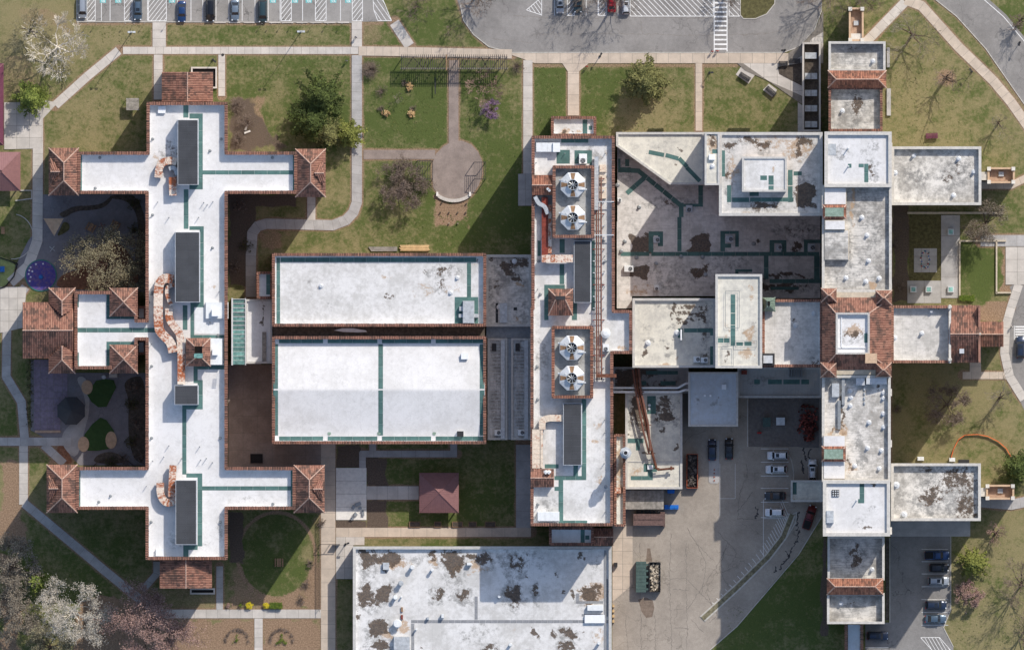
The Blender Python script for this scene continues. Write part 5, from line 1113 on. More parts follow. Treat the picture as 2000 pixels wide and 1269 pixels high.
def porch(label, r, h, nub, ang=0):
    P = PP(R(*r)); t = thing('open_porch', label, 'porch', W((r[0]+r[2])/2,(r[1]+r[3])/2,0)); ring(P, 0, .42, -.2, h, 'tan_wall', 'wall', t)
    bx('floor', (r[0]+4,r[1]+4,r[2]-4,r[3]-4), 0, h-1.8, MT['brick_wall'], t); bx('link', nub, -.2, h-.5, MT['stone_coping'], t); q = ((r[0]+r[2])/2, (r[1]+r[3])/2); bx('inner_block', (q[0]-5,q[1]-7,q[0]+5,q[1]+2), h-1.8, h-1.3, MT['galvanised'], t)
    V = inset(P, .3); b = MB()
    for x, y in V: b.box(x-.4, y-.4, h, x+.4, y+.4, h+.35)
    b.build('corner_stones', MT['stone_coping'], t)
porch('narrow open topped porch on the north end of the north arm', (1658,15,1687,81), 11, (1662,66,1684,84)); porch('open topped porch on the end of the north east arm', (1929,327,1982,358), 9, (1915,336,1929,352)); porch('open topped porch on the end of the south east arm', (1926,946,1981,975), 9, (1915,952,1926,969))
cw = building('canopy_building', 'small white flat roof with a green band between yard and east tower', 'building', R(1545,938,1607,979), 6, .35, .3, 'metal_coping', 'roof_cream', [(1,1580,960,14,8,.3),(0,1551,971,4,4,.6)], win=False, pad=[(1548,940,1556,965)])
# planter with cold frames beside the north arm
pl = thing('long_planter', 'long concrete walled planter holding grey box frames beside the north arm', 'planter', W(1584,170,0)); ring(PP(R(1567,83,1603,257)), 0, .4, -.1, 3.5, 'concrete', 'planter_wall', pl); bx('soil', (1571,86,1600,254), .1, 1.6, MT['dark_soil'], pl)
for i, y in enumerate((103,143,176,206,237)):
    for k in range(2 if i else 1): o = bx('box_frame', (1572+k*12.5,y,1583.5+k*12.5+(12 if not i else 0),y+12), 1.6, 2.5, MT['galvanised'], pl)
# ---- south hall
SB = [(690,1067),(1194,1067),(1194,1330),(690,1330)]
ss = [(2,1010,1092,44,20,.6),(2,960,1100,20,14,.5),(2,945,1235,40,22,.4),(2,1110,1240,40,22,.4),(2,1165,1100,14,30,.4),(2,860,1240,14,14,.3),(2,700,1120,6,50,.4),(2,1060,1100,10,22,.45),(0,1029,1090,1.5,14,.9),(0,1027,1118,1.5,8,.9),(0,718,1092,14,18,1.1),(0,735,1090,7,12,.9),(0,765,1090,16,12,1),(1,770,1100,26,12,.8),(0,750,1108,6,8,.7),(0,847,1085,9,10,.7),(1,848,1092,9,10,.8),(0,886,1096,16,22,1.15),(1,895,1112,10,8,.8),(0,919,1088,10,8,1),(1,930,1108,18,10,.8),(0,945,1090,14,12,.8),(0,715,1160,14,17,1.15),(0,750,1155,15,15,1.1),(0,732,1168,20,10,.8),(0,702,1160,4,12,.7),(0,740,1230,16,16,1.1),(1,752,1240,9,9,1),(1,790,1226,12,9,.9),(0,745,1262,20,8,.9),(0,855,1158,10,10,.75),(0,905,1160,14,12,.65),(2,900,1165,20,20,.7),(2,855,1160,16,14,.6),(2,815,1095,14,14,.6),(0,1010,1162,10,16,1.0),(0,997,1160,8,16,.8),(2,1000,1160,22,24,.9),(0,1045,1150,4,16,.7),(2,1045,1160,9,20,.7),(0,1155,1158,16,12,1),(1,1160,1158,26,16,.9),(0,1120,1161,5,5,.9),(0,1100,1160,8,4,.6),(0,1043,1232,6,9,1),(0,1112,1236,13,11,1.05),(0,1085,1240,5,10,.8),(0,1108,1264,12,6,1),(0,955,1265,12,6,.9),(0,910,1245,6,4,.6),(2,920,1245,30,16,.5),(1,1170,1240,20,20,.5),(0,1010,1100,14,16,.6),(2,1000,1100,30,22,.7),(0,1137,1086,7,5,.7),(0,700,1200,3,14,.6),(0,1140,1230,6,10,.5),(0,825,1265,6,4,.7),(1,1000,1230,16,10,.3),(0,1081,1126,6,4,.5),(0,960,1185,4,3,.5)]
sb = building('south_hall', 'large low hall whose white roof is heavily stained brown', 'building', SB, 8, .8, .5, 'metal_coping', 'roof_white', ss, 'brick_wall')
bx('inner_step', (1180,1074,1184,1300), 8, 8.15, MT['grey_pad'], sb)
pads(sb, [(803,1210,1190,1216),(803,1217,809,1300),(927,1164,933,1209),(1125,1158,1131,1173),(1125,1173,1178,1178),(1181,1130,1188,1203),(1070,1069,1158,1073),(1136,1198,1178,1203)], 8, 'grey_pad', 'gravel_strip', piece=12)
def mush(x, y, r, h, label, m='white_unit'):
    t = thing('roof_vent', label, 'roof vent', W(x, y, 8)); b = MB(); b.cyl(X(x), Y(y), 8, 8+h, r*.8, 16); b.build('stack', MT['galvanised'], t); b = MB(); b.cyl(X(x), Y(y), 8+h, 8+h+.25, r, 18, r*.82); b.build('cap', MT[m], t)
mush(805,1107,.5,1.6,'round vent between the two northern brown patches of the south hall'); mush(844,1112,.38,1.4,'smaller round vent right of the first one on the south hall'); mush(783,1138,.6,1.6,'pale domed vent above the long brown patch of the south hall','galvanised'); mush(772,1166,.5,1.5,'round vent at the edge of the western brown patch'); mush(776,1217,.95,1.5,'largest white round vent, above the blue grey unit'); mush(975,1164,.35,1.2,'small round vent by the dark ring stain'); mush(784,1165,.2,.8,'tiny pipe vent beside the western brown patch'); mush(813,1228,.25,1.2,'thin vent by the gravel strip corner'); mush(997,1258,.4,1.8,'vent with long shadow near the south edge of the hall'); mush(1170,1255,.4,1.8,'vent with long shadow in the south east corner of the hall')
for r, h, l in (((912,1098,921,1103),1.2,'small white hooded box beside the northern brown patches'),((862,1198,867,1206),1.2,'slim upright box just above the gravel strip'),((834,1204,838,1209),1.0,'tiny upright box left of the slim one'),((748,1098,760,1112),.9,'square grey framed hatch inside a brown patch')):
    tag(bx('roof_box', r, 8, 8+h, MT['white_unit' if h > 1 else 'galvanised']), l, 'roof box')
unit('large blue grey rust marked unit at the south edge of the hall', (769,1243,800,1275), 8, 1.5, 'galvanised', 0, panels=4); unit('cream boxes stepped into the corner of the south hall roof', (1147,1181,1178,1192), 8, 1.2, 'white_unit', 0, panels=3); tag(bx('roof_box', (1142,1200,1181,1216), 8.03, 8.7, MT['white']), 'plain white curb beside the gravel strip end', 'roof box')
for y in (1185,1200): tag(bx('roof_box', (783,y,787,y+9), 8, 8.4, MT['wood' if y == 1185 else 'red_brown']), ('grey' if y == 1185 else 'red')+' small panel lying above the largest vent', 'roof box')
# ---------------------------------------------------------------- vegetation
def leafm(name, c1, c2):
    t = NT(name, .8, 0, .2); v = t.attr('v').outputs['Fac']; c = t.mix(v, c1, c2); return t.out(c)
leafm('needles_dark', srgb(54,66,34), srgb(98,110,58)); leafm('needles_olive', srgb(84,88,52), srgb(140,138,88)); leafm('needles_yellow', srgb(92,98,46), srgb(142,146,76)); leafm('needles_lime', srgb(88,104,46), srgb(142,152,76))
leafm('bud_grey', srgb(96,88,76), srgb(158,148,132)); leafm('bud_pale', srgb(140,132,118), srgb(216,208,194)); leafm('bud_brown', srgb(92,80,72), srgb(142,126,114)); leafm('bud_pink', srgb(128,100,94), srgb(192,160,148)); leafm('bud_purple', srgb(110,86,110), srgb(160,130,160)); leafm('bud_olive', srgb(104,98,76), srgb(164,156,126))
leafm('tan_grass', srgb(170,132,88), srgb(222,190,140)); leafm('hedge_green', srgb(70,90,34), srgb(120,138,54)); leafm('forsythia', srgb(205,180,40), srgb(240,225,70)); leafm('ivy', srgb(56,60,40), srgb(96,92,60)); leafm('turf_clump', srgb(70,82,42), srgb(120,126,70))
def cards(b, p, n, rad, s, R_, flat=.6, v=None):
    for _ in range(n):
        d = Vector((R_.gauss(0,1), R_.gauss(0,1), R_.gauss(0,1)*flat)); q = p+d*rad*.5; a = Vector((R_.uniform(-1,1), R_.uniform(-1,1), R_.uniform(-.5,.5))).normalized(); c = Vector((-a.y, a.x, R_.uniform(-.6,.6))).normalized(); k = s*R_.uniform(.6,1.4)
        b.V += [tuple(q-a*k-c*k*.4), tuple(q+a*k-c*k*.3), tuple(q+a*k*.7+c*k*.5), tuple(q-a*k*.8+c*k*.4)]; n0 = len(b.V)-4; b.F.append((n0,n0+1,n0+2,n0+3)); b.v.append(R_.random() if v is None else min(1, max(0, v+R_.uniform(-.3,.3))))
def stick(b, p0, p1, r0, r1, n=3):
    d = (p1-p0).normalized(); a = d.cross(Vector((0,0,1)) if abs(d.z) < .9 else Vector((1,0,0))).normalized(); c = d.cross(a); n0 = len(b.V); v = rnd.random()
    for p, r in ((p0,r0),(p1,r1)):
        for j in range(n): t = 2*math.pi*j/n; b.V.append(tuple(p+a*r*math.cos(t)+c*r*math.sin(t)))
    for j in range(n): b.F.append((n0+j, n0+(j+1)%n, n0+n+(j+1)%n, n0+n+j)); b.v.append(v)
def bare_tree(label, x, y, rad, h, seed, bark='bark', twig='bud_brown', dens=1.0, leaf=0, ls=.12, group=None, trunk=.28, cat='tree', name='bare_tree', lvl=5, spread=1.0, twr=.028):
    R_ = random.Random(seed); rad *= S; t = thing(name, label, cat, W(x, y, 0), R_.random()*6, group); T = MB(); C = MB(); Lf = MB()
    def grow(p, d, L, r, k):
        q = p; dd = d
        for s_ in range(2):
            dd = (dd+Vector((R_.gauss(0,.13), R_.gauss(0,.13), R_.gauss(0,.06)))).normalized(); q2 = q+dd*L*.5; (stick(T, q, q2, r, r*.8, 6 if k < 2 else 4) if k < 2 else stick(C, q, q2, r, r*.75)); q = q2; r *= .8
            if k >= 1:
                for _ in range(1 if R_.random() < .8*dens else 0):
                    a = R_.uniform(0, 6.28); side = (dd+Vector((math.cos(a), math.sin(a), R_.uniform(-.3,.5)))*.9).normalized()
                    if k < lvl: grow(q, side, L*R_.uniform(.45,.7), r*.55, k+1)
        if leaf and k >= lvl-1: cards(Lf, q, leaf, L*.7, ls, R_)
        if k < lvl:
            for _ in range(R_.choice((2,3)) if dens > .7 else 2):
                a = R_.uniform(0, 6.28); e = (dd*1.0+Vector((math.cos(a), math.sin(a), R_.uniform(-.1,.6)))*.62*spread).normalized(); grow(q, e, L*R_.uniform(.62,.85), max(twr, r*.66), k+1)
    th = h*.28; stick(T, Vector((0,0,-.2)), Vector((.05,.03,th)), trunk, trunk*.8, 8); nb = R_.choice((5,6)); base = Vector((.05,.03,th))
    L0 = rad*.44
    for i in range(nb):
        a = 6.28*i/nb+R_.uniform(-.4,.4); grow(base+Vector((0,0,R_.uniform(-.4,.3))), Vector((math.cos(a), math.sin(a), R_.uniform(.5,1.1)*h/rad*.28)).normalized(), L0, trunk*.5, 1)
    grow(base, Vector((R_.uniform(-.2,.2), R_.uniform(-.2,.2), 1)), h*.3, trunk*.6, 1)
    T.build('trunk', MT[bark], t, local=True)
    c = C.build('crown', MT[twig if not leaf else bark] if bark != 'bark_pale' else MT['bark_pale'], t, local=True)
    if leaf: Lf.build('foliage', MT[twig], t, local=True)
    return t
def conifer(label, x, y, rad, h, seed, m='needles_dark', star=0, name='pine_tree', dens=1., cs=.2, low=.12):
    R_ = random.Random(seed); rad *= S; t = thing(name, label, 'tree', W(x, y, 0)); T = MB(); C = MB(); B_ = MB()
    stick(T, Vector((0,0,-.2)), Vector((0,0,h*.97)), rad*.06+.08, .03, 8); nl = int(h*1.3)
    for l in range(nl):
        f = (l+.5)/nl; z = h*(low+(1-low)*f*.97); rr = rad*(1-f)**.75*R_.uniform(.85,1.08); nb = max(4, int((9 if not star else 11)*(1-f*.5)))
        for k in range(nb):
            a = 6.28*k/nb+l*.7+R_.uniform(-.25,.25); Lr = rr*R_.uniform(.6,1.15); up = R_.uniform(-.05,.2); e = Vector((math.cos(a)*Lr, math.sin(a)*Lr, Lr*up)); stick(B_, Vector((0,0,z)), Vector((0,0,z))+e, .05, .015); n = max(2, int(Lr/.42)); vv = R_.random()
            for j in range(n):
                g = (j+1)/n; p = Vector((0,0,z))+e*g; w = (.34 if star else .55)*(.6+.8*math.sin(g*2.6)); cards(C, p, int((8 if star else 9)*dens), w, cs, R_, .5, vv)
    T.build('trunk', MT['bark'], t, local=True); B_.build('branches', MT['bark'], t, local=True)['kind'] = 'stuff'; C.build('crown', MT[m], t, local=True); return t
def shrub(label, x, y, rad, h, seed, m='bud_brown', n=500, s=.1, sticks=40, name='shrub', cat='shrub', group=None):
    R_ = random.Random(seed); rad *= S; t = thing(name, label, cat, W(x, y, 0), 0, group); C = MB(); B_ = MB()
    for _ in range(sticks):
        a = R_.uniform(0,6.28); r = rad*R_.uniform(.4,1.05); p0 = Vector((R_.uniform(-.15,.15)*rad, R_.uniform(-.15,.15)*rad, 0)); p1 = Vector((math.cos(a)*r*.5, math.sin(a)*r*.5, h*R_.uniform(.4,.8))); p2 = Vector((math.cos(a)*r, math.sin(a)*r, h*R_.uniform(.5,1))); stick(B_, p0, p1, .03, .02); stick(B_, p1, p2, .02, .012)
    for _ in range(n//10):
        a = R_.uniform(0,6.28); r = rad*R_.random()**.6*R_.uniform(.8,1.05); z = h*math.sqrt(max(.05, 1-(r/rad)**2*.8))*R_.uniform(.6,1); cards(C, Vector((math.cos(a)*r, math.sin(a)*r, z)), 10, rad*.22, s, R_, .6, R_.random())
    B_.build('stems', MT[m if m.startswith('bud') else 'bark'], t, local=True)['kind'] = 'stuff'; C.build('foliage', MT[m], t, local=True); return t
bare_tree('big white barked bare tree on the lawn below the accessible parking', 112, 92, 62, 13, 11, 'bark_pale', 'bud_grey', 1.0, 0, trunk=.42, twr=.045)
bare_tree('second white barked crown, lower left of the big white barked tree', 60, 60, 46, 11, 12, 'bark', 'bud_olive', .8, twr=.03)
conifer('bright yellow green tree beside the western concrete plaza', 62, 190, 42, 9, 21, 'needles_lime', 0, 'leafy_tree', 1.2, .2)
conifer('dark olive pine, northern one of the cluster west of the straight path', 630, 188, 50, 13, 22, 'needles_dark', dens=1.5); conifer('broad dark pine in the middle of the cluster by the path', 608, 236, 52, 12, 23, 'needles_dark', dens=1.5)
conifer('lighter green pine at the southern end of the cluster by the path', 640, 258, 36, 9, 24, 'needles_olive'); conifer('small yellowish star shaped spruce overhanging the straight path', 683, 262, 34, 8.5, 25, 'needles_yellow', 1)
conifer('single olive pine on the lawn north of the central block', 1264, 163, 50, 12, 26, 'needles_olive', dens=1.6)
bare_tree('dense brown rounded bare tree left of the brown circular plaza', 786, 363, 50, 6, 31, 'bark', 'bud_brown', 1.5, 4, .08, trunk=.3, lvl=5, spread=1.3)
bare_tree('grey olive budding tree in the playground courtyard', 214, 515, 80, 17, 32, 'bark', 'bud_olive', 1.4, 5, .11, trunk=.35)
bare_tree('pale budding tree between the diagonal path and the lower left corner', 142, 1192, 66, 12, 33, 'bark_pale', 'bud_pale', 1.1, 4, .11, trunk=.4); bare_tree('grey brown budding tree at the left edge above the pale one', 22, 1105, 55, 12, 34, 'bark', 'bud_grey', 1.0, 4, .12, trunk=.4)
bare_tree('second grey budding tree in the lower left corner', 20, 1200, 50, 11, 35, 'bark', 'bud_grey', 1.0, 4, .12); conifer('lime green small tree between the grey budding trees', 68, 1132, 30, 8, 36, 'needles_lime', 0, 'leafy_tree')
bare_tree('pinkish brown budding tree at the foot of the diagonal path', 292, 1228, 84, 13, 37, 'bark', 'bud_pink', 1.4, 6, .11, spread=1.2); bare_tree('grey budding tree cut by the bottom edge near the left corner', 100, 1262, 42, 9, 38, 'bark', 'bud_olive', .9, 3, .12)
bare_tree('slim bare tree with a long shadow on the east lawn', 1848, 152, 26, 15, 41, 'bark', 'bud_brown', .62, trunk=.38, lvl=5); bare_tree('wide bare tree between east sidewalk and north arm', 1782, 68, 52, 14, 42, 'bark', 'bud_grey', .75, trunk=.32)
bare_tree('bare sapling near the corner of the north east arm', 1950, 240, 22, 11, 43, 'bark', 'bud_grey', .6, trunk=.22); bare_tree('brown bare tree on the shaded edge of the south east lawn', 1850, 790, 42, 9, 44, 'bark', 'bud_brown', 1.0, 3, .08)
bare_tree('bare tree with long shadow beside the east drive', 1953, 776, 28, 15, 45, 'bark', 'bud_grey', .6, trunk=.3); bare_tree('grey bare tree beside the garden terrace near the east path', 1925, 435, 44, 9, 46, 'bark', 'bud_grey', 1.0, 2, .08)
conifer('green pine at the right edge beside the orange fencing', 1990, 912, 36, 10, 47, 'needles_dark'); conifer('spiky yellow green spruce east of the small car park', 1901, 1098, 36, 9, 48, 'needles_yellow', 1, 'spruce_tree')
bare_tree('pale pinkish shrub tree below the spiky spruce', 1895, 1162, 26, 5, 49, 'bark', 'bud_pink', .9, 3, .08); bare_tree('faint pinkish bare tree above the spiky spruce', 1945, 1040, 22, 6, 50, 'bark', 'bud_pink', .7)
for i, (x, y, r, h, lb) in enumerate(((1212,-12,46,13,'bare tree at the top edge over the parked cars'),(1146,-16,40,11,'bare tree at the top edge left of the red car'),(1422,-14,30,9,'bare tree beside the top of the zebra crossing'),(930,-8,38,10,'bare tree beside the grass island at the top edge'),(1618,-16,50,13,'bare tree at the top edge beside the loop road'),(1688,-14,44,13,'bare tree at the top edge above the north porch'),(1992,42,20,9,'bare tree on the verge in the upper right corner'),(1995,1140,46,14,'bare tree at the right edge of the south east lawn'),(2012,1215,46,14,'bare tree in the lower right corner'),(1908,1250,0.1,9,''))):
    if lb: bare_tree(lb, x, y, r, h, 60+i, 'bark', 'bud_brown', .75, trunk=.3)
bare_tree('little purple flowering tree near the brown plaza', 961, 214, 20, 5, 71, 'bark', 'bud_purple', .8, 4, .08, trunk=.12, lvl=4); bare_tree('thin bare shrub tree north of the purple flowering one', 945, 170, 34, 4, 72, 'bark', 'bud_pink', .8, trunk=.1); bare_tree('small bare tree on the grass island', 880, 58, 14, 5, 73, 'bark', 'bud_brown', .6, trunk=.08, lvl=4)
bare_tree('young bare tree among the tan grass tufts', 778, 190, 12, 4, 74, 'bark', 'bud_grey', .6, trunk=.06, lvl=4); bare_tree('brown bare bushy tree at the left edge of the grass island', 812, 12, 34, 5, 75, 'bark', 'bud_brown', .8, trunk=.12)
shrub('grey brown rounded shrub by the path junction', 725, 136, 19, 2.2, 81, 'bud_brown', 900, .06, 120); shrub('dense brown shrub against the shop wall bed, upper one', 462, 205, 18, 1.8, 82, 'bud_brown', 500, .07, 90); shrub('brown shrub in the bed beside the upper right arm', 480, 240, 20, 1.6, 83, 'bud_brown', 500, .07, 90); shrub('low brown shrub in the corner of the upper right arm', 465, 272, 16, 1.4, 84, 'bud_brown', 400, .07, 90)
shrub('brown ground shrub beside the sidewalk end of the pergola', 1010, 130, 16, 2, 85, 'bud_brown', 300, .07, 90); shrub('loose brown shrub left of the first tan tuft', 745, 178, 14, 1.2, 86, 'bud_brown', 200, .06, 60)
for i, (x, y, l) in enumerate(((800,170,'tan ornamental grass tuft just south of the pergola'),(754,221,'tan ornamental grass tuft, left of the lower two'),(804,222,'tan ornamental grass tuft, right of the lower two'))): shrub(l, x, y, 8, .9, 90+i, 'tan_grass', 260, .12, 60, 'ornamental_grass', 'grass tuft'); shrub(l.replace('tan ornamental grass tuft','brown twiggy bush beside the tan tuft'), x-9 if i != 2 else x+3, y-9, 8, .8, 94+i, 'bud_brown', 140, .06, 50)
shrub('single bright yellow flowering bush right of the small yellow green one', 487, 1182, 7.5, 1.2, 101, 'forsythia', 500, .08, 10, 'flowering_bush'); shrub('bright yellow flowering bush at the end of the clipped hedge', 520, 1182, 7, 1.2, 102, 'forsythia', 500, .08, 10, 'flowering_bush'); shrub('yellow green small bush left of the yellow flowering one', 471, 1181, 6, .9, 103, 'hedge_green', 200, .07, 10); shrub('low brown bush beside the path left of the yellow green bush', 447, 1182, 7, .8, 104, 'bud_pink', 200, .07, 30)
def hedge(label, r, h, m='hedge_green', n=600):
    R_ = random.Random(int(r[0])); x0, y0, x1, y1 = r; t = thing('hedge', label, 'hedge', W((x0+x1)/2,(y0+y1)/2,0)); c = ((x0+x1)/2, (y0+y1)/2); b = MB(); b.box((x0-c[0])*S+.05, -(y1-c[1])*S+.05, 0, (x1-c[0])*S-.05, -(y0-c[1])*S-.05, h*.85, .1); b.build('core', MT[m], t, local=True); b = MB()
    for _ in range(n//6): cards(b, Vector((R_.uniform(x0-c[0],x1-c[0])*S, R_.uniform(y0-c[1],y1-c[1])*S, h*R_.uniform(.8,1))), 6, .2, .08, R_, .5, R_.random())
    b.build('foliage', MT[m], t, local=True)
hedge('clipped green hedge right of the yellow flowering bush', (527,1176,551,1188), 1.1); hedge('small clipped hedge near the middle east arm', (1874,577,1903,587), .9); hedge('low hedge line in front of the triangular roof', (1266,251,1296,257), .7, 'ivy', 200); hedge('low hedge line in front of the square block', (1422,250,1465,257), .7, 'ivy', 260)
for i in range(9): shrub('dark evergreen shrub, number %s in the row beside the purple paving from the top' % ('one','two','three','four','five','six','seven','eight','nine')[i], 58, 708+i*15, 7, 1.2, 110+i, 'ivy', 160, .08, 8)
for i, (x, y) in enumerate(((640,1022),(618,1100),(610,1140),(600,1170),(1752,800),(1760,560),(1745,480))): shrub(('brown leafy bush at the corner of the lower right arm','brown bush halfway down the fence bed','brown bush low in the fence bed','lowest brown bush of the fence bed','dark bush by the east tower below the middle arm','brown bush in the corner above the middle east arm','dark bush beside the garden terrace wall')[i], x-12 if i < 4 else x, y, 10, 1, 130+i, 'bud_brown', 200, .07, 60)
# blades and clumps of grass over the near lawns: uncountable
R_ = random.Random(5); b = MB()
areas = [((450,110,680,190),300),((720,180,880,290),300),((900,140,1015,480),500),((1045,130,1100,255),150),((1140,130,1350,255),350),((1375,130,1560,255),250),((1745,120,1900,280),300),((1750,900,1990,900),0),((1860,1050,1990,1260),300),((1420,1190,1610,1260),250),((475,1010,590,1160),300),((100,120,280,280),250),((200,50,680,85),250),((720,420,900,485),200),((60,1000,240,1150),300)]
for r, n in areas:
    for _ in range(n):
        x, y = R_.uniform(r[0], r[2]), R_.uniform(r[1], r[3]); cards(b, Vector(W(x, y, .05)), 3, .18, .09, R_, .1, R_.random())
tag(b.build('grass_clumps', MT['turf_clump']), 'short tufts of grass scattered over the lawns', 'grass', kind='stuff')
# ---------------------------------------------------------------- vehicles
def paint(name, c, metal=.3):
    t = NT(name, .32, metal, .5); t.b.inputs['Coat Weight'].default_value = .5; t.b.inputs['Coat Roughness'].default_value = .1
    return t.out(t.mul(c, t.ramp(t.noise(3, 3), .3, .7, .93, 1.05)))
for n, c in (('silver',(165,172,180)),('slate',(84,104,122)),('blue',(34,66,112)),('black',(30,33,40)),('steel',(120,135,150)),('teal',(52,74,80)),('red',(176,28,36)),('dark_red',(104,16,24)),('white',(228,230,232)),('navy',(38,52,76)),('charcoal',(58,62,68)),('grey',(120,128,134))): paint('paint_'+n, srgb(*c))
plain('lamp_clear', srgb(220,225,230), .2, spec=.6); plain('lamp_red', srgb(150,20,20), .3, spec=.6); plain('tyre', srgb(30,30,32), .9); plain('rim', srgb(150,152,155), .35, .7); plain('plate', srgb(225,225,220), .5)
KIND = {  # length, half width, hood z, belt z, roof z, windscreen base/top, rear top/base (x from front as share of length)
 'sedan': (4.6,.9,.9,1.0,1.42,.27,.40,.70,.86), 'suv': (4.6,.92,1.0,1.1,1.68,.25,.36,.86,.95), 'van': (4.9,.97,1.0,1.1,1.75,.17,.31,.90,.97), 'hatch': (4.2,.87,.9,1.0,1.48,.25,.38,.84,.95), 'pickup': (5.4,.96,1.1,1.15,1.8,.26,.36,.56,.60)}
PROTO = {}
def car_meshes(kind):
    L, w, hz, bz, rz, a, c, d, e = KIND[kind]; out = {}; x = lambda f: L*(.5-f)
    st = [(0,.62,.55),(.015,.84,.68),(.06,.95,.78*hz),(.14,.99,hz*.95),(a,1,hz+.02),(c,1.0,bz),(.5,1.0,bz),(d,1.0,bz),(e,.99,bz*.98),(.95,.95,bz*.93 if kind != 'pickup' else bz),(.985,.87,.8),(1,.7,.55)]
    if kind == 'pickup': st = st[:8]+[(e+.01,1,bz)]+st[9:]
    b = MB(); V = []; n = len(st)
    for f, ww, z in st:
        W_ = w*ww; V += [(x(f),-W_*.94,.28),(x(f),-W_,.5*z+.1),(x(f),-W_*.97,z-.08),(x(f),-W_*.84,z),(x(f),-W_*.4,z+.045),(x(f),0,z+.055),(x(f),W_*.4,z+.045),(x(f),W_*.84,z),(x(f),W_*.97,z-.08),(x(f),W_,.5*z+.1),(x(f),W_*.94,.28)]
    F = [(i*11+j, i*11+j+1, (i+1)*11+j+1, (i+1)*11+j) for i in range(n-1) for j in range(10)]+[tuple(range(11))[::-1], tuple(range((n-1)*11, n*11))]
    b.add(V, F); out['body'] = (b, 'P')
    tw = w*.70; bw = w*.86; zb = bz+.0
    def pane(pts): q = MB(); q.add(pts, [tuple(range(len(pts)))]); return q
    A, B_, C_, D_ = x(a), x(c), x(d), x(e)
    out['windscreen'] = (pane([(A,-bw,hz+.03),(A+.06,0,hz+.06),(A,bw,hz+.03),(B_,tw,rz-.03),(B_+.04,0,rz-.01),(B_,-tw,rz-.03)]), 'glass_dark')
    out['rear_window'] = (pane([(D_,bw,zb+.02),(D_,-bw,zb+.02),(C_,-tw,rz-.03),(C_,tw,rz-.03)]), 'glass_dark')
    for s_ in (-1, 1):
        out['side_window'+('' if s_ < 0 else '~')] = (pane([(A-.05,s_*bw*1.03,zb-.02),(D_+.02,s_*bw*1.03,zb-.02),(C_,s_*(tw+.02),rz-.04),(B_,s_*(tw+.02),rz-.04)]), 'glass_dark')
    r = MB(); m_ = (B_+C_)/2; xs = [B_+.02, B_*.7+m_*.3, m_, C_*.7+m_*.3, C_-.02]; V = []
    for k, xx in enumerate(xs):
        zz = rz+(-.0, .03, .045, .035, .0)[k]; V += [(xx,-tw-.02,zz-.07),(xx,-tw*.8,zz-.01),(xx,0,zz),(xx,tw*.8,zz-.01),(xx,tw+.02,zz-.07)]
    r.add(V, [(i*5+j,i*5+j+1,(i+1)*5+j+1,(i+1)*5+j) for i in range(4) for j in range(4)]); out['roof'] = (r, 'P')
    for s_ in (-1, 1):
        q = MB()
        for p0, p1 in (((A-.02,s_*bw,zb),(B_,s_*tw,rz-.02)),((D_,s_*bw,zb),(C_,s_*tw,rz-.02)),(((A+D_)/2,s_*bw*1.04,zb),(m_,s_*(tw+.03),rz-.04))): q.tube([p0, p1], .045, 4)
        out['pillars'+('' if s_ < 0 else '~')] = (q, 'P')
        q = MB(); q.box(A-.30, s_*w*1.0-.04 if s_ > 0 else -w-.16, zb-.02, A-.14, s_*w*1.0+.16 if s_ > 0 else -w+.04, zb+.14, bottom=True); out['mirror'+('' if s_ < 0 else '~')] = (q, 'P')
        q = MB(); q.box(x(.055), s_*w*.68-.14, .60, x(.012), s_*w*.68+.14, hz*.80, bottom=True); out['headlight'+('' if s_ < 0 else '~')] = (q, 'lamp_clear')
        q = MB(); q.box(x(.992), s_*w*.7-.12, .62, x(.955), s_*w*.7+.12, .93, bottom=True); out['taillight'+('' if s_ < 0 else '~')] = (q, 'lamp_red')
        for fx in (.18, .80):
            q = MB(); n_ = 14; y0 = s_*w*1.0; y1 = s_*(w-.22)
            V = [(x(fx)+.33*math.cos(6.283*i/n_), yy, .33+.33*math.sin(6.283*i/n_)) for yy in (y0, y1) for i in range(n_)]; q.add(V, [(i,(i+1)%n_,n_+(i+1)%n_,n_+i) for i in range(n_)]+[tuple(range(n_)), tuple(range(n_,2*n_))[::-1]]); out['wheel%s%s' % ('~' if s_ > 0 else '', '~~' if fx > .5 else '')] = (q, 'tyre')
    q = MB(); q.box(x(.998), -.25, .5, x(.985), .25, .62, bottom=True); out['number_plate'] = (q, 'plate')
    if kind in ('suv', 'van'):
        for s_ in (-1, 1): q = MB(); q.tube([(B_-.1,s_*tw*.86,rz+.08),(C_+.1,s_*tw*.86,rz+.08)], .03, 4); out['roof_rail'+('' if s_ < 0 else '~')] = (q, 'dark_metal')
    if kind in ('sedan', 'hatch', 'suv'): out['sunroof'] = (pane([(B_-.25,-tw*.6,rz+.045),(B_-.25,tw*.6,rz+.045),(B_-.95,tw*.6,rz+.062),(B_-.95,-tw*.6,rz+.062)]), 'glass_dark')
    if kind == 'pickup': q = MB(); q.box(x(.97), -w*.78, bz+.0, x(.64), w*.78, bz+.075); out['cargo_bed'] = (q, 'black_rubber')
    return out
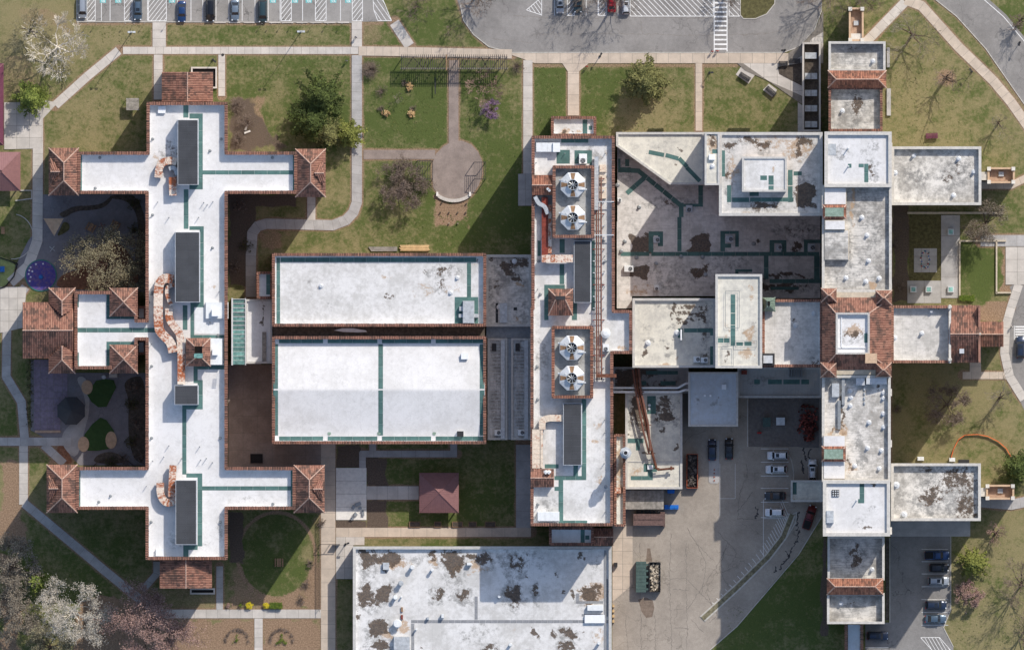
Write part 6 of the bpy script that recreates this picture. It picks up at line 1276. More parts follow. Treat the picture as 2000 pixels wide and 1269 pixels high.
def car(kind, label, x, y, heading, colour, scale=1.0, skip_=(), cover=None, name='parked_car', cat='car'):
    if kind not in PROTO:
        d = {}
        for k, (b, m) in car_meshes(kind).items():
            me = bpy.data.meshes.new(k.strip('~')); me.from_pydata(b.V, [], b.F); me.materials.append(None if m == 'P' else MT[m])
            if k in ('body', 'roof'): me.polygons.foreach_set('use_smooth', [True]*len(b.F))
            d[k] = (me, m)
        PROTO[kind] = d
    t = thing(name, label, cat, W(x, y, zy+.01 if 1196 < x < 1612 and y > 700 else .06), math.radians(heading)); t.scale = (scale,)*3
    for k, (me, m) in PROTO[kind].items():
        if k in skip_: continue
        o = link(k.strip('~'), me, t)
        if m == 'P': o.material_slots[0].link = 'OBJECT'; o.material_slots[0].material = MT['paint_'+colour]
    return t
N_, S_, E_, W_ = 90, -90, 0, 180    # which way the bonnet points in the plan
CARS = [('van','silver people carrier at the left end of the accessible bays',161,14,S_,'silver'),('suv','slate blue car parked beside the hatched aisle',269,19,S_,'slate'),('sedan','bright blue sedan, third from the left in the top car park',355,23,S_,'blue'),('van','black people carrier in the top car park',411,20,S_,'black'),('sedan','steel grey sedan right of the black people carrier',459,20,S_,'steel'),
 ('van','big dark teal car with shiny glass, right end of the top row',513,22,S_,'teal'),('suv','silver car, leftmost of four beside the loop road',1094,6,S_,'silver'),('suv','dark teal car second of four beside the loop road',1129,4,S_,'teal'),('sedan','bright red car parked beside the loop road',1195,4,N_,'red'),('suv','white car with black glass roof beside the wide hatching',1223,8,N_,'white'),
 ('sedan','dark sedan, left one of two in the shaded yard',1391,878,N_,'navy'),('sedan','dark sedan, right one of two in the shaded yard',1424,876,N_,'black'),('suv','white car, topmost in the yard row beside the kerb',1519,889,W_,'white'),('suv','white car second in the yard row',1516,916,W_,'white'),('sedan','dark green grey sedan in the yard row below the white cars',1514,968,W_,'charcoal'),('hatch','white car at the lower end of the yard row',1513,1000,W_,'white'),
 ('suv','white car parked alone against the east tower above the canopy roof',1587,917,N_,'white'),('pickup','dark red van parked on the drive below the canopy roof',1581,1010,72,'dark_red'),('pickup','blue pickup with a dark bed, top of the small east car park',1830,1084,E_,'blue'),('hatch','black hatchback below the blue pickup',1834,1108,E_,'black'),('suv','silver car with two glass roof panels in the east car park',1833,1134,E_,'silver'),
 ('suv','navy car with rails, second from the bottom of the east car park row',1828,1181,E_,'navy'),('sedan','slate grey car at the bottom of the east car park row',1827,1208,E_,'slate'),('suv','dark car alone near the covered walk at the bottom edge',1714,1241,E_,'navy'),('suv','large navy car stopped at the crossing by the east drive',1993,678,N_,'navy')]
for k, l, x, y, h, c in CARS: car(k, l, x, y, h, c, 1.0 if y < 70 or y > 700 else 1.05, skip_=('sunroof',) if k != 'suv' and c != 'black' else ())
# ---------------------------------------------------------------- street furniture and garden things
def lamp(label, x, y, h=13.5, heads=2, ang=0, m='galvanised'):
    t = thing('street_lamp', label, 'lamp', W(x, y, 0), ang); b = MB(); b.cyl(0, 0, 0, .5, .25, 8); b.tube([(0,0,.4),(0,0,h)], .09, 8, r1=.06); b.build('pole', MT[m], t, local=True)
    for k in range(heads):
        s_ = -1 if k else 1; q = MB(); q.tube([(0,0,h-.1),(s_*.35,0,h)], .04, 4); q.box(s_*.55-.28, -.2, h-.08, s_*.55+.28, .2, h+.1, bottom=True); q.build('lamp_head', MT['light_metal' if h > 6 else m], t, local=True)
lamp('tall twin headed lamp post on the verge, left one', 257, 63, 13.2); lamp('tall twin headed lamp post on the verge, right one', 588, 62, 13.5)
for i, (x, y, l) in enumerate(((1386,142,'short path lamp beside the narrow path'),(1172,110,'lamp on the pavement below the loop road'),(1898,140,'lamp on the lawn near the curved east sidewalk'),(1533,98,'lamp on the corner plaza by the loop road'),(1992,83,'lamp beside the white road edge line'),(416,117,'short lamp near the round path cover'),(675,1062,'lamp on the plaza west of the south hall'),(1175,398,''))):
    if l: lamp(l, x, y, 3.4, 1, i*1.1, 'dark_metal')
for x in range(165, 690, 33):
    pass
for i, x in enumerate((172,188,245,262,282,326,512,530,552,572,590,612,640,668)):
    t = thing('sign_post', ('first','second','third','fourth','fifth','sixth','seventh','eighth','ninth','tenth','eleventh','twelfth','thirteenth','fourteenth')[i]+' small parking sign post from the left along the top kerb', 'sign', W(x,46,0), 0, 'parking sign posts along the top kerb')
    b = MB(); b.tube([(0,0,0),(0,0,2.2)], .035, 5); b.build('post', MT['galvanised'], t, local=True); b = MB(); b.box(-.15,-.03,1.7,.15,.0,2.2,bottom=True); b.build('sign_plate', MT['white_paint'], t, local=True)
for i, x in enumerate((430,458,487,537,562,590,617,644,671)): tag(bx('wheel_stop', (x-11,43,x+11,45.5), 0, .2, MT['concrete']), ('first','second','third','fourth','fifth','sixth','seventh','eighth','ninth')[i]+' concrete wheel stop from the left at the top lot edge', 'wheel stop', 'wheel stops along the top lot')
# pergola over the pavement end: beams, cross slats, posts
plain('pergola_wood', srgb(78,72,68), .85)
pg = thing('pergola', 'long slatted timber pergola over the bench strip south of the pavement', 'pergola', W(885,121,0))
for y in (111,133): bx('beam', (782,y,992,y+1.6), 3.5, 3.7, MT['wood_grey'], pg)
bx('beam', (871,107,873,138), 3.72, 3.9, MT['wood'], pg)
for k in range(52): x = 784+k*4.02; bx('slat', (x,107,x+1.3,138), 3.71, 3.88, MT['dark_metal' if k % 13 == 0 else 'pergola_wood'], pg)
for x in (786,806,826,846,868,876,896,916,936,956,976,989):
    for y in (111,133): bx('post', (x,y,x+1.5,y+1.5), 0, 3.5, MT['dark_metal'], pg)
for a in ((806,112,826,133),(826,133,836,112),(940,112,952,133),(896,133,906,112)): b = MB(); b.tube([W(a[0],a[1],3.45), W(a[2],a[3],3.45)], .07, 4); b.build('brace', MT['dark_metal'], pg)
for q in ((862,160,.0),):
    bx('gate_rail', (849,152,851,184), 1.0, 1.1, MT['dark_metal'], pg)
def frame(label, r, h, horiz=False, n=7):
    t = thing('trellis', label, 'trellis', W((r[0]+r[2])/2,(r[1]+r[3])/2,0))
    for x, y in ((r[0],r[1]),(r[2],r[1]),(r[0],r[3]),(r[2],r[3])): bx('post', (x-.6,y-.6,x+.6,y+.6), 0, h, MT['dark_metal'], t)
    for y in (r[1], r[3]): bx('rail', (r[0],y-.6,r[2],y+.6), h, h+.1, MT['dark_metal'], t)
    for k in range(n): x = r[0]+(r[2]-r[0])*k/(n-1); bx('slat', (x-.35,r[1]-1,x+.35,r[3]+1), h+.1, h+.18, MT['dark_metal'], t)
frame('dark arbour frame on the east edge of the round brown plaza', (926,317,948,350), 3.2); frame('dark arbour frame beside the dense brown tree', (815,314,845,350), 3.2)
# small timber shelter frame on the west lawn
fs = thing('swing_frame', 'small grey slatted shelter on thin posts on the west lawn', 'shelter', W(259,204,0))
for k in range(6): bx('roof_slat', (246.5,192+k*4,271.5,195.6+k*4), 2.2, 2.26, MT['wood_grey'], fs)
for x in (247,270):
    for y in (193,214): bx('post', (x,y,x+.9,y+.9), 0, 2.2, MT['dark_metal'], fs)
# curved bench wall with stone stools and planting bed
cwt = thing('curved_bench', 'curved pale bench wall closing the round brown plaza', 'bench', W(886,386,0)); a_ = arc(886,340,52,52,128,52,12)
for i in range(12): 
    P = PP([a_[i], a_[i+1]]); A, B = offs(P, .35); b = MB(); b.prism([tuple(A[0]), tuple(A[1]), tuple(B[1]), tuple(B[0])], 0, .5); b.build('bench_block', MT['concrete'], cwt)
for i in (0, 12): bx('end_pier', (a_[i][0]-2,a_[i][1]-6,a_[i][0]+2,a_[i][1]+2), 0, .8, MT['concrete_white'], cwt)
for i, (x, y) in enumerate(((863,396),(911,398),(860,415),(877,415),(894,415),(910,415),(877,436),(894,436))): b = MB(); b.cyl(X(x), Y(y), 0, .55, .17, 8); tag(b.build('garden_post', MT['foam']), ('small post touching the left back of the curved bench','small post touching the right back of the curved bench','leftmost post in the middle row behind the curved bench','second post in the middle row behind the curved bench','third post in the middle row behind the curved bench','rightmost post in the middle row behind the curved bench','left post of the last row behind the curved bench','right post of the last row behind the curved bench')[i], 'post', 'pale posts behind the curved bench')
# lumber stack and pallets north of the hall
ls_ = thing('lumber_stack', 'stack of new pale planks beside the north wall of the hall', 'lumber', W(809,484,0))
for k in range(7): bx('plank', (781+rnd.uniform(-2,2),478.5+k*1.7,838+rnd.uniform(-2,2),480+k*1.7), 0, .5+.05*(k % 3), MT['lumber'], ls_)
gs_ = thing('lumber_stack', 'grey flat stack left of the new pale planks', 'lumber', W(748,485,0))
for k in range(4): bx('plank', (720+k*1.5,482+k*2.2,776,484+k*2.2), 0, .35, MT['wood_grey'], gs_)
# gazebo and left pavilions: seamed metal hip roofs
def metal_hip(root, r, z, rise, m, ins=None, n=14):
    x0, y0, x1, y1 = r; k = min(x1-x0, y1-y0)/2-.5; A = [w3(x0,y0,z), w3(x1,y0,z), w3(x1,y1,z), w3(x0,y1,z)]; c1, c2 = w3(x0+k,y0+k,z+rise), w3(x1-k,y1-k,z+rise)
    T = [w3(x0+k,y0+k,z+rise), w3(x1-k,y0+k,z+rise), w3(x1-k,y1-k,z+rise), w3(x0+k,y1-k,z+rise)]
    for i in range(4):
        b = MB(); b.add([tuple(A[i]), tuple(A[(i+1)%4]), tuple(T[(i+1)%4]), tuple(T[i])], [(0,1,2,3)] if i % 1 == 0 else []); o = b.build('roof_slope', MT[m], root)
        e = (A[(i+1)%4]-A[i]); L = e.length; e.normalize(); N = Vector((-e.y, e.x, 0)); N = N if N.dot(T[i]-A[i]) > 0 else -N; s_ = MB(); nn = int(L/.4)
        for j in range(1, nn):
            u = L*j/nn; run = min(u, L-u, k*S); p = A[i]+e*u; q = p+N*run; q.z = z+rise*run/(k*S); s_.tube([p+Vector((0,0,.03)), q+Vector((0,0,.03))], .028, 3, cap=False)
        s_.build('standing_seams', MT[m], o)['kind'] = 'stuff'
        b = MB(); b.tube([A[i]+Vector((0,0,.05)), T[i]+Vector((0,0,.05))], .08, 5); b.build('hip_cap', MT['mauve_metal'], root)
gz = thing('gazebo', 'mauve metal hip roofed gazebo on the shaded south lawn', 'gazebo', W(857,961,0)); metal_hip(gz, (819,923,896,1001), 3.6, 2.2, 'mauve_metal')
for x in (824,890):
    for y in (928,995): bx('post', (x,y,x+2,y+2), 0, 3.6, MT['wood_grey'], gz)
pv = thing('picnic_pavilion', 'mauve metal hip roofed pavilion cut by the left edge', 'pavilion', W(10,334,0)); metal_hip(pv, (-34,297,40,373), 3.6, 2.6, 'mauve_metal')
for x in (-20,34):
    for y in (302,366): bx('post', (x,y,x+2,y+2), 0, 3.6, MT['wood_grey'], pv)
pv = thing('picnic_pavilion', 'purple red metal roof edge above the hip pavilion at the left edge', 'pavilion', W(-20,205,0)); metal_hip(pv, (-90,124,7,284), 4, 3, 'purple_metal')
for y in (130,270): bx('post', (2,y,4,y+2), 0, 4, MT['wood_grey'], pv)
# benches, tables
def table(label, x, y, ang, m='wood', L=1.8, group=None):
    t = thing('picnic_table', label, 'picnic table', W(x, y, .08), math.radians(ang), group)
    for k in range(4): b = MB(); b.box(-L/2, -.42+k*.215, .70, L/2, -.42+k*.215+.19, .75); b.build('plank', MT[m], t, local=True)
    for s_ in (-1, 1): b = MB(); b.box(-L/2, s_*.78-.14, .40, L/2, s_*.78+.14, .45); b.build('seat', MT[m], t, local=True); b = MB(); b.tube([(s_*.6,-.75,.4),(s_*.6,.75,.4)], .04, 4); b.tube([(s_*.6,-.5,0),(s_*.6,-.1,.7)], .04, 4); b.tube([(s_*.6,.5,0),(s_*.6,.1,.7)], .04, 4); b.build('leg_frame', MT[m], t, local=True)
table('picnic table on the round south west lawn', 545, 1098, 90); table('left one of two wooden picnic tables in the playground', 177, 444, 62); table('right one of two wooden picnic tables in the playground', 225, 440, 62)
def xseat(label, x, y, m='wood'):
    t = thing('climbing_cross', label, 'play equipment', W(x, y, .08), rnd.random())
    for k in range(4): a = k*math.pi/2; b = MB(); b.tube([(0,0,.4),(math.cos(a)*.75, math.sin(a)*.75,.4)], .05, 4); b.build('arm', MT[m], t, local=True)
    b = MB(); b.cyl(0,0,0,.42,.1,6); b.build('post', MT['dark_metal'], t, local=True)
xseat('reddish cross shaped spinner between the picnic tables', 199, 441, 'red_brown'); xseat('pale cross shaped spinner left of the splash pad shade sail', 102, 486, 'light_metal'); xseat('dim cross shaped spinner right of the pale one', 140, 480, 'wood_grey'); xseat('small dark spinner near the budding tree', 164, 482, 'dark_metal'); xseat('faint cross shaped spinner above the pale one', 150, 466, 'wood_grey')
ssl = thing('shade_sail', 'beige triangular shade sail above the playground path', 'shade sail', W(104,440,0)); b = MB(); b.add([W(85,427,3.2), W(124,427,3.4), W(106,461,3.0), W(106,438,3.0)], [(0,1,3),(1,2,3),(2,0,3)]); b.build('sail', MT['tan_wall'], ssl)
for x, y in ((85,427),(124,427),(106,461)): b = MB(); b.tube([W(x,y,0), W(x,y,3.4)], .06, 6); b.build('mast', MT['galvanised'], ssl)
ph = thing('playhouse', 'small wooden playhouse roof beside the budding tree', 'playhouse', W(152,517,0)); bx('walls', (146,511,158,524), 0, 1.3, MT['wood'], ph)
q = [W(143,519,1.3), W(150,509,1.3), W(162,516,1.3), W(155,526,1.3), W(149,514,1.9), W(156,519.5,1.9)]
b = MB(); b.add(q, [(0,4,5,3),(1,2,5,4),(0,1,4),(2,3,5)]); b.build('roof', MT['wood'], ph)
# splash pad: blue purple disc with green rim
t = NT('splash_blue', .6, 0, .4); c = t.mix(t.ramp(t.noise(1.6, 4, .7), .42, .62), srgb(70,62,140), srgb(104,84,130)); t.out(t.mul(c, t.ramp(t.noise(6, 3), .3, .7, .85, 1.15)))
plain('green_rim', srgb(60,120,112), .6); plain('play_green', srgb(140,150,96), .9); plain('play_blue', srgb(40,100,170), .5)
sp_ = thing('splash_pad', 'round purple blue painted play disc with a green rim', 'play disc', W(80,538,.13)); b = MB(); b.cyl(X(80), Y(538), .08, .16, 3.45, 40); b.build('rim', MT['green_rim'], sp_); b = MB(); b.cyl(X(80), Y(538), .16, .19, 3.2, 40); b.build('disc', MT['splash_blue'], sp_)
b = MB(); b.cyl(X(80), Y(541), .19, .5, .5, 16, .35); b.build('centre_hub', MT['play_blue'], sp_)
for i, (x, y) in enumerate(((60,522),(57,528),(63,530),(56,535),(60,541),(58,549),(70,516),(84,515))): 
    b = MB(); V = [(X(x)+(.28 if k % 2 == 0 else .11)*math.sin(k*math.pi/5), Y(y)+(.28 if k % 2 == 0 else .11)*math.cos(k*math.pi/5), .2) for k in range(10)]; b.add(V, [tuple(range(10))]); b.build('painted_star', MT['white_paint'], sp_)
o, z = plaza([(0,500),(20,508),(30,518),(26,535),(12,556),(0,562)], 999, 999, 'play_green', name='play_surface')
kerb([(0,503),(18,509),(34,515),(27,540),(10,560),(0,563)], 2, .35, name='kerb', m='black_rubber'); tag(bx('play_slide', (0,520,9,531), 0, .8, MT['play_blue']), 'bright blue slide end at the left edge', 'slide')
tag(bx('park_bench', (2,443,9,457), .3, .5, MT['wood']), 'small wooden bench on the lawn at the left edge', 'bench')
kerb(arc(25,462,40,44,-80,95,14), 1.5, .2); kerb([(40,372),(62,372),(62,388),(30,392)], 2, .35, m='kerb')
# octagonal dark shade canopy, turf blobs and stone ovals in the southern playground
oc = thing('octagon_shade', 'dark octagonal canopy in the shaded south playground', 'canopy', W(139,802,0)); o8 = arc(139,802,29,29,22.5,382.5,8)
for i in range(8): b = MB(); b.add([W(*o8[i],2.8), W(*o8[i+1],2.8), W(139,802,3.9)], [(0,1,2)]); b.build('canopy_panel', MT['dark_roof'], oc); b = MB(); b.tube([W(*o8[i],0), W(*o8[i],2.8)], .06, 5); b.build('post', MT['dark_metal'], oc)
for i, (pts, l) in enumerate((([(170,770),(178,756),(188,743),(205,740),(222,742),(227,756),(219,772),(208,794),(192,795),(178,784)],'upper'),([(162,868),(165,848),(180,828),(196,815),(208,820),(222,840),(227,858),(214,876),(190,880),(172,880)],'lower'))): 
    b = MB(); b.prism(PP(pts), .06, .17); tag(b.build('turf_patch', MT['turf']), l+' green artificial turf patch in the south playground', 'turf patch')
for i, (x, y, rx, ry, l) in enumerate(((170,756,11,14,'pinkish stone oval beside the upper turf patch'),(163,867,11,15,'pinkish stone oval left of the lower turf patch'),(217,859,11,17,'pinkish stone oval right of the lower turf patch'))): b = MB(); b.prism(PP(arc(x,y,rx,ry,0,342,18)), .06, .2); tag(b.build('stone_oval', MT['tan_wall']), l, 'stepping mound')
tag(bx('ledge_wall', (68,840,118,845), 0, .5, MT['brick_wall']), 'low brick wall at the end of the purple paving', 'wall'); b = MB(); b.cyl(X(203), Y(736), .1, .9, .5, 14, .42); tag(b.build('planter_pot', MT['galvanised']), 'round grey barrel below the chapel wing', 'barrel'); tag(bx('low_bench', (213,730,229,737), .1, .55, MT['concrete']), 'white slatted bench below the chapel wing', 'bench')
kerb(arc(222,935,50,42,200,340,12), 1.5, .3, m='dark_soil')
# area wells beside the porches and fences
for r, l in (((373,131,424,173),'north'),((371,1148,420,1160),'south')): P = PP(R(*r)); t = thing('light_well', 'concrete rimmed light well beside the '+l+' tiled porch', 'light well', W((r[0]+r[2])/2,(r[1]+r[3])/2,0)); ring(P, 0, .35, -.1, .7, 'concrete', 'rim', t); bx('pit_floor', (r[0]+2.5,r[1]+2.5,r[2]-2.5,r[3]-2.5), .0, .11, MT['black_rubber'], t)
b = MB(); b.cyl(X(435), Y(107.5), .02, .18, .3, 14); tag(b.build('manhole', MT['dark_metal']), 'round iron cover in the narrow path by the upper sidewalk', 'manhole cover')
fc = thing('garden_fence', 'dark railing along the east side of the round south west lawn', 'fence', W(623,1090,0))
for k in range(26): bx('fence_post', (623,1012+k*7,624,1013+k*7), 0, 1.4, MT['dark_metal'], fc)
bx('top_rail', (623,1010,624,1195), 1.4, 1.46, MT['dark_metal'], fc)
gt_ = thing('garden_gate', 'thin frame gate casting a shadow over the wide path', 'gate', W(645,1063,0)); bx('gate_rail', (625,1062,664,1063), 2.4, 2.5, MT['dark_metal'], gt_)
for x in (625,644,663): bx('post', (x,1062,x+1,1063), 0, 2.4, MT['dark_metal'], gt_)
bx('gate_panel', (650,1061.9,663,1062.1), .3, 2.2, MT['dark_metal'], gt_)
# planter boxes and loungers on the south court
for i, (x, w) in enumerate(((799,22),(848,14),(883,21),(915,16),(947,21))): t = thing('planter_box', ('leftmost','second','third, sunlit','fourth','rightmost')[i]+' wooden planter box in the row above the wide path', 'planter', W(x+w/2,1024,0)); ring(PP(R(x,1018,x+w,1029)), 0, .1, 0, .45, 'wood', 'box_frame', t); bx('soil', (x+1,1019,x+w-1,1028), .0, .38, MT['dark_soil'], t)
for i, (x, y, w, h, a) in enumerate(((699,984,12,7,20),(690,990,8,6,60),(694,1004,7,7,40),(709,1001,5,12,0),(688,1012,6,5,30),(703,992,7,5,20))):
    t = thing('garden_chair', ('wide grey table turned askew on the white plaza','grey chair against the askew table','square grey chair below the askew table','tall grey chair at the right of the furniture group','lowest small grey chair of the furniture group','small pale chair in front of the askew table')[i], 'chair' if i else 'table', W(x, y, .1), math.radians(a)); w *= S; h *= S
    b = MB(); b.box(-w/2,-h/2,.40,w/2,h/2,.46,bottom=True); b.build('seat' if i else 'table_top', MT['grey_metal'], t, local=True)
    for sx_ in (-1,1):
        for sy_ in (-1,1): b = MB(); b.tube([(sx_*(w/2-.05),sy_*(h/2-.05),0),(sx_*(w/2-.05),sy_*(h/2-.05),.4)], .03, 4); b.build('leg', MT['dark_metal'], t, local=True)
    if i: b = MB(); b.box(-w/2,h/2-.06,.46,w/2,h/2,.9); b.build('backrest', MT['grey_metal'], t, local=True)
# benches on the corner plaza, purple bench on the east lawn
def bench(label, x, y, ang, m='dark_metal', L=2.6, d=1.0, n=5):
    t = thing('slatted_bench', label, 'bench', W(x, y, .1), math.radians(ang))
    for k in range(n): yy = -d/2+d*k/n; b = MB(); b.box(-L/2, yy, .42, L/2, yy+d/n*.8, .47, bottom=True); b.build('slat', MT[m], t, local=True)
    for s_ in (-1,1): b = MB(); b.box(s_*L*.4-.05, -d/2, 0, s_*L*.4+.05, d/2, .42); b.build('leg', MT['dark_metal'], t, local=True)
    b = MB(); b.box(-L/2, -d/2-.08, .45, L/2, -d/2-.03, .95); b.build('backrest', MT[m], t, local=True)
plaza([(1437,146),(1452,124),(1478,142),(1462,164)], 60, 60, 'concrete'); plaza([(1490,176),(1502,164),(1518,176),(1508,190)], 60, 60, 'concrete')
bench('dark slatted bench on its own pad, left of the two diagonal benches', 1455, 150, -32); bench('dark slatted bench right of the two diagonal benches', 1506, 178, -40); bench('dark bench by the mulch triangle, left one of the plaza', 1530, 124, 0, L=2.0); bench('dark bench by the mulch triangle, right one of the plaza', 1553, 119, 0, L=2.2); bench('purple bench on the east lawn above the north east arm', 1820, 265, 3, 'purple_metal', 2.6, 1.1)
b = MB(); b.prism(PP([(1519,131),(1566,123),(1566,168),(1522,145)]), .0, .23); o = b.build('mulch_bed', MT['dark_soil']); o['kind'] = 'structure'
# cubes on the east garden terrace, orange fencing, signs
for i, (x, y, l) in enumerate(((1857,453,'square pale skylight cube on the upper garden terrace'),(1784,565,'leftmost of three skylight cubes above the middle east arm'),(1814,565,'middle one of three skylight cubes above the middle east arm'),(1857,565,'rightmost of three skylight cubes above the middle east arm'))): t = thing('light_cube', l, 'skylight', W(x, y, .1)); bx('frame', (x-6,y-6,x+6,y+6), .05, .9, MT['light_metal'], t); bx('glass_top', (x-4,y-4,x+4,y+4), .901, .96, MT['canopy_glass'], t)
rr = random.Random(9)
for i in range(26): a = 6.283*i/26; x, y = 1807+9*math.cos(a)*(1+rr.uniform(-.3,.3)), 507+17*math.sin(a)*(1+rr.uniform(-.2,.2)); b = MB(); b.cyl(X(x), Y(y), .05, .38, .16, 7, .1); tag(b.build('painted_stone', MT[('play_blue','white_paint','red_cloth','green_rim')[i % 4]]), 'one of the small painted stones ringed on the garden terrace', 'painted stone', 'painted stones ringed on the garden terrace')
for r in ((1772,414,1960,418),(1873,470,1876,580),(1874,469,1965,472),(1945,470,1948,574),(1946,570,1975,573)): o = bx('garden_wall', r, 0, .6, MT['stone_wall']); tag(o, {1772:'long low wall above the garden terrace',1873:'low wall left of the bright square lawn',1874:'low wall above the bright square lawn',1945:'low wall right of the bright square lawn',1946:'short low wall at the foot of the narrow bed'}[r[0]], 'wall')
of = thing('orange_fence', 'orange safety mesh fence bent in an arc on the south east lawn', 'fence', W(1915,850,0)); pts = [(1858,893),(1862,878),(1872,858),(1885,849),(1910,848),(1930,852),(1950,862),(1965,875),(1975,892)]
for i in range(len(pts)-1): P = PP(pts[i:i+2]); A, B = offs(P, .07); b = MB(); b.prism([tuple(A[0]), tuple(A[1]), tuple(B[1]), tuple(B[0])], .25, .7); b.build('mesh_panel', MT['orange_mesh'], of); b = MB(); b.tube([W(*pts[i],0), W(*pts[i],1.3)], .04, 4); b.build('stake', MT['wood'], of)
for r, l in (((1792,892,1804,899),'white condenser box on the lawn north of the south east arm'),((1854,894,1865,901),'white box at the end of the orange fence')): unit(l, r, 0, .8, 'white_unit', 0, 'condenser', 'condenser')
for x in (1873,): tag(bx('area_grate', (1872,897,1893,904), 0, .3, MT['dark_metal']), 'dark grated area well on the north wall of the south east arm', 'grate')
t = thing('median_island', 'long narrow kerbed planting strip between yard and curving drive', 'traffic island', W(1450,1130,0)); ip = [(1372,1208),(1440,1146),(1500,1087),(1530,1048),(1547,1004)]; A, B = offs(PP(ip), .8)
for i in range(len(ip)-1): b = MB(); b.prism([tuple(A[i]), tuple(A[i+1]), tuple(B[i+1]), tuple(B[i])], 0, .17); b.build('kerb_edge', MT['kerb'], t); q = [A[i].lerp(B[i],.2), A[i+1].lerp(B[i+1],.2), A[i+1].lerp(B[i+1],.8), A[i].lerp(B[i],.8)]; b = MB(); b.prism([tuple(v) for v in q], .16, .2); b.build('gravel_fill', MT['gravel'], t)
kerb([(1548,1004),(1556,1000),(1554,1020),(1535,1052)], 2); kerb(arc(1530,930,20,50,-60,60,10)[:8], 1.6); kerb([(1386,1269),(1440,1222),(1500,1152),(1560,1082),(1604,1010)], 1.6)
plaza([(1384,860),(1405,860),(1405,940),(1401,944),(1388,944),(1384,940)], 99, 99, 'concrete_grey', name='fuel_pad')
for y in (917,924,931,938): b = MB(); b.cyl(X(1395), Y(y), .05, .26, .16, 12); tag(b.build('tank_cover', MT['rust_bin']), {917:'topmost',924:'second from top',931:'third from top',938:'lowest'}[y]+' of the round rusty fill covers on the pale yard pad', 'cover', 'fill covers on the pale pad')
for i, (x, y, l) in enumerate(((1483,845,'small red and white barrier board in the shaded yard'),)): tag(bx('barrier', (x-4,y-1.5,x+4,y+1.5), .1, 1.0, MT['red_cloth']), l, 'barrier')
# little ring gardens at the bottom edge and the shaded bed of the west courtyards
for i, (x, l) in enumerate(((463,'left'),(550,'right'))):
    t = thing('ring_hedge', l+' round hedge ring garden in the leaf covered lawn at the bottom edge', 'hedge', W(x, 1250, 0)); Rq = random.Random(i); b = MB()
    for k in range(90): an = math.radians(Rq.uniform(170, 370)); cards(b, Vector((math.cos(an)*2.4*Rq.uniform(.92,1.08), -math.sin(an)*2.4*Rq.uniform(.92,1.08), Rq.uniform(.1,.5))), 6, .3, .09, Rq, .5, Rq.random())
    b.build('ring_foliage', MT['bud_brown'], t, local=True); b = MB()
    for k in range(40 if i else 14): an = Rq.choice((90,210,330)); rr_ = Rq.uniform(0,1.2); cards(b, Vector((math.cos(math.radians(an))*rr_, math.sin(math.radians(an))*rr_, .35)), 8, .35, .09, Rq, .5, Rq.random())
    b.build('centre_foliage', MT['hedge_green'], t, local=True)
for i, (x, y) in enumerate(((262,756),(256,790),(266,826),(258,862),(272,892),(218,905),(240,896),(262,398),(250,470),(262,450),(470,400),(480,480),(456,520))): shrub('low shaded bush by the west block, '+('topmost in the south playground','second in the south playground','third in the south playground','fourth in the south playground','in the corner of the south playground','inside the small arc bed','right in the small arc bed','in the upper corner of the north playground','lower left in the north playground bed','right in the north playground bed','behind the upper right arm','beside the bent path','by the glass canopy end')[i], x, y, 15, .9, 200+i, 'ivy' if i % 2 else 'bud_brown', 260, .1, 50)
for i, (x, y, a) in enumerate(((481,249,70),(483,258,20))): t = thing('garden_slab', ('upright','lying')[i]+' pale slab in the brown bed beside the upper right arm', 'stone slab', W(x, y, .05), math.radians(a)); b = MB(); b.box(-.7,-.2,0,.7,.2,.25); b.build('stone', MT['concrete_white'], t, local=True)
tag(bx('stage_platform', (489,886,513,904), .15, .6, MT['black_rubber']), 'dark covered stack against the south wall of the brown courtyard', 'covered stack')
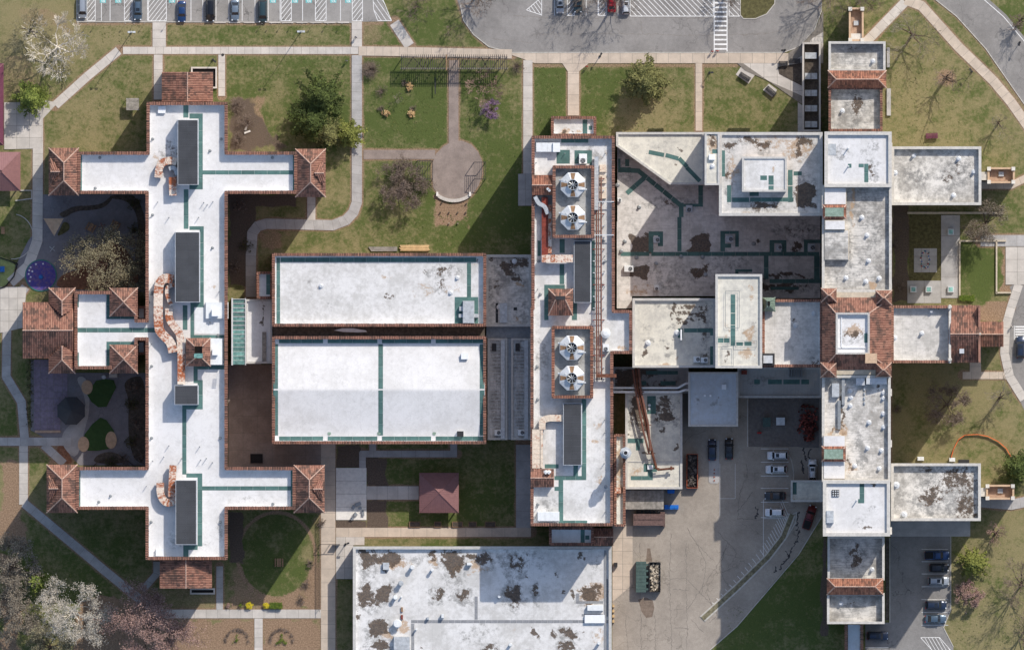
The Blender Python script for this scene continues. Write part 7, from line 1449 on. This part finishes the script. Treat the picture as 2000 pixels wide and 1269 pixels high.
# ---------------------------------------------------------------- people
def person(label, x, y, face, top='red_cloth', legs='blue_cloth', step=.25, hair='hair'):
    t = thing('person', label, 'person', W(x, y, .1), math.radians(face))
    j = {'pelvis':(0,0,.95),'chest':(0.02,0,1.30),'neck':(.03,0,1.50),'head':(.05,0,1.62),'top':(.05,0,1.74),'ls':(.02,.19,1.42),'le':(-.06,.25,1.14),'lh':(.08,.27,.92),'rs':(.02,-.19,1.42),'re':(.04,-.25,1.14),'rh':(.2,-.25,.95),'lk':(step*.6,.1,.5),'lf':(step,.11,.06),'lt':(step+.18,.11,.03),'rk':(-step*.2,-.1,.5),'rf':(-step,-.11,.08),'rt':(-step+.17,-.11,.03),'lp':(0,.1,.9),'rp':(0,-.1,.9)}
    R0 = {'pelvis':.15,'chest':.17,'neck':.06,'head':.105,'top':.075,'ls':.075,'le':.05,'lh':.04,'rs':.075,'re':.05,'rh':.04,'lk':.065,'lf':.045,'lt':.04,'rk':.065,'rf':.045,'rt':.04,'lp':.10,'rp':.10}
    E = [('pelvis','chest'),('chest','neck'),('neck','head'),('head','top'),('chest','ls'),('ls','le'),('le','lh'),('chest','rs'),('rs','re'),('re','rh'),('pelvis','lp'),('lp','lk'),('lk','lf'),('lf','lt'),('pelvis','rp'),('rp','rk'),('rk','rf'),('rf','rt')]
    k = list(j); me = bpy.data.meshes.new('body'); me.from_pydata([j[n] for n in k], [(k.index(a), k.index(b_)) for a, b_ in E], []); o = link('body', me, t)
    o.modifiers.new('skin', 'SKIN'); me.skin_vertices.new(name='') if not me.skin_vertices else None
    for i, n in enumerate(k): me.skin_vertices[0].data[i].radius = (R0[n], R0[n]); me.skin_vertices[0].data[i].use_root = (n == 'pelvis')
    s_ = o.modifiers.new('sub', 'SUBSURF'); s_.levels = 1; s_.render_levels = 1
    bpy.context.view_layer.update(); ev = o.evaluated_get(bpy.context.evaluated_depsgraph_get()); m2 = bpy.data.meshes.new_from_object(ev); o.modifiers.clear(); o.data = m2
    for n in ('skin', top, legs, hair): m2.materials.append(MT[n])
    for p in m2.polygons:
        c = p.center; p.material_index = 0
        if c.z > 1.54: p.material_index = 3 if (c.z > 1.70 or c.x < .03) else 0
        elif c.z > .98 and not (abs(c.y) > .2 and c.z < 1.02): p.material_index = 1
        elif abs(c.y) < .2: p.material_index = 2
    m2.polygons.foreach_set('use_smooth', [True]*len(m2.polygons)); return t
person('person in red at the foot of the zebra crossing, left of two', 1391, 101, 90, 'red_cloth'); person('person in red at the foot of the zebra crossing, right of two', 1401, 100, 80, 'red_cloth', 'grey_cloth'); person('person in light clothes walking beside the navy car at the east crossing', 1976, 637, 20, 'light_cloth'); person('person in dark clothes on the path between the car park and sidewalk', 695, 73, -120, 'blue_cloth', 'grey_cloth'); person('person in purple grey beside the pale pink shrub tree', 1886, 1196, 45, 'grey_cloth'); person('person in dark clothes standing on the path edge by the upper sidewalk', 677, 119, -90, 'grey_cloth', 'blue_cloth'); person('person on the lawn corner by the flared north path', 1146, 130, -100, 'red_cloth', 'grey_cloth')

# repeats share a group phrase
GR = {'lamp':'lamp posts along paths and roads','condenser':'condenser units on roofs and walls','roof fan':'small roof fans on the low courtyard roof','roof vent':'round vents on the south hall roof','roof box':'small boxes on the south hall roof','rooftop unit':'rooftop units on flat roofs','grass tuft':'tan ornamental grass tufts','picnic table':'picnic tables on lawns and playground','shrub':'shrubs in the planting beds','tree':'trees around the hospital','skylight':'skylight cubes on the garden terrace','turf patch':'turf patches in the south playground','stepping mound':'stone ovals in the south playground','duct':'rusty ducts on the roofs','pipe':'pipes over the laundry roofs','play equipment':'spinners in the playground','hedge':'clipped hedges','light well':'light wells beside the porches','person':'people on the grounds','pavilion':'pavilions at the left edge','trellis':'arbour frames by the round plaza','porch':'open topped porches of the east block','crate':'small crates along the south hall wall','planter':'planters on the grounds','bench':'benches on the grounds','chair':'furniture on the white plaza','wall':'low garden walls','lumber':'timber stacks north of the hall','skip':'open skips in the service yard','stone slab':'pale slabs in the brown bed'}
for o in list(sc.objects):
    if o.parent or 'group' in o or 'category' not in o: continue
    cat = o['category']
    if cat == 'car':
        x, y = o.location.x/S+1000, 634.5-o.location.y/S
        o['group'] = 'cars in the top car park' if y < 60 and x < 700 else 'cars beside the loop road' if y < 60 else 'cars in the service yard' if x < 1650 else 'cars in the east car park'
    elif cat in GR: o['group'] = GR[cat]
